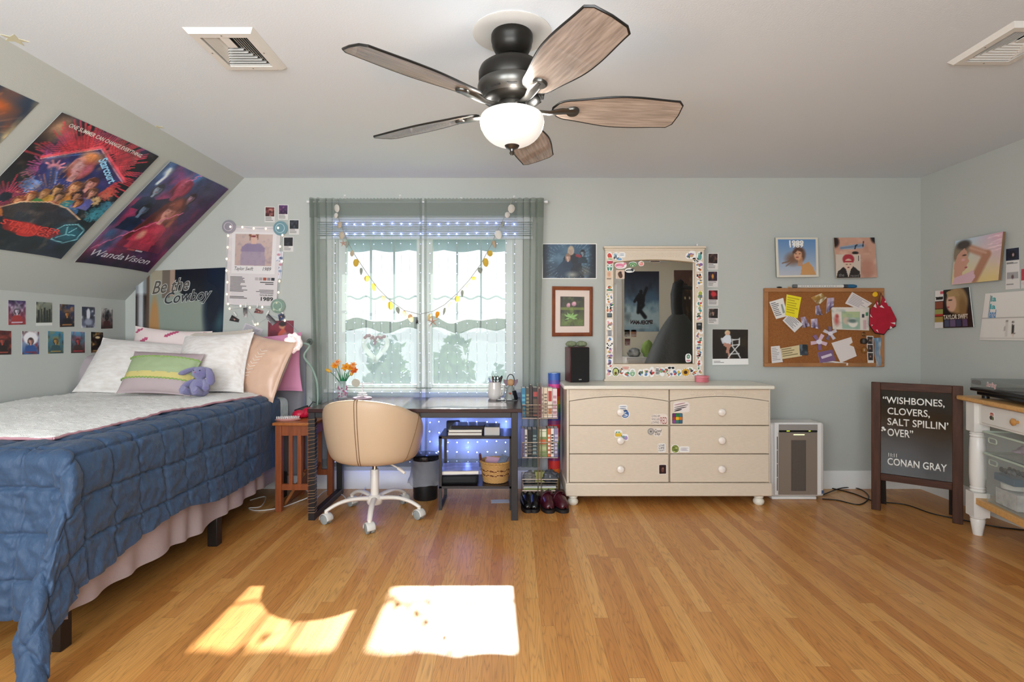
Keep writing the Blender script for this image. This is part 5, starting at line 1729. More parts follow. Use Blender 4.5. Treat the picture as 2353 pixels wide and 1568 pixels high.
mb.build('wires', mat('clear_wire', '#9fa8b5', .3), sl_)
big = big[:100]
for b in big:
    MB().ball(b, .0042, 8, 6).build('bulb', m_bulb, sl_)
mb = MB()
for b in small:
    mb.ball(b, .0028, 6, 4)
tag(mb.build('bulbs', mat('led_bulb_small', '#e8ecff', .4, emit=7, emit_col='#a9b6ff'), sl_), kind='stuff')
for px, z in ((985, .58), (1010, .36), (1065, .5), (1075, .33), (1115, .42), (1160, .5), (880, .5), (850, .3)):
    L_ = light('led_glow', 'POINT', (0, 0, 0), (0, 0, 0), .42, (.16, .25, 1), shadow_soft_size=.012)
    L_.parent = sl_
    L_.location = Vector((X(px, LY), LY - .012, z)) - Vector(sl_.location)
# heart of lace in the left sash
hc = P(863, 797, 4.19)
ht = thing('heart_ornament', 'white lace heart with pink roses hanging in the left half of the window', 'ornament', hc)
def hrt(t, s_):
    return Vector((.0071 * s_ * 16 * math.sin(t) ** 3 * .95, 0, .0071 * s_ * (13 * math.cos(t) - 5 * math.cos(2 * t) - 2 * math.cos(3 * t) - math.cos(4 * t)) * 1.12)) + hc
MB().tube([hrt(i * 2 * PI / 60, .84) for i in range(60)], .018, 10, closed=True).build('lace_ring', sheer('lace', '#dfe3e2', .1, .55), ht)
mb = MB()
rng = random.Random(5)
for i in range(16):
    t = -1.2 + 2.4 * i / 15
    mb.ball(hrt(t, .84) + Vector((0, -.02, rng.uniform(-.012, .012))), rng.uniform(.009, .014), 8, 6)
mb.build('roses', mat('rose_fabric', '#c7a0aa', .8), ht)
MB().cyl(hc + Vector((0, 0, .06)), hc + Vector((0, 0, .36)), .001, n=5).build('cord', mat('twine'), ht)
# ================================================================== dresser
QY = 3.78                                            # front plane of the drawers
m_cr = mat('cream_lacquer', '#dccdb9', .42, var=.05, vscale=30, vstretch=(1, 1, 9), bump=.05, bscale=30, bstretch=(1, 1, 12))
m_crt = mat('cream_top', '#e9e3d4', .3, var=.03, vscale=6, vstretch=(1, 6, 6))
gx0, gx1 = X(1303, QY), X(1771, QY)
dr = thing('dresser', 'cream six drawer dresser with stickers against the back wall', 'dresser', ((gx0 + gx1) / 2, 3.97, 0))
MB().box(gx0, gx1, QY + .034, 4.16, .075, .805).build('carcass', m_cr, dr, bevel=.004)
for q0, q1 in ((gx0, gx0 + .0155), (gx1 - .0085, gx1)):
    MB().box(q0, q1, QY + .002, QY + .0338, .158, .8075).build('side_stile', m_cr, dr, bevel=.002)
MB().box(gx0 - .024, gx1 + .02, QY - .028, 4.175, .808, .835).build('dresser_top', m_crt, dr, bevel=.008, seg=3)
MB().box(gx0 - .01, gx1 + .01, QY - .012, 4.17, .066, .158).build('plinth', m_cr, dr, bevel=.008)
for x in (X(1318, QY), X(1748, QY)):
    for y in (QY + .03, 4.11):
        MB().lathe([(0, 0), (.025, 0), (.036, .012), (.038, .026), (.03, .042), (.024, .046), (.032, .052), (.032, .066), (0, .066)], 24, M=TR(x, y, 0)).build('foot', m_crt, dr)
DC = [(X(1308.5, QY), X(1537, QY)), (X(1540, QY), X(1768, QY))]
zrow = [(.559, None), (.3615, .5535), (.163, .3560)]
m_knob = mat('white_knob', '#f0e7de', .25)
drawers = {}
for ci, (x0, x1) in enumerate(DC):
    cx_ = (x0 + x1) / 2
    def arch(x, lift=0.0):
        t = (x - cx_) / ((x1 - x0) / 2)
        return .722 + .034 * math.cos(min(1, abs(t)) * PI / 2 * .98) + lift
    # carved frieze above the arch
    n_ = 24
    poly = [(x0, .804), *[(x0 + (x1 - x0) * i / n_, arch(x0 + (x1 - x0) * i / n_, .004)) for i in range(n_ + 1)], (x1, .804)]
    YM = Matrix(((1, 0, 0, 0), (0, 0, -1, 0), (0, 1, 0, 0), (0, 0, 0, 1)))     # local z -> -y
    fz = MB().prism(poly, -(QY + .033), -(QY + .002), M=YM).build('frieze', m_cr, dr)
    mb = MB()
    for q in (-1, 1):
        for k in range(8):
            xx = cx_ + q * (.018 + .024 * k) * .93
            zz_ = arch(xx, .012) + (.8 - arch(xx, .012)) * .45
            s_ = .014 + .0022 * k
            for w_ in (-1, 1):
                pts = [Vector((xx + q * s_ * t, QY + .0015, zz_ + w_ * s_ * .55 * math.sin(PI * t) - q * 0 + .004 * w_)) for t in [i / 7 for i in range(8)]]
                mb.tube(pts, [.0006 + .0017 * math.sin(PI * i / 7) for i in range(8)], 6)
            if k > 4:
                mb.tube([Vector((xx + q * s_ * t, QY + .0015, zz_)) for t in (0, .4, .9)], [.001, .0014, .0006], 5)
    mb.tube([Vector((cx_ + .04 * t, QY + .0015, arch(cx_, .012) + (.8 - arch(cx_, .012)) * .45)) for t in (-1, -.5, 0, .5, 1)], [.0008, .002, .003, .002, .0008], 6)
    mb.build('carving', m_cr, fz)
    for ri, (z0, z1) in enumerate(zrow):
        if z1 is None:
            n_ = 24
            poly = [(x0 + .002, z0)] + [(x1 - .002, z0)] + [(x1 - .002 - (x1 - x0 - .004) * i / n_, arch(x1 - .002 - (x1 - x0 - .004) * i / n_)) for i in range(n_ + 1)]
        else:
            poly = [(x0 + .002, z0), (x1 - .002, z0), (x1 - .002, z1), (x0 + .002, z1)]
        d_ = MB().prism(poly, -(QY + .033), -(QY - .004), M=YM).build('drawer', m_cr, dr, bevel=.004, seg=3)
        zk = (z0 + (z1 or .745)) / 2
        MB().lathe([(.009, 0), (.009, .012), (.013, .016), (.023, .022), (.026, .030), (.022, .039), (.012, .043), (0, .044)], 24, M=TR(X((1424, 1655)[ci], QY), QY - .004, zk, 90)).build('knob', m_knob, d_)
        drawers[(ci, ri)] = d_

# ------------------------------------------------------------------ stickers
m_stk = mat('sticker_print', vcol=True, rough=.35)
def blob(n, rx, ry, seed, wob=.12, pw=2.0):
    out = []
    for i in range(n):
        a = 2 * PI * i / n
        k = 1 + wob * nz(math.cos(a) * 1.5 + seed * 3.1, math.sin(a) * 1.5, seed)
        c_, s_ = math.cos(a), math.sin(a)
        out.append((rx * k * math.copysign(abs(c_) ** (2 / pw), c_), ry * k * math.copysign(abs(s_) ** (2 / pw), s_)))
    return out
def sticker(px, py, w, h, d, parent, parts, border='#f3f0ec', rot=0, seed=1, pw=2.0, wob=.12, texts=()):
    """a paper sticker w x h pixels in the photograph; parts = (dx, dy, rx, ry, colour[, rot]) in half sizes"""
    k = d / F
    M0 = Matrix.Translation(P(px, py, d)) @ Euler((R(90), 0, 0)).to_matrix().to_4x4() @ Euler((0, 0, R(rot))).to_matrix().to_4x4()
    W_, H_ = w * k / 2, h * k / 2
    mb = MB()
    mb.k = border
    if border:
        mb.prism(blob(22, W_, H_, seed, wob, pw), 0.0002, .0008, M=M0)
    z = .0009
    for i, q in enumerate(parts):
        mb.k = q[4]
        pl = blob(16, q[2] * W_, q[3] * H_, seed + i, .08, q[6] if len(q) > 6 else 2.2)
        a = R(q[5]) if len(q) > 5 else 0
        pl = [(x * math.cos(a) - y * math.sin(a) + q[0] * W_, x * math.sin(a) + y * math.cos(a) + q[1] * H_) for x, y in pl]
        mb.add([(x, y, z) for x, y in pl], [tuple(range(len(pl)))], M=M0)
        z += .00025
    for t in texts:
        bx = t[1]
        fn = lambda u, v, off: M0 @ Vector(((2 * u - 1) * W_, (1 - 2 * v) * H_, z + off))
        lettering(mb, t[0], fn, bx, t[2], .0002, **(t[3] if len(t) > 3 else {}))
    return mb.build('sticker', m_stk, parent, flat=True, orient=False)
ST = QY - .0042
sticker(1432, 939, 20, 16, ST, drawers[0, 0], [(0, .5, .85, .12, '#7b879e'), (0, 0, .8, .12, '#7b879e'), (0, -.5, .6, .12, '#7b879e')], pw=6)
sticker(1437, 952, 20, 20, ST, drawers[0, 0], [(0, 0, .85, .85, '#3f6ba6'), (-.2, .3, .5, .12, '#e6edf5', 20), (.1, -.1, .6, .12, '#e6edf5', -20), (0, -.45, .5, .1, '#e6edf5')])
sticker(1515, 964, 38, 24, ST, drawers[0, 0], [], seed=3, pw=5, border='#e9ddd3', texts=[('LOVING HIM', (.04, .08, .55, .3), '#43343a'), ('WAS LIKE', (.04, .38, .55, .6), '#43343a'), ('LOVING', (.04, .68, .5, .9), '#43343a'), ('RED', (.58, .30, .97, .94), '#9a2f3c')])
sticker(1566, 936, 38, 24, ST, drawers[1, 0], [(-.2, .6, .7, .1, '#b58a93', 12), (0, .2, .9, .1, '#7c6f72', 12), (-.1, -.2, .8, .1, '#48454a', 12), (-.4, -.6, .5, .14, '#3e3b40', 14)], pw=5, border='#eadfd8')
sticker(1557, 962, 24, 24, ST, drawers[1, 0], [(-.62, .62, .3, .3, '#6f2d6e', 0, 6), (0, .62, .3, .3, '#2f7f3f', 0, 6), (.62, .62, .3, .3, '#3f6f88', 0, 6), (-.62, 0, .3, .3, '#a33b36', 0, 6), (0, 0, .3, .3, '#e1b22c', 0, 6), (.62, 0, .3, .3, '#c9752b', 0, 6), (-.62, -.62, .3, .3, '#8b4a8c', 0, 6), (0, -.62, .3, .3, '#41776a', 0, 6), (.62, -.62, .3, .3, '#35627c', 0, 6)], pw=14, wob=.0, border='#2c3a35')
sticker(1421, 997, 18, 17, ST, drawers[0, 1], [(0, -.2, .85, .6, '#d9b53d', 0, 4), (0, .35, .6, .3, '#cfe0b8', 0, 4), (-.4, .35, .18, .2, '#5f8f83'), (.2, .35, .18, .2, '#5f8f83')], pw=4)
sticker(1436, 1006, 16, 15, ST, drawers[0, 1], [(-.3, .1, .5, .5, '#7aa79a'), (.35, -.1, .5, .6, '#a98fc0')], pw=4)
sticker(1496, 992, 16, 16, ST, drawers[0, 1], [(0, 0, .95, .95, '#a09a94'), (0, 0, .6, .6, '#c2bcb6'), (0, 0, .35, .35, '#8d8882'), (0, 0, .12, .12, '#3c3936')], wob=0, border='#bdb5ad')
sticker(1512, 994, 20, 18, ST, drawers[0, 1], [], pw=4, texts=[('Good', (.1, .08, .95, .5), '#2b2827', dict(shear=.3, bold=.01)), ('Day', (.15, .5, .8, .95), '#2b2827', dict(shear=.3, bold=.01))], border='#e6ddd3')
sticker(1521, 1030, 17, 20, ST, drawers[0, 1], [], pw=8, texts=[('LIVE', (.1, .08, .9, .33), '#4a4442', dict(bold=.02)), ('LIFE', (.1, .38, .9, .63), '#4a4442', dict(bold=.02)), ('HAPPY', (.08, .68, .92, .92), '#8a827c', dict(bold=.02))])
sticker(1552, 1032, 18, 19, ST, drawers[1, 1], [(0, 0, .92, .92, '#7f8a45'), (-.4, .3, .25, .12, '#4d5a27'), (.3, .2, .3, .12, '#c9cf8a'), (0, -.3, .5, .14, '#4d5a27'), (-.3, -.6, .3, .1, '#c9cf8a')], pw=3)
sticker(1573, 1033, 23, 13, ST, drawers[1, 1], [(0, .4, .85, .1, '#9b93a3'), (-.1, 0, .75, .1, '#9b93a3'), (0, -.4, .85, .1, '#9b93a3')], pw=8)
sticker(1523, 1079, 18, 22, ST, drawers[0, 2], [(0, 0, .9, .92, '#2c1a1d', 0, 12), (0, -.1, .35, .5, '#6b4037'), (.1, .2, .2, .2, '#8d6a58')], pw=14, wob=0)

# ================================================================== mirror with stickers
MY = 4.095                                           # front of the frame
mx = lambda q: 1380 + q * .2041
my_ = lambda q: 560 + q * .2041
fx0, fx1 = X(mx(56), MY), X(mx(1165), MY)
ix0, ix1 = X(mx(150), MY), X(mx(1058), MY)
fz0, iz0 = .836, Z(my_(1355), MY)
fz1 = Z(my_(75), MY)
ia = lambda x: Z(my_(212), MY) + .020 * math.cos((x - (ix0 + ix1) / 2) / ((ix1 - ix0) / 2) * PI / 2)
mi = thing('mirror', 'cream framed mirror covered in stickers standing on the dresser', 'mirror', ((fx0 + fx1) / 2, 4.13, .836))
n_ = 24
poly_t = [(ix0 + (ix1 - ix0) * i / n_, ia(ix0 + (ix1 - ix0) * i / n_)) for i in range(n_ + 1)]
YM = Matrix(((1, 0, 0, 0), (0, 0, -1, 0), (0, 1, 0, 0), (0, 0, 0, 1)))
mb = MB()
mb.prism([(fx0, fz0), (ix0, fz0), (ix0, fz1), (fx0, fz1)], -(MY + .035), -MY, M=YM)
mb.prism([(ix1, fz0), (fx1, fz0), (fx1, fz1), (ix1, fz1)], -(MY + .035), -MY, M=YM)
mb.prism([(ix0, fz0), (ix1, fz0), (ix1, iz0), (ix0, iz0)], -(MY + .035), -MY, M=YM)
mb.prism([(ix1, fz1), (ix0, fz1)] + poly_t, -(MY + .035), -MY, M=YM)
fr_ = mb.build('mirror_frame', m_cr, mi)
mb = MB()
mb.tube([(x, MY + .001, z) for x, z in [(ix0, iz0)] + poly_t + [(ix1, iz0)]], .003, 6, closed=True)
mb.build('inner_bead', mat('bead_shadow', '#a58d6c', .4), fr_)  # tan bead line around the glass, darker than the frame
mb = MB().box(fx0 - .004, fx1 + .006, MY - .006, MY + .04, fz1, fz1 + .014).box(fx0 - .012, fx1 + .014, MY - .016, MY + .045, fz1 + .014, fz1 + .03)
mb.build('cornice', m_cr, mi, bevel=.004, seg=3)
MB().box(fx0 - .01, fx1 + .01, MY - .01, MY + .04, .8355, .851).build('base_moulding', m_cr, mi, bevel=.004, seg=3)
mb = MB()
cx_ = (ix0 + ix1) / 2
for q in (-1, 1):
    for k in range(9):
        xx = cx_ + q * (.012 + .021 * k)
        z_ = Z(my_(128), MY)
        for w_ in (-1, 1):
            pts = [Vector((xx + q * .02 * t, MY, z_ + w_ * .011 * math.sin(PI * t))) for t in [i / 6 for i in range(7)]]
            mb.tube(pts, [.0006 + .0016 * math.sin(PI * i / 6) for i in range(7)], 5)
mb.tube([Vector((cx_ + .03 * t, MY, Z(my_(128), MY))) for t in (-1, -.5, 0, .5, 1)], [.0008, .002, .003, .002, .0008], 6)
mb.build('carving', m_cr, fr_)
m_mir = mat('mirror_silver', '#eceeed', .012, 1.0)
MB().prism([(ix0 - .006, iz0 - .006), (ix1 + .006, iz0 - .006), (ix1 + .006, ia(ix1)), *[(x, z + .006) for x, z in reversed(poly_t)], (ix0 - .006, ia(ix0))], -(MY + .022), -(MY + .018), M=YM).build('mirror_glass', m_mir, mi)
RGB = ['#c9413f', '#3f7f63', '#d98a4b', '#5f86b3', '#d7b64a', '#8a6aa3', '#e3a0a8', '#2f3a3c', '#7fa86b', '#b5533c', '#4f9a9a', '#caa27a']
def sk(x, y, w, h, parts, **kw):
    return sticker(mx(x), my_(y), w * .2041 * 2, h * .2041 * 2, kw.pop('d', MY - .0004), mi, parts, **kw)
def rnd_parts(seed, n=5):
    r = random.Random(seed)
    return [(r.uniform(-.5, .5), r.uniform(-.55, .55), r.uniform(.2, .5), r.uniform(.15, .45), r.choice(RGB), r.uniform(-60, 60)) for _ in range(n)]
sk(105, 140, 34, 46, [(0, .0, .7, .7, '#d2483f', 20), (.1, -.55, .75, .16, '#f0d9c5'), (.1, -.75, .75, .12, '#6fa257')], seed=2)
sk(108, 212, 32, 20, [(0, 0, .9, .8, '#c43f58', 0, 5), (-.9, .2, .14, .6, '#8f2a40'), (.9, .2, .14, .6, '#8f2a40')], pw=4)
sk(175, 140, 36, 42, [(-.3, .3, .4, .4, '#9fb8c9'), (.3, .4, .3, .3, '#c6d5dd'), (0, -.2, .3, .5, '#5f7689'), (-.5, -.5, .2, .4, '#23262b')])
sk(243, 128, 38, 30, [(0, .45, .75, .1, '#9aa9bb'), (0, .1, .7, .1, '#9aa9bb'), (0, -.25, .7, .1, '#9aa9bb')], pw=4)
sk(215, 175, 34, 20, [(0, -.1, .85, .6, '#6f9fc9')])
sk(104, 272, 40, 42, [(-.42, 0, .34, .82, '#4f8f78', 6), (.42, 0, .34, .82, '#4f8f78', -6), (-.42, .3, .2, .25, '#e6efe6'), (.42, .3, .2, .25, '#e6efe6')])
sk(97, 360, 28, 48, [(-.3, .3, .25, .6, '#d59b78'), (.3, .3, .25, .6, '#d59b78'), (0, -.75, .9, .18, '#9c8a78', 0, 6)], border='#e3c6ac', pw=5)
sk(104, 505, 38, 36, [(0, .35, .6, .5, '#3d6f5a'), (-.3, .3, .25, .3, '#c94f42'), (.3, .35, .25, .3, '#d9a24a'), (0, -.5, .85, .28, '#3f7a58', 0, 6)])
for i, (x, y, w, h) in enumerate([(78, 580, 18, 26), (122, 600, 20, 40), (84, 640, 22, 36), (125, 690, 22, 40), (92, 740, 30, 40), (122, 755, 18, 36), (103, 808, 30, 26), (104, 885, 38, 38), (98, 940, 30, 24), (104, 1010, 36, 46), (110, 1085, 36, 30), (104, 1150, 40, 34), (108, 1205, 34, 30), (104, 1262, 36, 32), (104, 1320, 36, 36), (104, 1372, 30, 26)]):
    pr_ = rnd_parts(i * 7 + 3)
    if i == 11:      # panda
        pr_ = [(0, -.1, .8, .75, '#f1efea'), (-.65, .6, .25, .25, '#1d1d1f'), (.65, .6, .25, .25, '#1d1d1f'), (-.3, .1, .2, .22, '#1d1d1f'), (.3, .1, .2, .22, '#1d1d1f'), (0, -.25, .12, .1, '#1d1d1f'), (-.6, -.7, .3, .3, '#1d1d1f')]
    if i == 6:
        pr_ = [(0, 0, .95, .95, '#3a4648', 0, 10), (0, .2, .7, .5, '#56666a', 0, 10)]
    if i == 9:
        pr_ = [(0, .6 - .3 * k, .85, .1, '#34343a') for k in range(5)]
    if i == 4:
        pr_ = [(-.4, .4, .3, .5, '#3f7a4e'), (-.35, -.3, .45, .5, '#d88a4a'), (-.35, -.3, .3, .3, '#c26b3a')]
    sk(x, y, w, h, pr_, seed=i + 4, pw=[2, 3, 5][i % 3])
GLD = MY + .0175                                     # stickers on the glass itself
sk(228, 245, 68, 40, [(-.15, -.1, .75, .6, '#e58aa5'), (.7, .45, .25, .3, '#e58aa5', 30), (-.2, -.4, .5, .18, '#f4cfd9'), (-.5, .05, .05, .08, '#5a2a3a')], d=GLD)
sk(365, 232, 46, 28, [(0, -.2, .95, .9, '#4f8f5a'), (0, -.35, .7, .65, '#9cc08d'), (0, -.5, .45, .45, '#3f7a4a'), (0, -.65, .2, .25, '#e7efe0')], d=GLD)
sk(460, 225, 32, 30, [(0, -.1, .75, .7, '#e3908a'), (.3, .5, .2, .25, '#7a9a5c'), (-.2, .1, .25, .25, '#f1c5bd')], d=GLD)
sk(330, 302, 54, 26, [(0, -.1, .85, .5, '#33373b'), (.55, .5, .35, .3, '#26292c'), (-.1, -.4, .6, .3, '#d7d9d6')], d=GLD)
sk(224, 348, 48, 50, [(0, 0, .96, .96, '#d8bda6', 0, 12), (0, -.1, .5, .75, '#54392a', 20), (.1, .4, .25, .3, '#3c281e')], pw=14, wob=0, d=GLD)
sk(616, 201, 56, 11, [(0, 0, .95, .75, '#4a3b36', 0, 12)], pw=14, wob=0, border='#c9bfb2', d=GLD)
sk(990, 1290, 34, 48, [(0, .35, .55, .5, '#3f6f5a'), (0, .35, .3, .3, '#a7c4b0'), (0, -.6, .7, .2, '#d58a95')], d=GLD, pw=3)
for i, (x, y, w, h) in enumerate([(985, 140, 26, 34), (1035, 130, 44, 48), (1072, 185, 34, 24), (1120, 140, 36, 52), (1115, 235, 38, 40), (1115, 295, 34, 20), (1105, 365, 28, 30), (1132, 375, 20, 44), (1120, 440, 32, 28), (1090, 490, 14, 22), (1125, 575, 32, 40), (1120, 615, 26, 28), (1115, 680, 38, 36), (1115, 745, 38, 34), (1112, 800, 36, 24), (1112, 840, 40, 30), (1113, 930, 34, 42), (1130, 985, 26, 34), (1095, 1030, 20, 38), (1132, 1070, 24, 24), (1108, 1115, 38, 32), (1112, 1170, 36, 36), (1115, 1235, 38, 36), (1105, 1280, 24, 26), (1115, 1345, 34, 40), (1108, 1400, 20, 22)]):
    pr_ = rnd_parts(i * 11 + 50)
    if i == 10:
        pr_ = [(0, .3, .7, .6, '#a3b04a'), (0, -.5, .75, .45, '#6f7680', 0, 5), (0, .9, .2, .2, '#d9c24a')]
    if i == 16:
        pr_ = [(0, 0, .95, .95, '#2c2f30', 0, 10), (0, .5, .5, .06, '#b9bdbc'), (0, .3, .6, .06, '#b9bdbc')]
    if i == 3:
        pr_ = [(0, -.2, .6, .7, '#5f9f98'), (.4, .6, .3, .3, '#33363a'), (-.2, .4, .3, .3, '#7fb3a4')]
    sk(x, y, w, h, pr_, seed=i + 30, pw=[2, 3, 5][i % 3])
BOT = [(100, 1450, 36, 46), (172, 1445, 40, 54), (232, 1440, 28, 40), (285, 1400, 52, 24), (292, 1465, 42, 36), (362, 1455, 34, 46), (450, 1455, 30, 40), (512, 1455, 40, 46), (580, 1445, 30, 58), (640, 1440, 28, 44), (695, 1445, 34, 50), (745, 1430, 22, 40), (770, 1480, 24, 28), (798, 1400, 40, 18), (820, 1455, 40, 40), (885, 1455, 34, 38), (958, 1450, 46, 46), (1010, 1420, 36, 30), (1060, 1455, 36, 40), (1120, 1450, 26, 30)]
for i, (x, y, w, h) in enumerate(BOT):
    pr_ = rnd_parts(i * 13 + 200)
    kw = dict(seed=i + 70, pw=[2, 3][i % 2])
    if i == 1:
        pr_ = [(0, 0, .86, .9, '#3d4a26'), (0, -.05, .68, .74, '#c5cc7a'), (0, -.3, .36, .34, '#5f3d22')]
    if i == 5:
        pr_ = [(0, -.1, .75, .8, '#6f9f72'), (-.35, .4, .3, .26, '#f0eee2'), (.35, .4, .3, .26, '#f0eee2'), (-.35, .4, .12, .12, '#1f1f1f'), (.35, .4, .12, .12, '#1f1f1f'), (0, -.3, .35, .35, '#bcd2ae')]
    if i == 13:
        pr_ = [(-.48, 0, .42, .7, '#1b1a1a'), (.48, 0, .42, .7, '#1b1a1a'), (0, .3, .3, .15, '#1b1a1a')]
    if i == 16:
        pr_ = [(.62 * math.cos(k * .524), .62 * math.sin(k * .524), .36, .2, '#e0a832', math.degrees(k * .524)) for k in range(12)] + [(0, 0, .45, .45, '#5c3a1e'), (0, 0, .25, .25, '#3d2613')]
    if i == 3:
        pr_ = [(0, .3, .85, .2, '#c4604c'), (0, -.4, .7, .2, '#c4604c')]
        kw['border'] = '#eadfd0'
    if i == 9:
        pr_ = [(0, .6 - .4 * k, .8, .13, '#3c3a3a') for k in range(4)]
    sk(x, y, w, h, pr_, **kw)
mb = MB().ball(P(mx(1090), my_(14), MY + .01), (.006, .006, .01), 10, 8)
mb.build('white_peg', mat('white_gloss'), mi)

# ================================================================== on the dresser
spk = thing('speaker', 'dark red bookshelf speaker with black front standing on the dresser', 'speaker', (.487, 4.075, .836), R(9))
M = world_m(spk)
MB().box(-.074, .074, -.07, .08, 0, .258, M=M).build('cabinet', mat('burgundy_veneer', '#5a1f20', .3, var=.25, vscale=6, vstretch=(1, 1, 12)), spk, bevel=.006)
MB().box(-.071, .071, -.083, -.0705, .002, .256, M=M).build('speaker_grille', mat('grille_cloth', '#141212', .85, bump=.3, bscale=900), spk, bevel=.008)
MB().box(-.010, .010, -.0842, -.083, .018, .024, M=M).build('badge', mat('silver_badge', '#c9c9c9', .3, .6), spk)
for q, lb_ in ((-1, 'left'), (1, 'right')):
    t = lumpy('moss_ball', 'pale green moss ball on top of the speaker, the %s one' % lb_, 'ornament', (.48 + q * .038, 4.07, .836 + .258 + .022), (.042, .036, .022), mat('pale_moss', '#8b9574', .95, bump=1, bscale=120, var=.2, vscale=60), 3 + q, .12)
    t['group'] = 'moss balls on the speaker'
pbx = thing('trinket_box', 'small pink trinket box at the right foot of the mirror', 'box', (X(1612, 4.04), 4.03, .836))
M = world_m(pbx)
def hexa(r, sx=1, sy=.7): return [(r * sx * math.cos(k * PI / 4 + PI / 8), r * sy * math.sin(k * PI / 4 + PI / 8)) for k in range(8)]
MB().prism(hexa(.050), 0, .030, M=M).build('box_base', mat('pink_card_box', '#cf6f78', .5), pbx)
MB().prism(hexa(.052), .030, .047, M=M).build('lid', mat('pink_card_lid', '#d67c84', .45), pbx, bevel=.002)

# ================================================================== air purifier
ap = thing('air_purifier', 'white air purifier with taupe front panel standing beside the dresser', 'air purifier', (2.06, 3.99, 0))
pz = lambda q: Z(860 + q * .272, 3.89)
pxx = lambda q: X(1280 + q * .272, 3.89)
m_aw = mat('white_abs', '#e6e4e1', .3)
MB().box(1.85, 2.242, 3.91, 4.09, .022, .552).build('housing', m_aw, ap, bevel=.018, seg=4)
MB().box(1.868, 2.19, 3.915, 4.08, 0, .0215).build('base', m_aw, ap, bevel=.006)
MB().box(pxx(1842), pxx(2242), 3.895, 3.909, pz(1026), pz(412)).build('front_bezel', m_aw, ap, bevel=.004)
fp = MB().box(pxx(1872), pxx(2200), 3.888, 3.8945, pz(1020), pz(494)).build('front_panel', mat('taupe_panel', '#93877c', .4, .3), ap, bevel=.002)
MB().box(pxx(1877), pxx(2200), 3.886, 3.8945, pz(474), pz(426)).build('control_panel', mat('grey_panel', '#a09c98', .35, .2), ap)
MB().box(pxx(1877), pxx(2200), 3.888, 3.8945, pz(492), pz(476)).build('display_slot', mat('dark_slot', '#191919', .3), ap)
mb = MB().box(pxx(1940), pxx(1966), 3.8865, 3.888, pz(484), pz(478)).box(pxx(2126), pxx(2142), 3.8865, 3.888, pz(484), pz(478))
mb.build('indicator', mat('green_led', '#c6d23a', .4, emit=.7, emit_col='#c8e03a'), ap)
MB().box(pxx(1998), pxx(2090), 3.8855, 3.888, pz(516), pz(508)).build('logo_bar', mat('light_bar', '#dfe6b8', .3, emit=.6), ap)
mb = MB()
for i in range(24):
    x = pxx(1978) + (pxx(2104) - pxx(1978)) * (i + .5) / 24
    mb.box(x - .0012, x + .0012, 3.8872, 3.888, pz(988), pz(558))
mb.build('intake_slots', mat('slot_grey', '#3c3835', .6), fp)
mb = MB()
for k in range(4):
    mb.box(pxx(1862), pxx(1868), 3.8935, 3.895, pz(640 + k * 116), pz(530 + k * 116))
mb.build('side_slots', mat('dark_slot'), ap)
MB().box(pxx(2243), pxx(2270), 3.9092, 3.91, pz(1018), pz(990)).build('energy_sticker', mat('blue_sticker', '#4a5f82', .4), ap)

# ================================================================== easel letter board
A_, B_ = Vector((2.447, 3.71, 0)), Vector((2.822, 3.408, 0))
ex = (B_ - A_).normalized()
LBW = (B_ - A_).length
eb = thing('letter_board', 'brown wooden easel sign with white letters on black felt in the right corner', 'letter board', (A_ + B_) / 2)
EM = frame_m(A_, ex, (0, 0, 1))                      # local x along, y up, z towards the viewer or away
if (EM.to_3x3() @ Vector((0, 0, 1))).dot(Vector((0, 0, 1.2)) - A_) < 0:
    EM = frame_m(A_ , ex, (0, 0, 1))
zs = 1 if (EM.to_3x3() @ Vector((0, 0, 1))).dot(Vector((0, 0, HC)) - A_) > 0 else -1
m_wal = mat('walnut_stain', '#4a2d20', .55, spec=.25, var=.35, vscale=5, vstretch=(9, 9, 1.2))
m_wal2 = mat('walnut_stain_rail', '#4a2d20', .55, spec=.25, var=.35, vscale=5, vstretch=(2, 2, 20))
def eb_box(x0, x1, y0, y1, z0, z1, name, m, parent=eb, **kw):
    return MB().box(x0, x1, y0, y1, min(z0 * zs, z1 * zs), max(z0 * zs, z1 * zs), M=EM).build(name, m, parent, **kw)
FW = .053
for x0 in (0, LBW - FW):
    eb_box(x0, x0 + FW, 0, .866, -.011, .011, 'leg', m_wal, bevel=.003)
eb_box(FW, LBW - FW, .815, .866, -.011, .011, 'top_rail', m_wal2, bevel=.003)
eb_box(FW, LBW - FW, .207, .253, -.011, .011, 'bottom_rail', m_wal2, bevel=.003)
face = eb_box(FW, LBW - FW, .253, .815, -.006, -.001, 'felt_face', mat('black_gloss_board', '#141718', .07, spec=.6))
bfn = lambda u, v, off: EM @ Vector((FW + u * (LBW - 2 * FW), .815 - v * .562, zs * (off - .001)))
for s_, bx in (('\u201cWISHBONES,', (.03, .075, .90, .170)), ('CLOVERS,', (.10, .205, .70, .300)), ('SALT SPILLIN\u2019', (.10, .33, .95, .415)), ('OVER\u201d', (.10, .455, .47, .545)), ('11:11', (.115, .748, .235, .792)), ('CONAN GRAY', (.10, .805, .93, .890))):
    mb = MB()
    lettering(mb, s_, bfn, bx, '#f1efe9', .0016, bold=.012)
    mb.build('lettering', mat('white_letters', '#f1efe9', .5), eb, solid=.0022, orient=False)
mb = MB()
for q, (u, v, r) in enumerate(((.035, .455, .010), (.06, .475, .008), (.02, .485, .006))):
    mb.ball(bfn(u, v, .004), (r, r, r), 8, 6)
mb.build('flower_pin', mat('white_letters'), eb)
for x0 in (.02, LBW - .07):
    MB().box(x0, x0 + .05, 0, .84, -.008, .008, M=EM @ TR(0, 0, -zs * .19) @ Euler((R(12 * zs), 0, 0)).to_matrix().to_4x4()).build('back_leg', mat('dark_stain', '#1d1613', .5), eb)

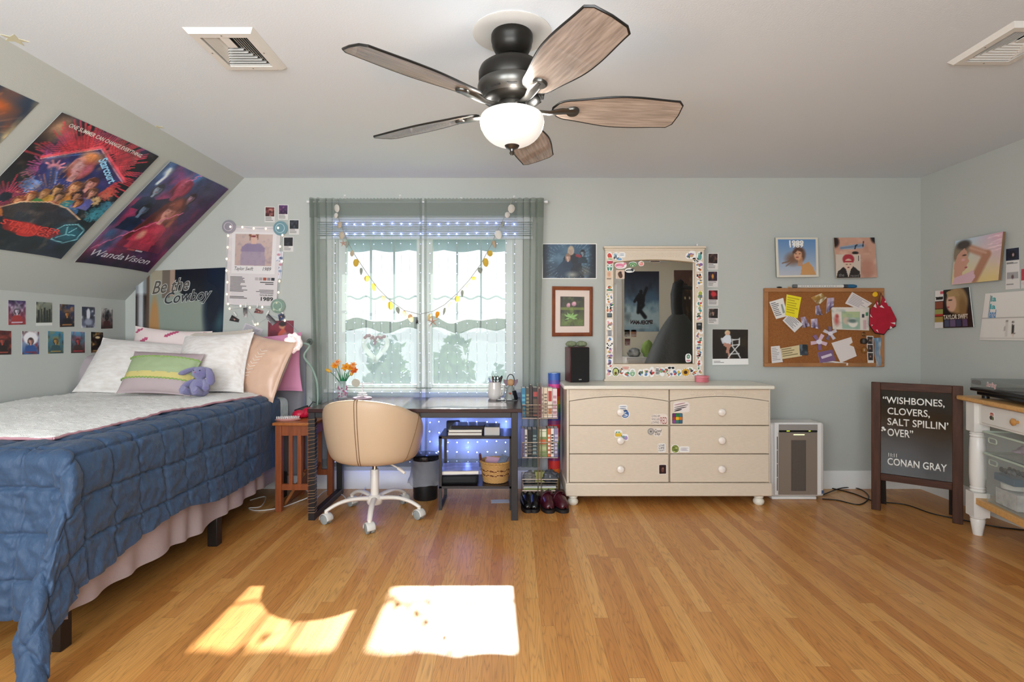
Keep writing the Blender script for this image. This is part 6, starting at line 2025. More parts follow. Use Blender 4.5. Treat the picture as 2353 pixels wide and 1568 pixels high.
# ================================================================== white side table with oak top
ax = Vector((-.218, -.976, 0)).normalized()
nx = Vector((.976, -.218, 0)).normalized()
T0 = Vector((2.73, 3.35, 0))
TM = Matrix(((ax.x, nx.x, 0, T0.x), (ax.y, nx.y, 0, T0.y), (0, 0, 1, 0), (0, 0, 0, 1)))   # local x along, y in depth, z up
tb = thing('console_table', 'white table with oak top and turned legs at the right wall', 'table', T0 + ax * .6 + nx * .2)
m_oak = mat('light_oak', '#d3a263', .35, var=.14, vscale=5, vstretch=(2, 14, 14))
m_wht = mat('white_furniture', '#e6e3dd', .35)
MB().box(0, 1.25, 0, .39, .79, .817, M=TM).build('tabletop', m_oak, tb, bevel=.008, seg=3)
MB().box(.09, 1.16, .045, .36, .665, .789, M=TM).build('apron', m_wht, tb, bevel=.002)
dw = MB().box(.185, .62, .036, .0445, .678, .782, M=TM).build('drawer', m_wht, tb, bevel=.003)
MB().lathe([(.008, 0), (.008, .012), (.018, .018), (.02, .026), (.012, .033), (0, .034)], 18, M=TM @ TR(.495, .036, .73, 90)).build('knob', mat('oak_knob', '#c08a4b', .4), dw)
mb = MB()
mb.k = '#efe8e2'
MS = TM @ TR(.28, .0355, .728, 90)
mb.prism(blob(14, .024, .026, 4, .1, 4), 0, .0008, M=MS)
for i, q in enumerate(((0, .010, .018, .009, '#d3a08f'), (-.006, -.008, .014, .012, '#4f4238'), (.010, -.010, .009, .011, '#6b7a52'), (0, .017, .014, .004, '#b84f4a'))):
    mb.k = q[4]
    mb.prism([(x + q[0], y + q[1]) for x, y in blob(12, q[2], q[3], i, .1)], .0009 + i * .0002, .001 + i * .0002, M=MS)
mb.build('sticker', m_stk, dw, flat=True)
def turned_leg(x, y):
    M = TM @ TR(x, y, 0)
    mb = MB()
    mb.box(-.04, .04, -.04, .04, .615, .789, M=M)
    mb.lathe([(0, .616), (.034, .612), (.040, .604), (.036, .596), (.040, .588), (.035, .580), (.038, .575), (.041, .50), (.041, .36), (.037, .295), (.034, .288), (.039, .280), (.034, .272), (.040, .263), (.034, .256)], 24, M=M)
    mb.box(-.041, .041, -.041, .041, .112, .255, M=M)
    mb.lathe([(.034, .112), (.039, .104), (.034, .097), (.037, .088), (.023, .0), (0, 0)], 24, M=M)
    return mb.build('leg', m_wht, tb, angle=35)
for x in (.10, 1.15):
    for y in (.062, .34):
        turned_leg(x, y)
MB().box(.06, 1.19, .03, .37, .19, .228, M=TM).build('shelf', m_oak, tb, bevel=.003)
# record player
rp = thing('record_player', 'black record player with clear dust cover on the oak topped table', 'record player', TM @ Vector((.36, .2, .8175)))
MB().box(.13, .57, .04, .36, .018, .040, M=TM @ TR(0, 0, .8175)).build('base', mat('black_gloss', '#0d0d0f', .15), rp, bevel=.004)
MB().box(.10, .60, .02, .37, .040, .060, M=TM @ TR(0, 0, .8175)).build('plinth', mat('black_gloss'), rp, bevel=.005)
mb = MB()
for x, y in ((.16, .07), (.54, .07), (.16, .33), (.54, .33)):
    mb.cyl((x, y, .0002), (x, y, .018), .018, n=14, M=TM @ TR(0, 0, .8175))
mb.build('rubber_foot', mat('black_plastic'), rp)
MB().cyl((.32, .19, .0605), (.32, .19, .066), .145, n=40, M=TM @ TR(0, 0, .8175)).build('platter', mat('vinyl', '#0b0b0c', .25), rp)
cv = MB().box(.105, .595, .022, .365, .0605, .112, M=TM @ TR(0, 0, .8175)).build('dust_cover', clear('smoky_acrylic', '#b9bdbc', .05, .16), rp, bevel=.004)
MB().prism(blob(24, .045, .013, 1, 0, 4), 0, .001, M=TM @ TR(.165, .0215, .9095, 90)).build('oval_badge', mat('grey_badge', '#6b6d6c', .4), rp)
mb = MB()
sfn = lambda u, v, off: TM @ Vector((.255 + u * .09, .0212 - off, .922 - v * .036))
lettering(mb, 'Surfing', sfn, (0, 0, 1, 1), '#f4efec', .0, shear=.3, bold=.045)
lettering(mb, 'Surfing', sfn, (.01, .06, .99, .94), '#b0525a', .0006, shear=.3, bold=.0)
mb.build('sticker', m_stk, rp, flat=True, orient=False)
# clear bins on the lower shelf
def bin_(x0, x1, z0, z1, label, m, rim_m):
    t = thing('storage_bin', label, 'storage bin', TM @ Vector(((x0 + x1) / 2, .19, z0)), 0, 'clear bins on the table shelf')
    def wall(u, v):
        k = .94 + .06 * v
        pts = [(-1, -1), (1, -1), (1, 1), (-1, 1)]
        q = u * 4
        i = int(q) % 4
        f = q - int(q)
        a, b = pts[i], pts[(i + 1) % 4]
        x, y = a[0] + (b[0] - a[0]) * f, a[1] + (b[1] - a[1]) * f
        return ((x0 + x1) / 2 + x * k * (x1 - x0) / 2, .19 + y * k * .15, z0 + (z1 - z0) * v)
    mb = MB().grid(wall, 24, 4, closed_u=True, M=TM)
    mb.box((x0 + x1) / 2 - (x1 - x0) / 2 * .94, (x0 + x1) / 2 + (x1 - x0) / 2 * .94, .05, .33, z0, z0 + .003, M=TM)
    mb.build('bin_wall', m, t)
    MB().tube([(x0, .04, z1), (x1, .04, z1), (x1, .34, z1), (x0, .34, z1)], .006, 8, closed=True, M=TM).build('rim', rim_m, t)
    MB().tube([((x0 + .075) + .035 * math.copysign(abs(math.cos(a)) ** .4, math.cos(a)), .0445, z1 - .04 + .014 * math.copysign(abs(math.sin(a)) ** .5, math.sin(a))) for a in [i * PI / 14 for i in range(28)]], .004, 6, closed=True, M=TM).build('handle', rim_m, t)
    return t
m_bin = clear('clear_plastic', '#dfe3e0', .08, .22)
m_rim = mat('mint_rim', '#b9c4b4', .35)
bin_(.20, .62, .231, .505, 'large clear bin standing on the table shelf, filled with boxes', m_bin, m_rim)
bin_(.195, .625, .514, .628, 'shallow clear bin stacked on the larger one', m_bin, m_rim)
def tbox(name, label, cat, x0, x1, y0, y1, z0, z1, m):
    return tag(MB().box(x0, x1, y0, y1, z0, z1, M=TM).build(name, m, bevel=.002), label, cat)
tbox('carton', 'white carton with grey print at the bottom of the large bin', 'box', .24, .42, .075, .25, .236, .325, mat('white_printed', '#d9d7d4', .5, col2='#b5b1ae', vscale=30))
tg = MB().lathe([(0, 0), (.055, 0), (.057, .008), (.057, .028), (.052, .032), (0, .032)], 32, M=TM @ TR(.30, .13, .331)).build('round_tin', mat('white_tin', '#e1ded8', .3))
tag(tg, 'round white tin on the carton in the large bin', 'tin')
tbox('jewellery_box', 'teal blue tray box full of sunglasses in the large bin', 'box', .235, .40, .07, .27, .366, .405, mat('teal_card', '#1f5673', .4))
for k in range(4):
    c = TM @ Vector((.265 + .035 * k, .10 + .02 * (k % 2), .425 + .008 * (k % 2)))
    mb = MB()
    for q in (-1, 1):
        mb.tube([c + ax * (q * .017 + .014 * math.cos(t)) + Vector((0, 0, .012 * math.sin(t))) for t in [i * PI / 6 for i in range(12)]], .004, 6, closed=True)
        mb.ball(c + ax * (q * .017), (.012, .010, .010), 10, 6)
    mb.tube([c + ax * -.006, c + ax * .006], .003, 6)
    o = mb.build('sunglasses', mat(['black_lens', 'brown_lens', 'silver_lens', 'black_lens'][k], ['#0f0f11', '#2b1c16', '#55585c', '#0f0f11'][k], .12))
    tag(o, 'pair of dark sunglasses in the teal tray box, ' + ['nearest the table leg', 'second from the table leg', 'third from the table leg', 'furthest from the table leg'][k], 'sunglasses', 'sunglasses in the bin')
lumpy('craft_paper', 'pinkish tissue paper in the shallow clear bin', 'tissue paper', tuple(TM @ Vector((.40, .19, .552))), (.10, .10, .028), mat('tissue', '#c9b3bd', .7, col2='#8d6f8a', vscale=20), 7, .4)
# cable on the floor
m_bc = mat('black_cord', '#151414', .5)
cord('cable', 'black cable running over the floor from the air purifier behind the letter board', [fl(1890, 1147), fl(1925, 1150), fl(1975, 1160), fl(1997, 1142), fl(1975, 1124), fl(1935, 1122, .012), fl(1890, 1138, .006)], .004, m_bc)
cord('cable', 'black cable trailing on the floor under the letter board and the white table', [fl(1905, 1121), fl(1960, 1134), fl(2010, 1152), fl(2080, 1160), fl(2140, 1180), fl(2205, 1194), fl(2290, 1211), fl(2360, 1219)], .004, m_bc)
# ================================================================== posters, cards and pictures on the walls
WB = YB - .0015
def pq(c, d=WB):
    return [P(x, y, d) for x, y in c]
def zq(c, x0, y0, k):
    return [(x0 + x * k, y0 + y * k) for x, y in c]

# ---- sloped wall: three large posters
SP0 = Vector((XL, 0, ZK)) + SLOPE_N * .002
def spt(x, y): return onplane(x, y, SP0, SLOPE_N)
def neon_art(seed):
    p = Pic(118, 150, '#131318', '#0d2730', seed)
    p.cloud('#3a2a30', 3, .5, .9, .5)
    p.ell(.08, .10, .13, .09, '#a98468', .9, k=.75)
    p.rays(.52, .30, .22, .50, 84, '#d8404e', .006, .85, 180, 378)
    p.rays(.24, .36, .05, .16, 34, '#c95a92', .005, .9)
    p.rays(.16, .62, .05, .2, 30, '#c03a50', .006, .85)
    for x, y, r, c in ((.26, .49, .085, '#6a8fd0'), (.87, .41, .085, '#c9584a'), (.84, .49, .05, '#d9b584'), (.95, .58, .10, '#3f8fa0'), (.97, .50, .06, '#3a7f90')):
        p.rays(x, y, .01, r, 40, c, .004, .9)
    p.poly([(.17, .30), (.50, .115), (.92, .28), (.86, .30), (.80, .46), (.24, .46)], '#28306a', .9)
    p.cloud('#5a4aa0', 6, .5, .9, .45)
    p.line([(.15, .305), (.50, .105), (.93, .275)], '#ff5a6a', .013, .95)
    p.line([(.15, .32), (.50, .12), (.92, .29)], '#ffb0b4', .004, .95)
    p.line([(.20, .30), (.50, .15), (.74, .25)], '#5f8fe0', .008, .5)
    p.person(.49, .275, .20, '#b0584a', '#e9aab0', '#2f3f80', .9)
    p.ell(.50, .195, .10, .045, '#e0905a', .7, k=.8).ell(.44, .27, .04, .06, '#f4c9cc', .9, k=.5).ell(.545, .29, .035, .07, '#c05a78', .9, k=.6)
    p.ell(.30, .345, .05, .03, '#e093a6', .3)
    for k in range(5):
        a = R(196 + 34 * k)
        p.line([(.30 + .035 * math.cos(a), .345 + .022 * math.sin(a)), (.30 + .085 * math.cos(a), .345 + .052 * math.sin(a))], '#e093a6', .009)
    p.line([(.31, .37), (.37, .46)], '#33467e', .045)
    p.line([(.345, .365), (.41, .45)], '#7f9fe8', .006, .8)
    p.person(.68, .37, .12, '#5a2f26', '#e3a49e', '#6a3a4a')
    for x, y, s, hr, sk_, tp in [(.58, .43, .11, '#7a4a2e', '#e6a878', '#d08a3a'), (.47, .48, .09, '#3a2a22', '#dca874', '#c99a3a'), (.40, .53, .08, '#8a5a2e', '#dcab7c', '#4a9a4a'), (.66, .48, .085, '#2a2228', '#cc8f70', '#2f7f8a'), (.76, .43, .09, '#5a3a2a', '#dba08a', '#6a70c0'), (.33, .57, .08, '#8a4a2a', '#e0ab80', '#c0602a'), (.72, .53, .08, '#5a2f22', '#d9996a', '#3a6a9a'), (.27, .62, .08, '#7a3a2a', '#e0a070', '#d07a3a'), (.53, .52, .08, '#4a3226', '#e0a884', '#b04a3a')]:
        p.person(x, y, s, hr, sk_, tp)
    p.rays(.45, .55, .1, .32, 40, '#f0a060', .003, .35)
    p.poly([(.20, .70), (.30, .63), (.50, .585), (.72, .60), (.86, .66), (.84, .72), (.55, .76), (.3, .78)], '#2c333c', .9)
    p.cloud('#a58570', 16, .58, .8, .4)
    p.line([(.16, .72), (.30, .63), (.50, .585), (.68, .60), (.86, .66)], '#f0c09a', .006, .9)
    p.ell(.86, .79, .14, .085, '#1f5f70', .6, k=.85)
    for a in ([(.74, .79), (.78, .73), (.88, .70), (.97, .73), (.98, .82), (.90, .87), (.78, .86), (.74, .79)], [(.82, .74), (.86, .80), (.80, .84)], [(.86, .80), (.94, .79)], [(.90, .73), (.87, .78)]):
        p.line(a, '#8fd6e0', .005, .85)
    p.poly([(.28, .765), (.62, .775), (.82, .80), (.76, .86), (.34, .845)], '#8f2026', .85)
    p.ell(.50, .815, .15, .05, '#b8352f', .3, k=.8)
    p.put(np.clip((p.y - .88) * 6, 0, .6), '#0b1a20')
    return p.grain(.3)
def deco_neon(mb, fn, t):
    lettering(mb, 'ONE SUMMER CAN CHANGE EVERYTHING.', fn, (.13, .04, .87, .068), '#eeeae2', t + .0008, bold=.012)
    lettering(mb, 'STRANGER', fn, (.29, .772, .80, .812), '#e04a40', t + .0008, bold=.02)
    lettering(mb, 'THINGS', fn, (.38, .816, .74, .85), '#e04a40', t + .0008, bold=.02)
    lettering(mb, '3', fn, (.47, .775, .62, .875), '#c8322e', t + .0004, bold=.02)
    # the neon word running down the gable
    f2 = lambda u, v, o: fn(.575 + .26 * u + .045 * (1 - v) - .02, .155 + .135 * u + .045 * v, o)
    lettering(mb, 'Starcourt', f2, (0, 0, 1, 1), '#9fdcff', t + .0008, bold=.03)
c2 = [spt(138, 254), spt(362, 356), spt(135, 590)]
bl2 = c2[2] + (c2[0] - c2[1])
sheet('poster', [c2[0], c2[1], c2[2], bl2], neon_art(3), 'large dark poster with red neon figures and firework bursts on the sloped wall', 'poster', deco=deco_neon, thick=.001,
      curl=lambda u, v: .012 * abs(2 * u - 1) ** 4 + .008 * v ** 4, rough=.3)
def red_blue_art(seed):
    p = Pic(100, 130, '#2a4f86', '#1a1530', seed)
    p.cloud('#5a90c8', 4, .5, .85, .8)
    p.put(np.clip((p.x - .42 + .3 * (p.noise(4) - .5) + .25 * (p.y - .5)) * 1.8, 0, .9), '#4a1540')
    p.cloud('#d83560', 5, .5, .8, .65)
    p.ell(.78, .12, .2, .16, '#3a3a4e', .9, k=.6)
    p.line([(.09, .06), (.12, .12), (.10, .20)], '#dff0ff', .025, .7).ell(.10, .08, .05, .04, '#e6f4ff', .9, k=.7)
    p.person(.44, .15, .23, '#7a2038', '#b0405a', '#241f3a', .8)
    p.ell(.40, .10, .05, .06, '#d0708a', .9, k=.5)
    p.person(.18, .24, .13, '#1e2634', '#8a98ac', '#22304e')
    p.person(.66, .21, .12, '#2a1a22', '#b08898', '#3a2340')
    p.person(.24, .43, .14, '#0f1522', '#6a7f9a', '#1a2a4a')
    p.poly([(.38, .44), (.62, .32), (.84, .52), (.92, .80), (.28, .80)], '#8a2440', .55)
    p.ell(.57, .40, .15, .17, '#6a2f26', .3)
    p.person(.56, .39, .21, '#8a4534', '#dc9a8a', '#b8344e', 1.4)
    p.poly([(.40, .80), (.44, .60), (.52, .56), (.60, .58), (.70, .62), (.76, .80)], '#c23a52', .8)
    p.line([(.45, .36), (.40, .55), (.33, .70)], '#5a2420', .045, .75)
    p.line([(.67, .38), (.70, .52)], '#9a5540', .04, .75)
    p.ell(.48, .66, .05, .05, '#e09a86', .6, k=.8)
    for x0, y0, dx in ((.05, .86, .085), (.40, .10, .06)):
        for k in range(8):
            x, y = x0 + dx * k, y0 - .062 * k
            p.line([(x, y), (x + .04, y - .035), (x + .06, y - .03), (x + .09, y - .065)], '#ef7aa6', .006, .8)
    p.cloud('#141028', 3, .6, .95, .3)
    p.put(np.clip((p.y - .84) * 6, 0, .85), '#1c1230')
    return p.grain(.28)
def deco_rb(mb, fn, t):
    lettering(mb, 'WandaVision', fn, (.10, .865, .91, .925), '#d8d4dc', t + .0008, shear=.25, bold=.008)
    mb.k = '#b04a52'
    mb.grid(lambda u, v: fn(.47 + .11 * u, .805 + .018 * v, t + .0006), 1, 1)
    mb.k = '#c9c0c8'
    mb.grid(lambda u, v: fn(.59 + .1 * u, .807 + .014 * v, t + .0006), 1, 1)
sheet('poster', [spt(388, 368), spt(523, 432), spt(335, 622), spt(166, 597)], red_blue_art(6), 'blue and crimson poster of a woman in red lowest on the sloped wall', 'poster', deco=deco_rb, thick=.001,
      curl=lambda u, v: .014 * u * 0 + .012 * abs(2 * u - 1) ** 4 + .010 * v ** 5, rough=.3)
def fire_art(seed):
    p = Pic(80, 120, '#2f4a66', '#1a1c26', seed)
    p.cloud('#5f8aa8', 4, .5, .8, .7)
    p.rays(.72, .30, .12, .4, 30, '#7a6a6e', .008, .6)
    p.cloud('#e06a2a', 5, .48, .75, .9)
    p.ell(.72, .50, .22, .12, '#f0a04a', .8)
    p.cloud('#fbe0a0', 9, .62, .8, .7)
    p.cloud('#1c2430', 3, .55, .85, .7)
    return p
tr1 = spt(90, 236)
dv, du = (c2[2] - c2[1]), (c2[0] - c2[1])
sheet('poster', [tr1 + du, tr1, tr1 + dv, tr1 + du + dv], fire_art(9), 'blue poster with orange flames cut off by the left edge of the picture', 'poster', thick=.001, rough=.3)

# ---- knee wall: ten small posters
KN, K0 = Vector((1, 0, 0)), Vector((XL + .0012, 0, 0))
kp = [((19, 690, 59, 746), '#4a3a6a', '#a33a3a', '#d9d0e0', 'purple one with red lower half'), ((83, 694, 120, 748), '#8a8f80', '#3a3f34', '#cfc9a0', 'olive grey one with dark towers'),
      ((137, 699, 171, 751), '#3a4a7a', '#17131c', '#c98a4a', 'navy one with orange title strip'), ((188, 705, 218, 753), '#2a2f44', '#6f7488', '#e4e6ee', 'dark one with pale central figure'),
      ((232, 708, 259, 755), '#c9c9c4', '#4a2a2a', '#2a2d33', 'white and black one with torn pattern'), ((-16, 759, 26, 815), '#5a1f1f', '#1f1012', '#b04a3a', 'dark red one at the left picture edge'),
      ((51, 761, 90, 814), '#d9cfcf', '#2a5a9a', '#8a2a34', 'white and blue one with large head'), ((110, 761, 146, 812), '#3f8aaa', '#20484f', '#b08a3a', 'teal one with a green figure'),
      ((163, 762, 195, 811), '#5f9ac0', '#3a2420', '#b8303a', 'light blue one with red figure'), ((209, 763, 237, 810), '#15141a', '#1c1014', '#c99a5a', 'black one half hidden by the pillow')]
for i, ((x0, y0, x1, y1), a, b, c, d) in enumerate(kp):
    p = Pic(26, 38, a, b, 40 + i)
    p.cloud(c, 5, .5, .75, .7)
    p.cloud('#141318', 4, .5, .8, .55)
    if i == 1:
        for k in range(5):
            p.rect(.12 + .17 * k, .35 - .06 * (k % 3), .22 + .17 * k, .86, '#2f3430')
        p.rect(0, .88, 1, 1, '#dfe0da')
    elif i == 3:
        p.ell(.5, .35, .14, .28, '#dfe2ea', .3).ell(.5, .72, .3, .16, '#9aa0b4', .6)
    elif i == 6:
        p.ell(.5, .3, .42, .28, '#f0eef0', .2).person(.5, .4, .36, '#2a1f22', '#d09a8a', '#234f8f')
    elif i == 9:
        p.ell(.55, .3, .3, .16, '#2a1c18', .3).ell(.55, .26, .2, .06, '#e0c9a0', .5)
    else:
        p.person(.5, .42, .34, '#1a171c', c, b)
        p.ell(.5, .30, .3, .1, c, .9, k=.4)
    if i not in (1, 3):
        p.rect(.2, .88, .8, .93, c, .8)
    y1_ = y1
    cs = [(x0, y0), (x1, y0 + (x1 - x0) * .05), (x1, y1), (x0, y1 + 1)]
    sheet('mini_poster', quad_on(cs, K0, KN), p, 'small film poster on the knee wall, the ' + d, 'poster', group='small posters on the knee wall', rough=.35)

# ---- back wall, left of the window
def cowboy_art():
    p = Pic(90, 92, '#8f978c', '#8a9488', 5)
    p.put(np.clip((.15 - p.x) * 20, 0, 1), '#7d8488')
    p.put(np.clip((.13 - p.x) * 20, 0, 1) * np.clip((p.y - .28) * 20, 0, 1), '#201512')
    p.rect(.10, .05, .13, 1, '#5a4030', .8)
    p.ell(.19, .85, .06, .5, '#b08250', .4)
    p.rect(.14, .0, .27, .3, '#a89a84', .8)
    p.rect(.27, .0, .36, .36, '#6a5a50', .8).rect(.36, 0, .42, .34, '#b08a78', .7)
    p.poly([(.42, 0), (1, 0), (1, .5), (.80, .42), (.55, .38), (.42, .2)], '#0f1420', .95)
    p.put(np.clip((p.x - .74) * 9, 0, 1), '#101f33')
    p.ell(.93, .66, .07, .14, '#3f6a70', .9, k=.7)
    p.ell(.86, .5, .1, .3, '#0c1728', .7, k=.8)
    return p
def deco_cow(mb, fn, t):
    for s_, bx in (('Be the', (.155, .09, .60, .27)), ('Cowboy', (.30, .26, .86, .46))):
        lo = lambda u, v, o: fn(u, v - (u - .4) * .10 + .02, o)
        lettering(mb, s_, lo, bx, '#d6d6d2', t + .0006, shear=.35, bold=.034)
        lettering(mb, s_, lo, (bx[0] + .006, bx[1] + .006, bx[2] - .006, bx[3] - .006), '#3a3d40' if s_ == 'Cowboy' else '#5a544e', t + .0012, shear=.35, bold=.014)
sheet('poster', pq([(319, 624), (519, 615), (511, 800), (318, 800)]), cowboy_art(), 'grey and navy poster with outlined script lettering above the headboard', 'poster', deco=deco_cow, rough=.25,
      curl=lambda u, v: .03 * max(0, 1 - u / .1) ** 2 + .001)
def tall_art():
    p = Pic(40, 60, '#ded7d6', '#d9d2d2', 7)
    return p
Z3 = (480, 440, .3571)
def deco_tall(mb, fn, t):
    def box(u0, v0, u1, v1, c, o=.0003):
        mb.k = c
        mb.grid(lambda u, v: fn(u0 + (u1 - u0) * u, v0 + (v1 - v0) * v, t + o), 10, 10)
    box(.10, .075, .93, .60, '#e6e1e0')
    ph = Pic(44, 38, '#cdb6ad', '#c3aaa2', 8)
    ph.cloud('#bda69c', 4, .5, .8, .5)
    ph.poly([(.15, 1), (.17, .42), (.30, .30), (.44, .28), (.58, .28), (.70, .30), (.80, .42), (.83, 1)], '#a796a6')
    ph.poly([(.15, .55), (.17, .42), (.30, .30), (.70, .30), (.80, .42), (.81, .55)], '#86779a', .6)
    ph.cloud('#8f7f92', 9, .55, .8, .5)
    ph.rect(.42, 0, .56, .3, '#d9b3a2')
    ph.poly([(.36, 0), (.40, .22), (.43, 0)], '#8a5a3e').poly([(.55, 0), (.60, .2), (.63, 0)], '#8a5a3e')
    ph.ell(.49, .07, .06, .03, '#7a2230', .4)
    mb.picture(ph.a, lambda u, v: fn(.16 + .70 * u, .10 + .40 * v, t + .0006))
    lettering(mb, 'Taylor Swift', fn, (.16, .515, .52, .575), '#24211f', t + .0008, shear=.3)
    lettering(mb, '1989', fn, (.70, .515, .86, .560), '#24211f', t + .0008, shear=.2)
    rng = random.Random(3)
    for k in range(12):
        box(.08, .64 + .0165 * k, .08 + .2 + .14 * rng.random(), .648 + .0165 * k, '#4a4545')
    for k in range(2):
        box(.08, .89 + .018 * k, .36 + .06 * k, .899 + .018 * k, '#4a4545')
    for k, c in enumerate(('#b9b0ae', '#a8a0a0', '#a8553f', '#8f8a90', '#2c3038')):
        box(.56 + .078 * k, .645, .625 + .078 * k, .682, c)
    for k, w in enumerate((.26, .16)):
        box(.92 - w, .70 + .022 * k, .92, .711 + .022 * k, '#3c3838')
    for k, w in enumerate((.28, .34, .26)):
        box(.93 - w, .80 + .018 * k, .93, .808 + .018 * k, '#5a5555')
    lettering(mb, 'TAYLOR SWIFT', fn, (.66, .857, .93, .879), '#2a2727', t + .0008, bold=.02)
    lettering(mb, '1989', fn, (.69, .89, .93, .94), '#1e1c1c', t + .0008, bold=.03)
sheet('poster', pq(zq([(120, 222), (465, 228), (440, 740), (108, 728)], *Z3)), tall_art(), 'pale album poster ringed by small bulbs on the wall left of the window', 'poster', deco=deco_tall, curl=lambda u, v: .012 * v * u)
def disc(px, py, r, label, c1, c2, dz):
    c = P(px, py, WB - dz)
    m = sheer('disc_' + c1[1:], c1, .25, .2)
    t = tag(MB().lathe([(0, 0), (r * .9, 0), (r, .003), (r * .9, .006), (0, .007)], 28, M=TR(*c, 90)).build('suncatcher', m), label, 'suncatcher', 'clear discs around the poster')
    MB().tube([c + Vector((r * .62 * math.cos(k * PI / 14), -.0085, r * .62 * math.sin(k * PI / 14))) for k in range(28)], .0025, 6, closed=True).build('ring', mat('disc_ring_' + c2[1:], c2, .3), t)
disc(*zq([(130, 228)], *Z3)[0], .052, 'iridescent clear disc at the upper left corner of the pale poster', '#b9b4bd', '#d8cfd6', .012)
disc(*zq([(462, 238)], *Z3)[0], .055, 'blue clear disc at the upper right corner of the pale poster', '#8fb6c0', '#c5dbe0', .012)
disc(*zq([(445, 738)], *Z3)[0], .055, 'green clear disc at the lower right corner of the pale poster', '#9fb8a8', '#c3d3c6', .02)
disc(*zq([(652, 968)], *Z3)[0], .024, 'small grey green disc on the wall right of the flower lamp', '#7d8a80', '#9aa59c', .005)
lb3 = thing('clip_lights', 'string of warm bulbs with photo clips running around the pale poster', 'string lights', P(*zq([(290, 600)], *Z3)[0], WB - .016), 0)
bl_pts = [(140, 228), (217, 230), (290, 238), (368, 240), (447, 235), (475, 282), (460, 355), (472, 450), (455, 578), (449, 650), (437, 717), (458, 762), (420, 760), (345, 745), (265, 748), (205, 738), (125, 725), (117, 662), (120, 585), (114, 510), (116, 435), (122, 360), (125, 285)]
wp = [P(*zq([q], *Z3)[0], WB - .016) for q in bl_pts]
MB().tube(wp + [P(*zq([(150, 235)], *Z3)[0], WB - .016)], .0012, 5).build('wire', mat('clear_wire'), lb3)
MB().tube([P(*zq([q], *Z3)[0], WB - .01) for q in [(130, 730), (135, 760), (240, 745), (315, 853), (400, 800), (490, 830), (530, 860), (610, 940)]], .0010, 5).build('wire', mat('clear_wire'), lb3)
for q in bl_pts + [(135, 755), (316, 853), (490, 832), (300, 858)]:
    MB().ball(P(*zq([q], *Z3)[0], WB - .018), (.008, .006, .0095), 10, 8).build('bulb', mat('warm_led', '#fff2dc', .4, emit=.75, emit_col='#ffe3c0'), lb3)
def small_pic(seed, a, b, c, w=16, h=20, person=False):
    p = Pic(w, h, a, b, seed)
    p.cloud(c, 4, .45, .75, .9)
    if person:
        p.person(.5, .42, .4, '#241a1a', '#c99a86', a)
    return p
def clip(px, py, rot, parent):
    c = P(px, py, WB - .012)
    M = TR(*c) @ Euler((0, R(rot), 0)).to_matrix().to_4x4()
    MB().box(-.006, .006, -.004, .004, -.004, .034, M=M).build('clip', mat('clear_clip', '#e3e0dc', .25), parent, bevel=.002)
CP = [('photo', [(150, 795), (198, 825), (192, 843), (132, 832)], '#1b1718', '#2a2020', '#5a4a4a', 'dark photo clipped at the left below the pale poster', (178, 800, -35)),
      ('photo', [(222, 750), (250, 748), (248, 812), (222, 808)], '#2d2a2c', '#e6e0dc', '#6a5a5a', 'narrow photo clipped below the middle of the pale poster', (238, 745, 5)),
      ('photo', [(305, 752), (352, 770), (346, 788), (291, 782)], '#8a4a48', '#2a1a1c', '#c9a09a', 'small reddish photo clipped below the pale poster', (312, 748, 10)),
      ('photo', [(385, 788), (440, 842), (410, 864), (366, 812)], '#1d1b1e', '#d9d4d2', '#5f5a5e', 'black and white photo strip clipped beside the green disc', (374, 792, 30)),
      ('photo', [(445, 795), (478, 778), (492, 812), (456, 838)], '#3a4a70', '#1f1a20', '#c9c0cc', 'blue photo clipped right of the black and white strip', (478, 786, -40))]
for i, (nm, q, a, b, c, lab, cl) in enumerate(CP):
    o = sheet(nm, pq(zq(q, *Z3), WB - .004 - .0022 * i), small_pic(60 + i, a, b, c, person=(i % 2 == 0)), lab, 'photo', group='photos clipped to the string of bulbs')
    clip(*zq([cl[:2]], *Z3)[0], cl[2], lb3)
def note_deco(n, c='#6a6a72', u0=.08, u1=.92, v0=.1, v1=.9, seed=1):
    def f(mb, fn, t):
        rng = random.Random(seed)
        st = (v1 - v0) / n
        for k in range(n):
            mb.k = c
            ue = u0 + (u1 - u0) * (.55 + .45 * rng.random())
            mb.grid(lambda u, v: fn(u0 + (ue - u0) * u, v0 + st * k + st * .42 * v, t + .0005), 1, 1)
    return f
sheet('note', pq(zq([(236, 847), (352, 888), (318, 960), (196, 930)], *Z3), WB - .003), Pic(6, 6, '#cfc8cc', '#c4bec4'), 'printed paper note clipped to the wall above the pillows', 'note', deco=note_deco(9, '#8f8a94'))
clip(*zq([(290, 856)], *Z3)[0], -15, lb3)
p = Pic(30, 30, '#8a3040', '#7a2838', 4)
p.cloud('#5a2230', 4, .5, .8, .6)
p.poly([(.35, 1), (.42, .5), (.6, .28), (.72, .5), (.95, 1)], '#c4553f').ell(.55, .22, .12, .13, '#c98a6a', .3).ell(.56, .14, .14, .1, '#2a1a1c', .4).ell(.75, .7, .2, .2, '#8a7a86', .6, k=.7)
sheet('art_print', pq(zq([(383, 833), (548, 832), (545, 985), (380, 985)], *Z3), WB), p, 'dark red portrait print behind the flower lamp', 'print')
p = Pic(10, 40, '#e6e4ea', '#e3e2ea', 6)
for k in range(7):
    p.ell(.3 + .4 * (k % 2), .12 + .12 * k, .28, .045, ['#c98a98', '#4a5a8a', '#8a9ac0'][k % 3], .5)
sheet('bookmark', pq(zq([(440, 386), (481, 388), (468, 563), (424, 560)], *Z3), WB - .005), p, 'long white bookmark with blue sprigs hanging at the right of the pale poster', 'bookmark')
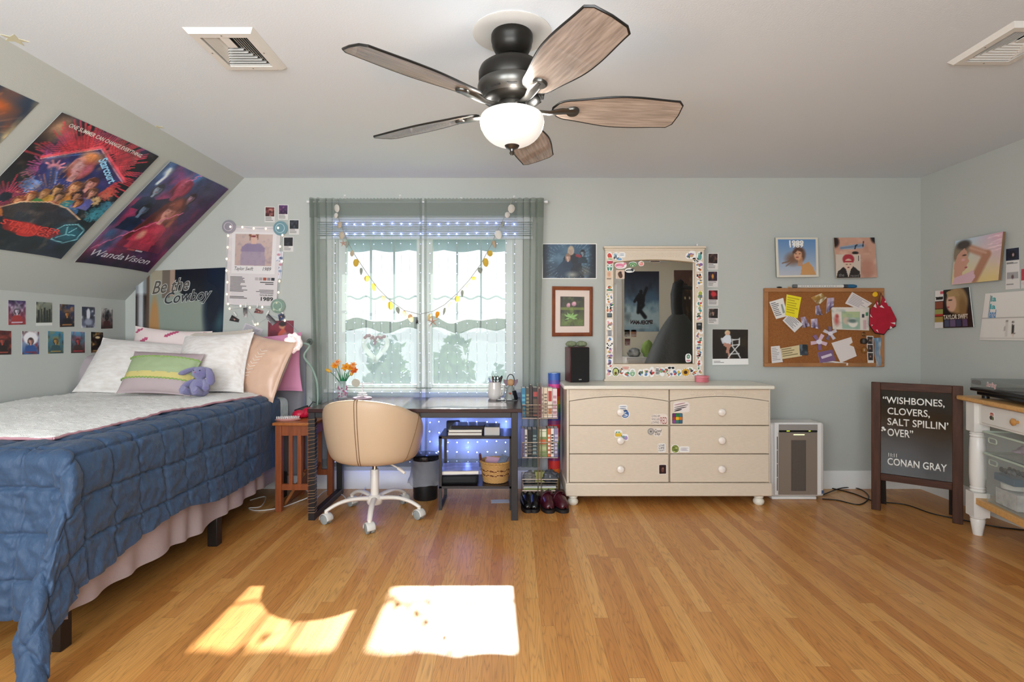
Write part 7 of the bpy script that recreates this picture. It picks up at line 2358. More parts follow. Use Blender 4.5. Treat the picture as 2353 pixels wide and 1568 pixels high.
def card(q, a, b, c, label, group, d=WB, seed=1, split=.62, person=False, thick=.001, extra=None):
    """a small white card: square picture above, lines of print below"""
    pic = Pic(18, 18, a, b, seed)
    pic.cloud(c, 4, .5, .75, .8)
    if person:
        pic.person(.5, .4, .36, '#221a1c', '#b98a78', b)
    if extra:
        extra(pic)
    def deco(mb, fn, t):
        mb.picture(pic.a, lambda u, v: fn(.07 + .86 * u, .04 + (split - .04) * v, t + .0004))
        note_deco(3, '#7a7572', .08, .85, split + .05, .95, seed)(mb, fn, t)
    return sheet('photo_card', pq(q, d), Pic(5, 5, '#e2deda', '#dcd8d4'), label, 'card', group=group, deco=deco, thick=thick)
g4 = 'small album cards left of the curtain'
card(zq([(362, 98), (428, 100), (426, 200), (360, 198)], *Z3), '#6a2a30', '#3a1a1c', '#c98a7a', 'small album card with a red picture, top left of its group of four', g4, seed=11)
card(zq([(448, 85), (513, 86), (511, 184), (447, 183)], *Z3), '#5a3a6a', '#2a1a34', '#b05a8a', 'small album card with a purple picture, topmost of its group of four', g4, seed=12)
card(zq([(517, 182), (584, 182), (582, 278), (517, 278)], *Z3), '#23252f', '#17171d', '#4a4d5a', 'small album card with a dark blue picture nearest the curtain', g4, seed=13)
card(zq([(481, 293), (547, 293), (545, 388), (480, 388)], *Z3), '#1b1c22', '#121216', '#3a3a44', 'small album card with a nearly black picture, lowest of its group of four', g4, seed=14)

# ---- back wall, right of the window
p = Pic(80, 52, '#39526a', '#1f2a38', 21)
p.cloud('#7fa0b4', 5, .5, .8, .6)
p.ell(.5, .45, .42, .55, '#4f7288', .9, k=.4)
p.poly([(.30, 1), (.40, .36), (.58, .26), (.70, .36), (.78, 1)], '#171c24', .9)
p.person(.53, .17, .12, '#b0a28c', '#a89080', '#1b2129', 1.2)
p.person(.75, .24, .10, '#12161d', '#7d8a92', '#24343f')
p.poly([(.18, .86), (.34, .55), (.46, .40), (.54, .52), (.52, 1), (.24, 1)], '#22354a')
p.person(.475, .38, .10, '#8a6a58', '#c9a898', '#1f3044', 1.3)
p.line([(.64, .33), (.70, .36)], '#8f2f38', .03).ell(.55, .9, .12, .1, '#9a9a90', .8, k=.6).ell(.8, .8, .12, .14, '#6a6250', .9, k=.5)
p.rays(.5, .5, .3, .55, 40, '#9fc0d0', .004, .35)
for q in (0, 1):
    p.put(np.clip((abs(p.x - .5) - .36) * 5, 0, .75), '#10151c')
sheet('poster', rect_on(1246, 560, 1371.5, 641, WB), p, 'dark blue landscape poster of three figures above the framed picture', 'poster', margin=(.014, .02, .02))
# framed picture
pf = thing('framed_picture', 'wood framed picture of pink flowers and green leaves above the speaker', 'framed picture', P(1316, 774, WB))
O_ = [P(1269.5, 658, 4.175), P(1362.5, 659, 4.175), P(1362, 773, 4.175), P(1269, 773.5, 4.175)]
I_ = [O_[0].lerp(O_[2], .075), O_[1].lerp(O_[3], .075), O_[2].lerp(O_[0], .075), O_[3].lerp(O_[1], .075)]
M_ = [O_[k].lerp(I_[k], .45) for k in range(4)]
bk_ = Vector((0, WB - 4.175, 0))
mb = MB()
vs = [v + bk_ for v in O_] + [v for v in O_] + [v - Vector((0, .008, 0)) for v in M_] + I_ + [v + bk_ * .6 for v in I_]
fs = [(r * 4 + k, r * 4 + (k + 1) % 4, r * 4 + 4 + (k + 1) % 4, r * 4 + 4 + k) for r in range(4) for k in range(4)]
mb.add(vs, fs).build('frame', mat('red_oak_frame', '#85492c', .35, var=.2, vscale=20), pf, angle=25)
p = Pic(44, 58, '#2f2c1c', '#5a6a2a', 31)
p.cloud('#6f7f3a', 6, .45, .75, .9).cloud('#211c12', 4, .5, .8, .8)
p.rect(0, .36, 1, .44, '#8f9f3f', .6)
for cx_, cy_, w in ((.33, .25, .08), (.57, .20, .10)):
    p.ell(cx_, cy_ + .04, w, .075, '#c98aa0', .4).ell(cx_ + .02, cy_, w * .7, .04, '#dba8b0', .5).line([(cx_, cy_ + .08), (cx_ - .02, .5)], '#4a6a2a', .012)
for a, l in ((-150, .3), (-120, .28), (-95, .2), (-60, .26), (-25, .36), (160, .25), (10, .3)):
    x1, y1 = .42 + l * math.cos(R(a)), .72 + l * .75 * math.sin(R(a))
    p.poly([(.42, .72), (.42 + l * .55 * math.cos(R(a + 18)), .72 + l * .42 * math.sin(R(a + 18))), (x1, y1), (.42 + l * .55 * math.cos(R(a - 18)), .72 + l * .42 * math.sin(R(a - 18)))], '#7fae5a')
    p.line([(.42, .72), (x1, y1)], '#a9cc84', .008, .7)
q = [I_[k] + bk_ * .5 for k in range(4)]
sheet('mat_board', q, Pic(4, 4, '#ddc9bd', '#dcc8bc'), parent=pf)
q2 = [I_[0].lerp(I_[2], .15), I_[1].lerp(I_[3], .15), I_[2].lerp(I_[0], .15), I_[3].lerp(I_[1], .15)]
sheet('print', [v + bk_ * .42 for v in q2], p, parent=pf, margin=(.02, .015, .015), mcol='#4a2f26')
g5 = 'small album cards right of the mirror'
card([(1627, 582), (1651, 582), (1650, 620), (1626, 620)], '#3a2622', '#1c1210', '#a07a6a', 'small album card with a dark face, topmost of the column right of the mirror', g5, seed=21, person=False)
card([(1626, 623), (1650, 623), (1650, 660), (1626, 660)], '#2c2034', '#1a1420', '#7a3a4a', 'small album card with purple and gold picture, second in the column right of the mirror', g5, seed=22, extra=lambda p: p.ell(.5, .5, .12, .25, '#c98a3a', .5))
card([(1627, 666), (1651, 666), (1651, 703), (1627, 703)], '#4a1418', '#2a0c10', '#a8242c', 'small album card with red picture, third in the column right of the mirror', g5, seed=23, extra=lambda p: p.ell(.55, .4, .3, .25, '#c4303a', .5))
card([(1627, 708), (1652, 708), (1651, 746), (1627, 745)], '#2a2220', '#1a1614', '#8a7a70', 'small album card with brown picture, lowest of the column right of the mirror', g5, seed=24, person=True)
p = Pic(60, 50, '#2a221c', '#1f1813', 33)
p.cloud('#3a3024', 4, .5, .8, .6)
p.ell(.42, .12, .075, .09, '#d9c49a', .3).ell(.43, .14, .045, .06, '#d9a890', .3)
p.poly([(.26, .32), (.36, .20), (.50, .19), (.54, .40), (.50, .52), (.34, .46), (.30, .42)], '#d6dae0')
p.poly([(.32, .45), (.50, .50), (.56, .55), (.50, .62), (.44, .80), (.38, .80), (.40, .62), (.32, .55)], '#b98672')
p.line([(.45, .75), (.47, .98)], '#c08f7c', .025).line([(.26, .32), (.30, .46)], '#cfd3da', .03)
for a in ([(.56, .34), (.56, .54)], [(.76, .30), (.75, .54)], [(.56, .54), (.76, .52)], [(.56, .36), (.76, .34)], [(.55, .56), (.72, .84)], [(.74, .54), (.52, .84)], [(.72, .84), (.78, .98)], [(.52, .84), (.44, .98)], [(.50, .84), (.74, .83)]):
    p.line(a, '#dcdcda', .016)
sheet('poster', pq([(1637, 756.5), (1720, 757), (1719, 838), (1636.5, 839)]), p, 'square photo print of a woman on a folding chair right of the mirror', 'poster', margin=(.006, .006, .17),
      curl=lambda u, v: .01 * v ** 3, deco=lambda mb, fn, t: note_deco(2, '#7d7770', .04, .34, .89, .96)(mb, fn, t))

# album sleeves above the cork board
def slab_sheet(name, q, d, thick, pic, label, cat, **kw):
    return sheet(name, pq(q, d), pic, label, cat, thick=thick, **kw)
p = Pic(64, 62, '#5f88b8', '#b9bcc4', 41)
p.ell(.55, .42, .17, .22, '#6a4a3a', .4).ell(.38, .55, .2, .18, '#7a5a48', .7, k=.7).line([(.45, .5), (.25, .62), (.1, .66)], '#7a5a48', .02, .7).line([(.42, .58), (.2, .74)], '#7a5a48', .018, .6)
p.poly([(.58, 1), (.62, .72), (.80, .62), (.92, .78), (1, 1)], '#c9955e').rect(.52, .5, .64, .75, '#c08a62', .8)
p.ell(.52, .43, .105, .15, '#cf9c7c', .3).ell(.50, .50, .04, .02, '#8f3a3a', .4).ell(.47, .40, .02, .012, '#3a2a28', .5).ell(.57, .40, .02, .012, '#3a2a28', .5)
p.line([(.42, .36), (.5, .27), (.62, .31)], '#54382c', .04)
def deco_89(mb, fn, t):
    lettering(mb, '1989', fn, (.32, .07, .66, .21), '#efece4', t + .0008, bold=.04)
    lettering(mb, '1989', fn, (.33, .15, .65, .255), '#efece4', t + .0009, bold=.03)
def side_gap(u, v): return 0
slab_sheet('record_sleeve', [(1780, 547), (1877, 547), (1879, 637), (1783, 638)], 4.175, .012, p, 'cream bordered record sleeve with a woman on blue sky above the cork board', 'record sleeve', margin=(.055, .045, .045), mcol='#ddd5c4', deco=deco_89, edge='#6f7f74', curl=lambda u, v: .004)
p = Pic(60, 58, '#c99a84', '#c39482', 43)
p.cloud('#a97a68', 4, .5, .8, .6).cloud('#e0b7a2', 5, .55, .8, .6)
p.poly([(.12, .22), (.72, .14), (.74, .22), (.68, .27), (.15, .30)], '#8fa0b4', .9).line([(.15, .26), (.7, .2)], '#6a7f9a', .02, .8)
p.line([(.72, .1), (.70, .22)], '#1c1c22', .014).line([(.50, .28), (.52, .2), (.56, .18)], '#15151a', .016).ell(.5, .38, .08, .035, '#1c1a1c', .4).ell(.0, .1, .12, .14, '#2a1a18', .5).ell(1, .0, .1, .14, '#1c1416', .5)
p.ell(.78, .75, .14, .2, '#b5806e', .9, k=.6)
slab_sheet('record_sleeve', [(1915, 547), (2008, 546.5), (2014.5, 638), (1921, 640)], 4.172, .010, p, 'flesh toned record sleeve with blue ribbon above the cork board', 'record sleeve', edge='#b9a48c')
p = Pic(44, 44, '#cfc0b0', '#cdbfb0', 44)
p.ell(.5, .2, .24, .22, '#a8323c', .2)
p.ell(.5, .42, .18, .24, '#d9b9a4', .2)
p.poly([(0, 1), (.06, .72), (.3, .52), (.4, .62), (.5, .98), (.6, .62), (.7, .50), (.96, .72), (1, 1)], '#2a2322')
p.rect(.28, .27, .72, .33, '#a8323c').ell(.43, .42, .04, .02, '#2a1c1c', .4).ell(.58, .42, .04, .02, '#2a1c1c', .4).ell(.5, .55, .05, .02, '#6a2430', .4).ell(.5, .22, .02, .035, '#e3b9a8', .4)
slab_sheet('art_print', [(1921.5, 585), (1977.5, 585), (1978, 639), (1922, 640)], 4.158, .002, p, 'small print of a woman in a red hat leaning on the flesh toned sleeve', 'print',
           deco=lambda mb, fn, t: (lettering(mb, 'the', fn, (.1, .80, .32, .93), '#8f8a86', t + .0006), lettering(mb, 'record', fn, (.58, .84, .92, .95), '#8f8a86', t + .0006), note_deco(1, '#4a3c38', .90, .95, .05, .6)(mb, fn, t)))

# ---- cork board
Z8 = (1730, 520, .2296)
cbq = zq([(118, 620), (1318, 622), (1308, 1410), (112, 1408)], *Z8)
CD = 4.178
cb = thing('cork_board', 'wood framed cork board pinned with notes on the back wall', 'cork board', P(1895, 844, WB))
cq = pq(cbq, CD)
x0, x1 = (cq[0].x + cq[3].x) / 2, (cq[1].x + cq[2].x) / 2
z1, z0 = cq[0].z, cq[3].z
m_cbf = mat('cork_frame_wood', '#a9764a', .5, var=.15, vscale=12)
FWc = .030
MB().box(x0 + .01, x1 - .01, CD + .004, WB, z0 + .01, z1 - .01).build('cork_panel', mat('cork', '#a56a36', .9, col2='#8a5428', vscale=160, bump=.4, bscale=240), cb)
for nm, b in (('frame_rail', (x0, x1, z1 - FWc, z1)), ('frame_rail', (x0, x1, z0, z0 + FWc)), ('frame_stile', (x0, x0 + FWc, z0 + FWc, z1 - FWc)), ('frame_stile', (x1 - FWc, x1, z0 + FWc, z1 - FWc))):
    MB().box(b[0], b[1], CD - .008, WB, b[2], b[3]).build(nm, m_cbf, cb, bevel=.003)
ND = CD + .0025
def note(name, q, label, col_, cat='note', n=6, c='#77747a', d=ND, pic=None, curl=None, pin=True, deco=None):
    return sheet(name, pq(zq(q, *Z8), d), pic or Pic(6, 6, col_, col_), label, cat, deco=deco or note_deco(n, c, seed=len(label)), curl=curl or (lambda u, v: .006 * v * v), group=None)
note('note', [(165, 760), (305, 718), (346, 900), (230, 930)], 'white handwritten note with a grey sketch at the left of the cork board', '#e9e5df', n=8, deco=lambda mb, fn, t: (note_deco(8, '#6a666a', .06, .62, .1, .9)(mb, fn, t), mb.add([tuple(fn(.72, .3, t + .0006)), tuple(fn(.84, .3, t + .0006)), tuple(fn(.86, .78, t + .0006)), tuple(fn(.68, .8, t + .0006))], [(0, 1, 2, 3)], ['#8f9a92'])))
note('note', [(340, 683), (488, 712), (445, 922), (318, 892)], 'bright yellow note at the upper left of the cork board', '#f0e024', n=7, c='#c2ad1c', d=ND - .003)
note('note', [(372, 868), (502, 985), (415, 1065), (295, 945)], 'folded white note below the yellow one', '#e3e0df', n=7, d=ND - .006)
note('photo', [(585, 715), (690, 670), (737, 715), (655, 795)], 'small gold picture card tilted near the top of the cork board', '#e6e0d6', 'photo', pic=small_pic(81, '#b98a3a', '#6a4a1c', '#e3d9c4', 14, 14), deco=lambda *a: None)
LIL = [('#a58fa8', '#4a3a52'), ('#b9a4bd', '#5a4a6a')]
for i, (q, lb_) in enumerate([([(628, 800), (665, 790), (690, 890), (628, 890)], 'lilac foil strip hanging below the gold picture card'), ([(745, 720), (815, 715), (800, 800), (735, 875)], 'large lilac foil strip right of the gold picture card'),
                              ([(480, 915), (525, 905), (566, 1000), (500, 1020)], 'lilac foil scrap right of the white notes'), ([(582, 930), (645, 925), (652, 1028), (585, 1015)], 'dark lilac foil scrap in the middle of the cork board')]):
    note('foil_scrap', q, lb_, '#a58fa8', 'foil', pic=small_pic(84 + i, LIL[i % 2][0], LIL[i % 2][1], '#d9cfe0', 12, 14), deco=lambda *a: None, curl=lambda u, v: .014 * abs(math.sin(u * 5)) * v, d=ND - .001 * i)
def flower_foil(cx_, cy_, r, rot, label, c1, c2_, d):
    c = P(*zq([(cx_, cy_)], *Z8)[0], d)
    mb = MB()
    rr = r * .2296 * d / F
    for k in range(5):
        a = R(rot + 72 * k)
        mb.k = [c1, c2_][k % 2]
        mb.prism([(rr * .25 * math.cos(a - .7), rr * .25 * math.sin(a - .7)), (rr * math.cos(a - .25), rr * math.sin(a - .25)), (rr * 1.05 * math.cos(a + .2), rr * 1.05 * math.sin(a + .2)), (rr * .3 * math.cos(a + .7), rr * .3 * math.sin(a + .7))], 0, .006, M=TR(*c, 90, 8 * (k % 3) - 8, 0))
    mb.k = '#e3dce6'
    mb.prism(blob(10, rr * .35, rr * .3, 3, .2), .006, .009, M=TR(*c, 90))
    tag(mb.build('foil_star', mat('foil_print', vcol=True, rough=.25), flat=True), label, 'foil')
flower_foil(772, 1075, 70, 20, 'silver and lilac foil star in the middle of the cork board', '#cfc8d2', '#7a6a80', ND - .002)
flower_foil(660, 1158, 82, 55, 'large pink and lilac foil star at the lower middle of the cork board', '#d9b9c9', '#8a6a92', ND - .002)
note('letter', [(995, 660), (1195, 772), (1095, 850), (920, 775)], 'torn white letter at the upper right of the cork board', '#e6ddd8', 'letter', n=7, c='#a59aa0')
p = Pic(60, 40, '#e4dbcf', '#ded4c8', 91)
p.rect(.26, .2, .76, .97, '#9fb8a4').rect(.28, .2, .74, .45, '#b9c48a', .7).cloud('#7f9a94', 6, .5, .8, .35).ell(.38, .6, .09, .17, '#c9b9a4', .4).ell(.56, .68, .13, .2, '#eae4d8', .3).ell(.55, .60, .14, .1, '#6a7f78', .5, k=.7)
p.ell(.12, .6, .07, .22, '#c4605a', .8, k=.7).ell(.14, .4, .05, .1, '#b84a48', .7, k=.7).rect(.8, .3, .88, .44, '#3a4048').rect(.9, .22, .98, .36, '#4a8a62').rect(.84, .55, .93, .95, '#c99aa0', .7)
note('postcard', [(787, 812), (1166, 812), (1160, 1045), (797, 1033)], 'wide painted card with green middle at the right of the cork board', '#e4dbcf', 'postcard', pic=p, deco=lambda *a: None, d=ND - .004)
note('letter', [(788, 1170), (985, 1110), (1036, 1300), (875, 1368)], 'plain white card with torn corner at the lower right of the cork board', '#e6dcd8', 'letter', deco=lambda mb, fn, t: mb.add([tuple(fn(.8, .35, t + .0004)), tuple(fn(1.0, .28, t + .0004)), tuple(fn(1.0, .52, t + .0004))], [(0, 1, 2)], ['#a56a36']))
note('envelope', [(650, 1265), (797, 1235), (826, 1345), (670, 1370)], 'purple envelope at the bottom of the cork board', '#7d5f86', 'envelope', deco=lambda mb, fn, t: mb.add([tuple(fn(u, v, t + .0005)) for u, v in ((.15, .42), (.85, .30), (.88, .52), (.18, .66))], [(0, 1, 2, 3)], ['#d9c9d6']))
note('paper_strip', [(668, 1364), (760, 1345), (950, 1370), (948, 1395)], 'white paper strip below the purple envelope', '#e6e0da', 'paper', n=1, c='#a59a9a', d=ND - .004)
note('receipt', [(182, 1205), (270, 1197), (298, 1360), (188, 1372)], 'white receipt at the lower left of the cork board', '#e3dedb', 'receipt', n=8, c='#a5a0a0', d=ND - .004)
note('ticket', [(270, 1226), (470, 1190), (490, 1300), (285, 1332)], 'cream ticket beside the receipt on the cork board', '#d9c79a', 'ticket', n=4, c='#8a7a58', d=ND)
note('photo', [(466, 1185), (552, 1184), (550, 1292), (470, 1292)], 'dark square photo at the right end of the cream ticket', '#2c3138', 'photo', pic=small_pic(97, '#1f242a', '#3a424a', '#6a7680', 12, 12), deco=lambda *a: None, d=ND - .004)
note('photo_strip', [(1140, 1097), (1207, 1100), (1207, 1370), (1146, 1368)], 'photo booth strip at the lower right of the cork board', '#e6e0da', 'photo strip', deco=lambda mb, fn, t: [mb.picture(small_pic(100 + k, '#2a2422', '#4a3a34', '#8a7468', 8, 10, True).a, lambda u, v: fn(.1 + .8 * u, .03 + .3 * k + .27 * v, t + .0005)) for k in range(3)])
note('ribbon', [(1212, 1120), (1278, 1116), (1285, 1395), (1235, 1408)], 'grey and blue lanyard ribbon at the right edge of the cork board', '#8f9499', 'ribbon', pic=small_pic(105, '#5f86a8', '#8f9499', '#c9c4c0', 8, 30), deco=lambda *a: None, d=CD - .010, curl=lambda u, v: .006 * math.sin(v * 9))
kc = P(*zq([(1112, 1180)], *Z8)[0], CD - .004)
ky = thing('keychain', 'brass and brown keychain hanging left of the photo booth strip', 'keychain', kc)
MB().tube([kc + Vector((.012 * math.cos(t), 0, .075 + .014 * math.sin(t))) for t in [i * PI / 8 for i in range(16)]], .003, 6, closed=True).build('ring', mat('old_brass', '#6a5030', .35, .8), ky)
MB().lathe([(0, -.02), (.022, -.016), (.026, 0), (.02, .02), (0, .026)], 16, M=TR(kc.x, kc.y, kc.z + .02)).build('tag_ball', mat('dark_leather', '#2e2219', .5), ky)
MB().lathe([(0, -.03), (.018, -.026), (.024, -.006), (.016, .014), (0, .02)], 14, M=TR(kc.x + .004, kc.y, kc.z - .04)).build('pendant', mat('amber_resin', '#8a5a28', .25), ky)
c = P(*zq([(1223, 683)], *Z8)[0], CD - .009)
tag(MB().prism(blob(9, .02, .02, 2, .1), -.004, .008, M=TR(*c, 90)).build('pin', mat('yellow_pin', '#eeb91c', .4), bevel=.003), 'yellow round pin at the upper right corner of the cork board', 'pin')
# red pointed pouch hung over the board's corner
PG = [(1165, 985), (1178, 830), (1215, 790), (1238, 742), (1252, 792), (1272, 800), (1302, 696), (1332, 762), (1352, 800), (1372, 805), (1432, 925), (1424, 1000), (1345, 1035), (1310, 1082), (1222, 1066)]
cc = P(*zq([(1290, 930)], *Z8)[0], CD - .022)
pts = [(v.x - cc.x, v.z - cc.z) for v in pq(zq(PG, *Z8), CD - .022)]
pt = tag(MB().prism(pts, .0, .008, M=TR(*cc, 90)).build('pouch', mat('red_felt', '#b0122e', .7, var=.15, vscale=18), bevel=.003), 'red pointed felt pouch with white triangles hanging at the right end of the cork board', 'pouch')
mb = MB().prism([(x * 1.03 + .004, y * 1.02 - .004) for x, y in pts], -.005, -.001, M=TR(*cc, 90))
mb.build('backing', mat('black_felt', '#1a1113', .8), pt)
mb = MB()
for t3 in ([(1200, 805), (1222, 775), (1232, 820)], [(1236, 760), (1250, 770), (1246, 790)], [(1262, 808), (1282, 790), (1310, 822)], [(1308, 760), (1322, 745), (1328, 768)], [(1166, 880), (1172, 905), (1192, 915)], [(1180, 985), (1196, 990), (1185, 1000)], [(1372, 968), (1420, 962), (1418, 985)], [(1362, 1030), (1372, 1000), (1392, 1022)], [(1225, 1040), (1240, 1035), (1252, 1066)]):
    tp = [(v.x - cc.x, v.z - cc.z) for v in pq(zq(t3, *Z8), CD - .022)]
    mb.prism(tp, .0083, .0095, M=TR(*cc, 90))
mb.build('white_triangles', mat('white_felt', '#e6dad6', .7), pt)
MB().tube([P(*zq([(1262, 800)], *Z8)[0], CD - .016), P(*zq([(1268, 720)], *Z8)[0], CD - .012), P(*zq([(1285, 668)], *Z8)[0], CD - .011), P(*zq([(1300, 712)], *Z8)[0], CD - .014)], .005, 8, flat=.5).build('strap', mat('brown_strap', '#6a3a22', .6), pt)
# toy tube on top of the board
z_ = z1 + .0145
ty = thing('foam_tube', 'white printed tube with blue handle lying on top of the cork board', 'tube', (X(1895, CD), CD + .004, z1 + .0005))
MB().cyl((X(1825, CD), CD + .004, z_), (X(1944, CD), CD + .004, z_), .0135, n=18).build('tube_body', mat('tube_white', '#dcdad4', .4), ty)
for a, b, c_, r in ((1823, 1832, '#7a7d80', .0142), (1938, 1948, '#4a4f58', .0145)):
    MB().cyl((X(a, CD), CD + .004, z_), (X(b, CD), CD + .004, z_), r, n=18).build('collar', mat('collar_' + c_[1:], c_, .3, .4), ty)
MB().tube([(X(1948, CD), CD + .004, z_), (X(1952, CD), CD + .004, z_), (X(1962, CD), CD + .004, z_), (X(1969, CD), CD + .004, z_)], [.012, .0145, .0145, .009], 14).build('handle', mat('tube_blue', '#23618a', .3), ty)
mb = MB()
lettering(mb, '- - -  - - - - -  - -  - - - -  -', lambda u, v, o: Vector((X(1836 + u * 100, CD), CD + .004 - .0137 - o, z_ + .006 - v * .012)), (.05, .2, .85, .8), '#9a9890', .0)
mb.build('print_line', m_stk, ty, flat=True, orient=False)
tag(MB().ball((X(1792, CD), CD + .004, z1 + .0065), (.022, .008, .006), 10, 6).build('pebble', mat('dark_pebble', '#23282a', .5)), 'dark small trinket on the left end of the cork board top', 'trinket')
tag(MB().ball((X(1815, CD), CD + .004, z1 + .0065), (.014, .008, .006), 10, 6).build('eraser', mat('tan_eraser', '#c9a57a', .6)), 'tan small trinket beside the printed tube on the cork board', 'trinket')

# ---- right wall
RN, R0 = Vector((-1, 0, 0)), Vector((XR - .0015, 0, 0))
ZR = (1980, 500, .2551)
def rq(q, off=0.0):
    return [onplane(x, y, R0 - Vector((off, 0, 0)), RN) for x, y in zq(q, *ZR)]
p = Pic(70, 66, '#bcd0de', '#e3c98a', 51)
p.put(np.clip((p.x - .35 + .1 * (p.noise(3) - .5)) * 1.6, 0, 1) * np.clip(1.1 - p.y * 1.2, 0, 1), '#dcaab8')
p.put(np.clip((p.x - .5) * 2, 0, 1) * np.clip((p.y - .6) * 2.5, 0, 1), '#e0c484')
p.cloud('#e8c4cc', 4, .55, .8, .5)
for k in range(22):
    y = .05 + .35 * p.rng.rand()
    x = .62 + .3 * p.rng.rand()
    p.line([(x, y), (x + .22, y - .02)], '#f0d3d8', .006, .5)
p.line([(.30, .20), (.72, .42)], '#b98a72', .085).line([(.72, .42), (.50, .92)], '#b07f66', .10).line([(.28, .18), (.70, .38)], '#caa088', .03, .6)
p.ell(.14, .30, .20, .20, '#8a7a66', .4).ell(.20, .12, .16, .10, '#4a4440', .6)
p.poly([(.08, .34), (.22, .20), (.30, .30), (.32, .42), (.36, .52), (.31, .58), (.30, .68), (.22, .74), (.22, .86), (.05, .90), (.02, .55)], '#cc9a84')
p.ell(.24, .36, .05, .02, '#4a3a34', .5, k=.8).ell(.30, .64, .03, .02, '#a34a56', .5).ell(.22, .46, .045, .03, '#e3aeb4', .8, k=.6)
p.poly([(.02, 1), (.06, .84), (.24, .80), (.46, .72), (.52, .88), (.44, 1)], '#d9b3bc')
q = rq([(865, 213), (1298, 128), (1255, 565), (832, 607)], .02)
sheet('record_sleeve', q, p, 'pastel record sleeve with a woman in profile on the right wall', 'record sleeve', thick=.016, edge='#8a6a4a', rough=.25)
p = Pic(56, 56, '#1d1613', '#2a1d18', 53)
p.rect(0, 0, .22, .28, '#e3dcd8').rect(.02, .17, .2, .24, '#2a2424').rect(.14, .02, .22, .1, '#c44a5a').rect(0, .3, .2, .48, '#8a4a34').rect(0, .5, .2, .62, '#9a9a58').rect(0, .62, .2, .68, '#b03a34').rect(0, .7, .2, .84, '#a58a4a').rect(0, .85, .2, 1, '#d9d4d0')
p.ell(.62, .30, .30, .36, '#a58458', .3).ell(.45, .36, .14, .23, '#d9ab90', .25)
p.poly([(.36, .3), (.32, .42), (.37, .46), (.38, .54), (.48, .58), (.5, .3)], '#d9ab90').ell(.42, .28, .06, .02, '#3a2a26', .5).ell(.36, .46, .03, .02, '#b04a50', .5)
p.poly([(.32, .06), (.62, .0), (.7, .2), (.5, .2), (.34, .2)], '#b08f60').ell(.76, .5, .12, .3, '#8a6a42', .5, k=.8)
for k in range(4):
    p.rect(.24 + .16 * k, .80, .37 + .16 * k, .98, ['#4a4f68', '#6a5a78', '#3a3f58', '#5a4a68'][k])
def deco_mag(mb, fn, t):
    lettering(mb, 'TAYLO', fn, (.01, .165, .22, .245), '#221c1c', t + .0006, bold=.03)
    lettering(mb, 'TAYLOR SWIFT', fn, (.22, .66, .88, .78), '#d9cdbb', t + .0006, bold=.03)
sheet('magazine', rq([(680, 662), (985, 627), (1026, 988), (675, 998)], .006), p, 'magazine with a blonde woman on the cover pinned to the right wall', 'magazine', thick=.005, deco=deco_mag, curl=lambda u, v: .008 * abs(2 * u - 1) ** 3, rough=.25)
p = Pic(30, 50, '#e4e1de', '#dedad6', 55)
p.rect(0, 0, 1, .30, '#232a3e').ell(.5, .16, .3, .1, '#17171d', .4).ell(.55, .16, .08, .04, '#c4a0a4', .6)
p.lines(.05, .34, .9, .46, 5, '#6a6668').rect(.08, .58, .92, .75, '#a8a6a6').ell(.5, .70, .09, .05, '#6a5254', .6).lines(.05, .84, .6, .9, 2, '#4a4648')
sheet('photo_card', rq([(1305, 285), (1420, 270), (1428, 642), (1300, 650)], .002), p, 'tall white card with a dark picture at the top, right of the pastel sleeve', 'card')
p = Pic(16, 30, '#e4e1de', '#dedad6', 56)
p.rect(0, .02, 1, .6, '#b8404e').cloud('#d9808a', 4, .5, .8, .5)
sheet('photo_card', rq([(1442, 462), (1560, 446), (1560, 628), (1440, 640)], .002), p, 'white card with a red picture cut by the right edge of the picture', 'card')
p = Pic(60, 50, '#e6e1da', '#e0dad2', 57)
p.rect(0, .53, 1, .535, '#a9a39c').rect(0, .95, 1, .96, '#c9c2ba')
p.rect(.35, .62, .375, .93, '#cfc8c0').ell(.365, .60, .014, .02, '#8a8078', .5).line([(.345, .70), (.335, .80)], '#a9a29a', .006)
p.poly([(.435, .66), (.455, .66), (.475, .86), (.425, .86)], '#2a2422').ell(.445, .625, .014, .02, '#3a302c', .5).line([(.435, .86), (.433, .94)], '#c9a58e', .006).line([(.462, .86), (.464, .94)], '#c9a58e', .006)
p.ell(.72, .78, .012, .16, '#b9b2aa', .5)
def deco_sheet(mb, fn, t):
    for s_, bx, c_ in (('la', (0, 0, .26, 1), '#4aa0a0'), ('la', (.36, 0, .6, 1), '#3fa3a8'), ('land', (.62, 0, 1, 1), '#5a8fc0')):
        f2 = lambda u, v, o: fn(.115 + .0 + .06 * v, .06 + .46 * u, o) if s_ != 'land' else fn(.10 + .10 * v, .06 + .46 * u, o)
        v, f, x0_, x1_, y0_, y1_ = glyphs(s_, .03)
        mb.add([tuple(fn(.10 + (.085 if s_ != 'land' else .10) * (q_[0] - x0_) / (x1_ - x0_), (.06 + .47 * bx[0]) + .47 * (bx[2] - bx[0]) * (1 - (q_[1] - y0_) / (y1_ - y0_)), t + .0006)) for q_ in v], f, [c_] * len(f))
    mb.k = '#3a5f7a'
    mb.grid(lambda u, v: fn(.088 + .006 * u, .04 + .48 * v, t + .0007), 1, 1)
qs = rq([(1120, 686), (1760, 640), (1790, 1112), (1065, 1104)], .002)
sheet('art_print', qs, p, 'white sheet with two tiny figures and vertical teal lettering on the right wall', 'print', deco=deco_sheet, edge='#d9d2ca', thick=.003)

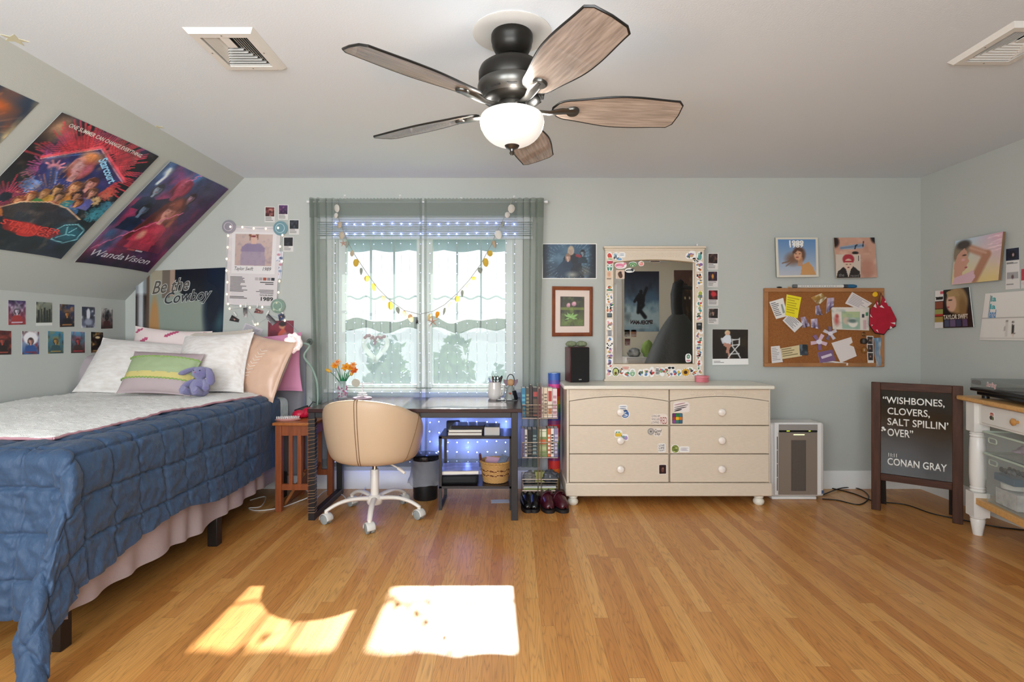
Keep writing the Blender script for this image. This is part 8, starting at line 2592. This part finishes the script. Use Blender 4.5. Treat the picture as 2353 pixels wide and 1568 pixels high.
# ---- what only the mirror shows, on and before the rear wall
def rear(x0, z0, x1, z1, name, pic, label, cat, **kw):
    return sheet(name, [Vector((x0, YR + .0015, z1)), Vector((x1, YR + .0015, z1)), Vector((x1, YR + .0015, z0)), Vector((x0, YR + .0015, z0))], pic, label, cat, **kw)
p = Pic(64, 100, '#23283c', '#a9c4d0', 71)
p.put(np.clip((p.y - .25 + .35 * (p.noise(6) - .5)) * 2.2, 0, 1), '#4f7aa0')
p.put(np.clip((p.y - .48 + .25 * (p.noise(9) - .5)) * 5, 0, 1), '#bcd6dd')
p.put(np.clip((p.y - .85) * 6, 0, 1), '#8fb0c4')
p.cloud('#12161f', 4, .6, .9, .4)
p.ell(.52, .34, .05, .035, '#1c1c22', .3).poly([(.42, .38), (.60, .36), (.66, .46), (.60, .56), (.44, .57), (.40, .48)], '#22222a').line([(.44, .40), (.36, .28)], '#22222a', .05).line([(.62, .42), (.70, .50)], '#22222a', .045).line([(.46, .56), (.56, .64), (.40, .76)], '#22222a', .06).line([(.58, .55), (.60, .68)], '#22222a', .055)
def deco_blue(mb, fn, t):
    f2 = lambda u, v, o: fn(u, v + .10 * (.25 - (u - .5) ** 2) - .012, o)
    lettering(mb, 'SPIDER-MAN', f2, (.18, .80, .82, .87), '#3a1c26', t + .0006, bold=.05)
    lettering(mb, 'INTO THE SPIDER-VERSE', fn, (.30, .925, .72, .95), '#d9e0e6', t + .0006)
rear(2.49, 1.22, 1.90, 2.24, 'poster', p, 'tall blue poster with a dark leaping silhouette, seen in the mirror', 'poster', deco=deco_blue)
p = Pic(40, 90, '#6a4a42', '#3a3024', 73)
p.cloud('#8a6250', 4, .5, .8, .6)
p.poly([(.25, .3), (.4, .18), (.8, .12), (1, .2), (1, .9), (.2, .9)], '#3a2c22').cloud('#b8925a', 8, .62, .85, .6)
for k in range(4):
    p.ell(.3 + .2 * k, .36, .03, .015, '#f0dca0', .5)
rear(3.12, .95, 2.74, 2.26, 'poster', p, 'dark brown poster behind the tall draped form, seen in the mirror', 'poster')
g6 = 'small cards on the rear wall'
for i, (x, z, lb_) in enumerate(((1.95, 1.13, 'small dark card left of its pair below the blue poster, seen in the mirror'), (2.06, 1.13, 'small brown card right of its pair below the blue poster, seen in the mirror'), (1.955, .98, 'small maroon card alone below the pair, seen in the mirror'))):
    rear(x + .045, z, x - .045, z + .12, 'photo_card', small_pic(120 + i, ['#2a211e', '#6a3a24', '#4a1f24'][i], '#d9d4cf', ['#4a3a34', '#a86a48', '#6a2a30'][i], 12, 16), lb_, 'card', group=g6)
cbn = thing('cabinet', 'small white cabinet standing against the rear wall, seen in the mirror', 'cabinet', (2.1, YR + .2, 0))
MB().box(1.86, 2.36, YR + .02, YR + .38, 0, .80).build('body', m_wht, cbn, bevel=.005)
for k in (0, 1):
    MB().box(1.88 + .24 * k, 2.11 + .24 * k, YR + .381, YR + .395, .06, .76).build('door', m_wht, cbn, bevel=.004)
lumpy('plush_toy', 'green plush toy on the white cabinet, seen in the mirror', 'plush toy', (2.24, YR + .2, .93), (.10, .08, .14), mat('green_plush', '#8fa85a', .9), 3, .2)
lumpy('plush_toy', 'black and white plush toy on the white cabinet, seen in the mirror', 'plush toy', (2.02, YR + .2, .87), (.11, .08, .075), mat('panda_plush', '#2a2a2c', .9, col2='#dcdad6', vscale=9), 6, .2)
dfm = thing('draped_form', 'tall dark grey draped form on a stand behind the camera, seen only in the mirror', 'draped form', (2.5, .02, 0))
m_gr = mat('charcoal_cloth', '#3b3c3a', .75, bump=.2, bscale=30)
def drp(u, v):
    a = 2 * PI * u
    z = 1.50 - 1.42 * v
    r = .08 + .52 * math.sin(min(1, v * 1.05) * PI / 2) ** .8
    r *= 1 + .07 * math.sin(a * 7 + 2) * v + .03 * nz(u * 9, v * 4)
    return (2.5 + r * math.cos(a) * .95, .02 + r * math.sin(a) * .8, z)
MB().grid(drp, 84, 24, closed_u=True).build('drape', m_gr, dfm, angle=180)
MB().tube([(2.5, .02, 1.46), (2.48, .02, 1.6), (2.48, .02, 1.78), (2.5, .02, 1.92), (2.56, .02, 1.98)], [.09, .085, .09, .08, .04], 16).build('head', mat('black_cloth', '#0f0f10', .7), dfm)
MB().cyl((2.55, .04, 1.88), (2.95, .04, 1.86), .03, n=12).build('cross_bar', mat('black_plastic'), dfm)
MB().cyl((2.5, .02, .0), (2.5, .02, 1.46), .02, n=10).build('stand', mat('black_plastic'), dfm)
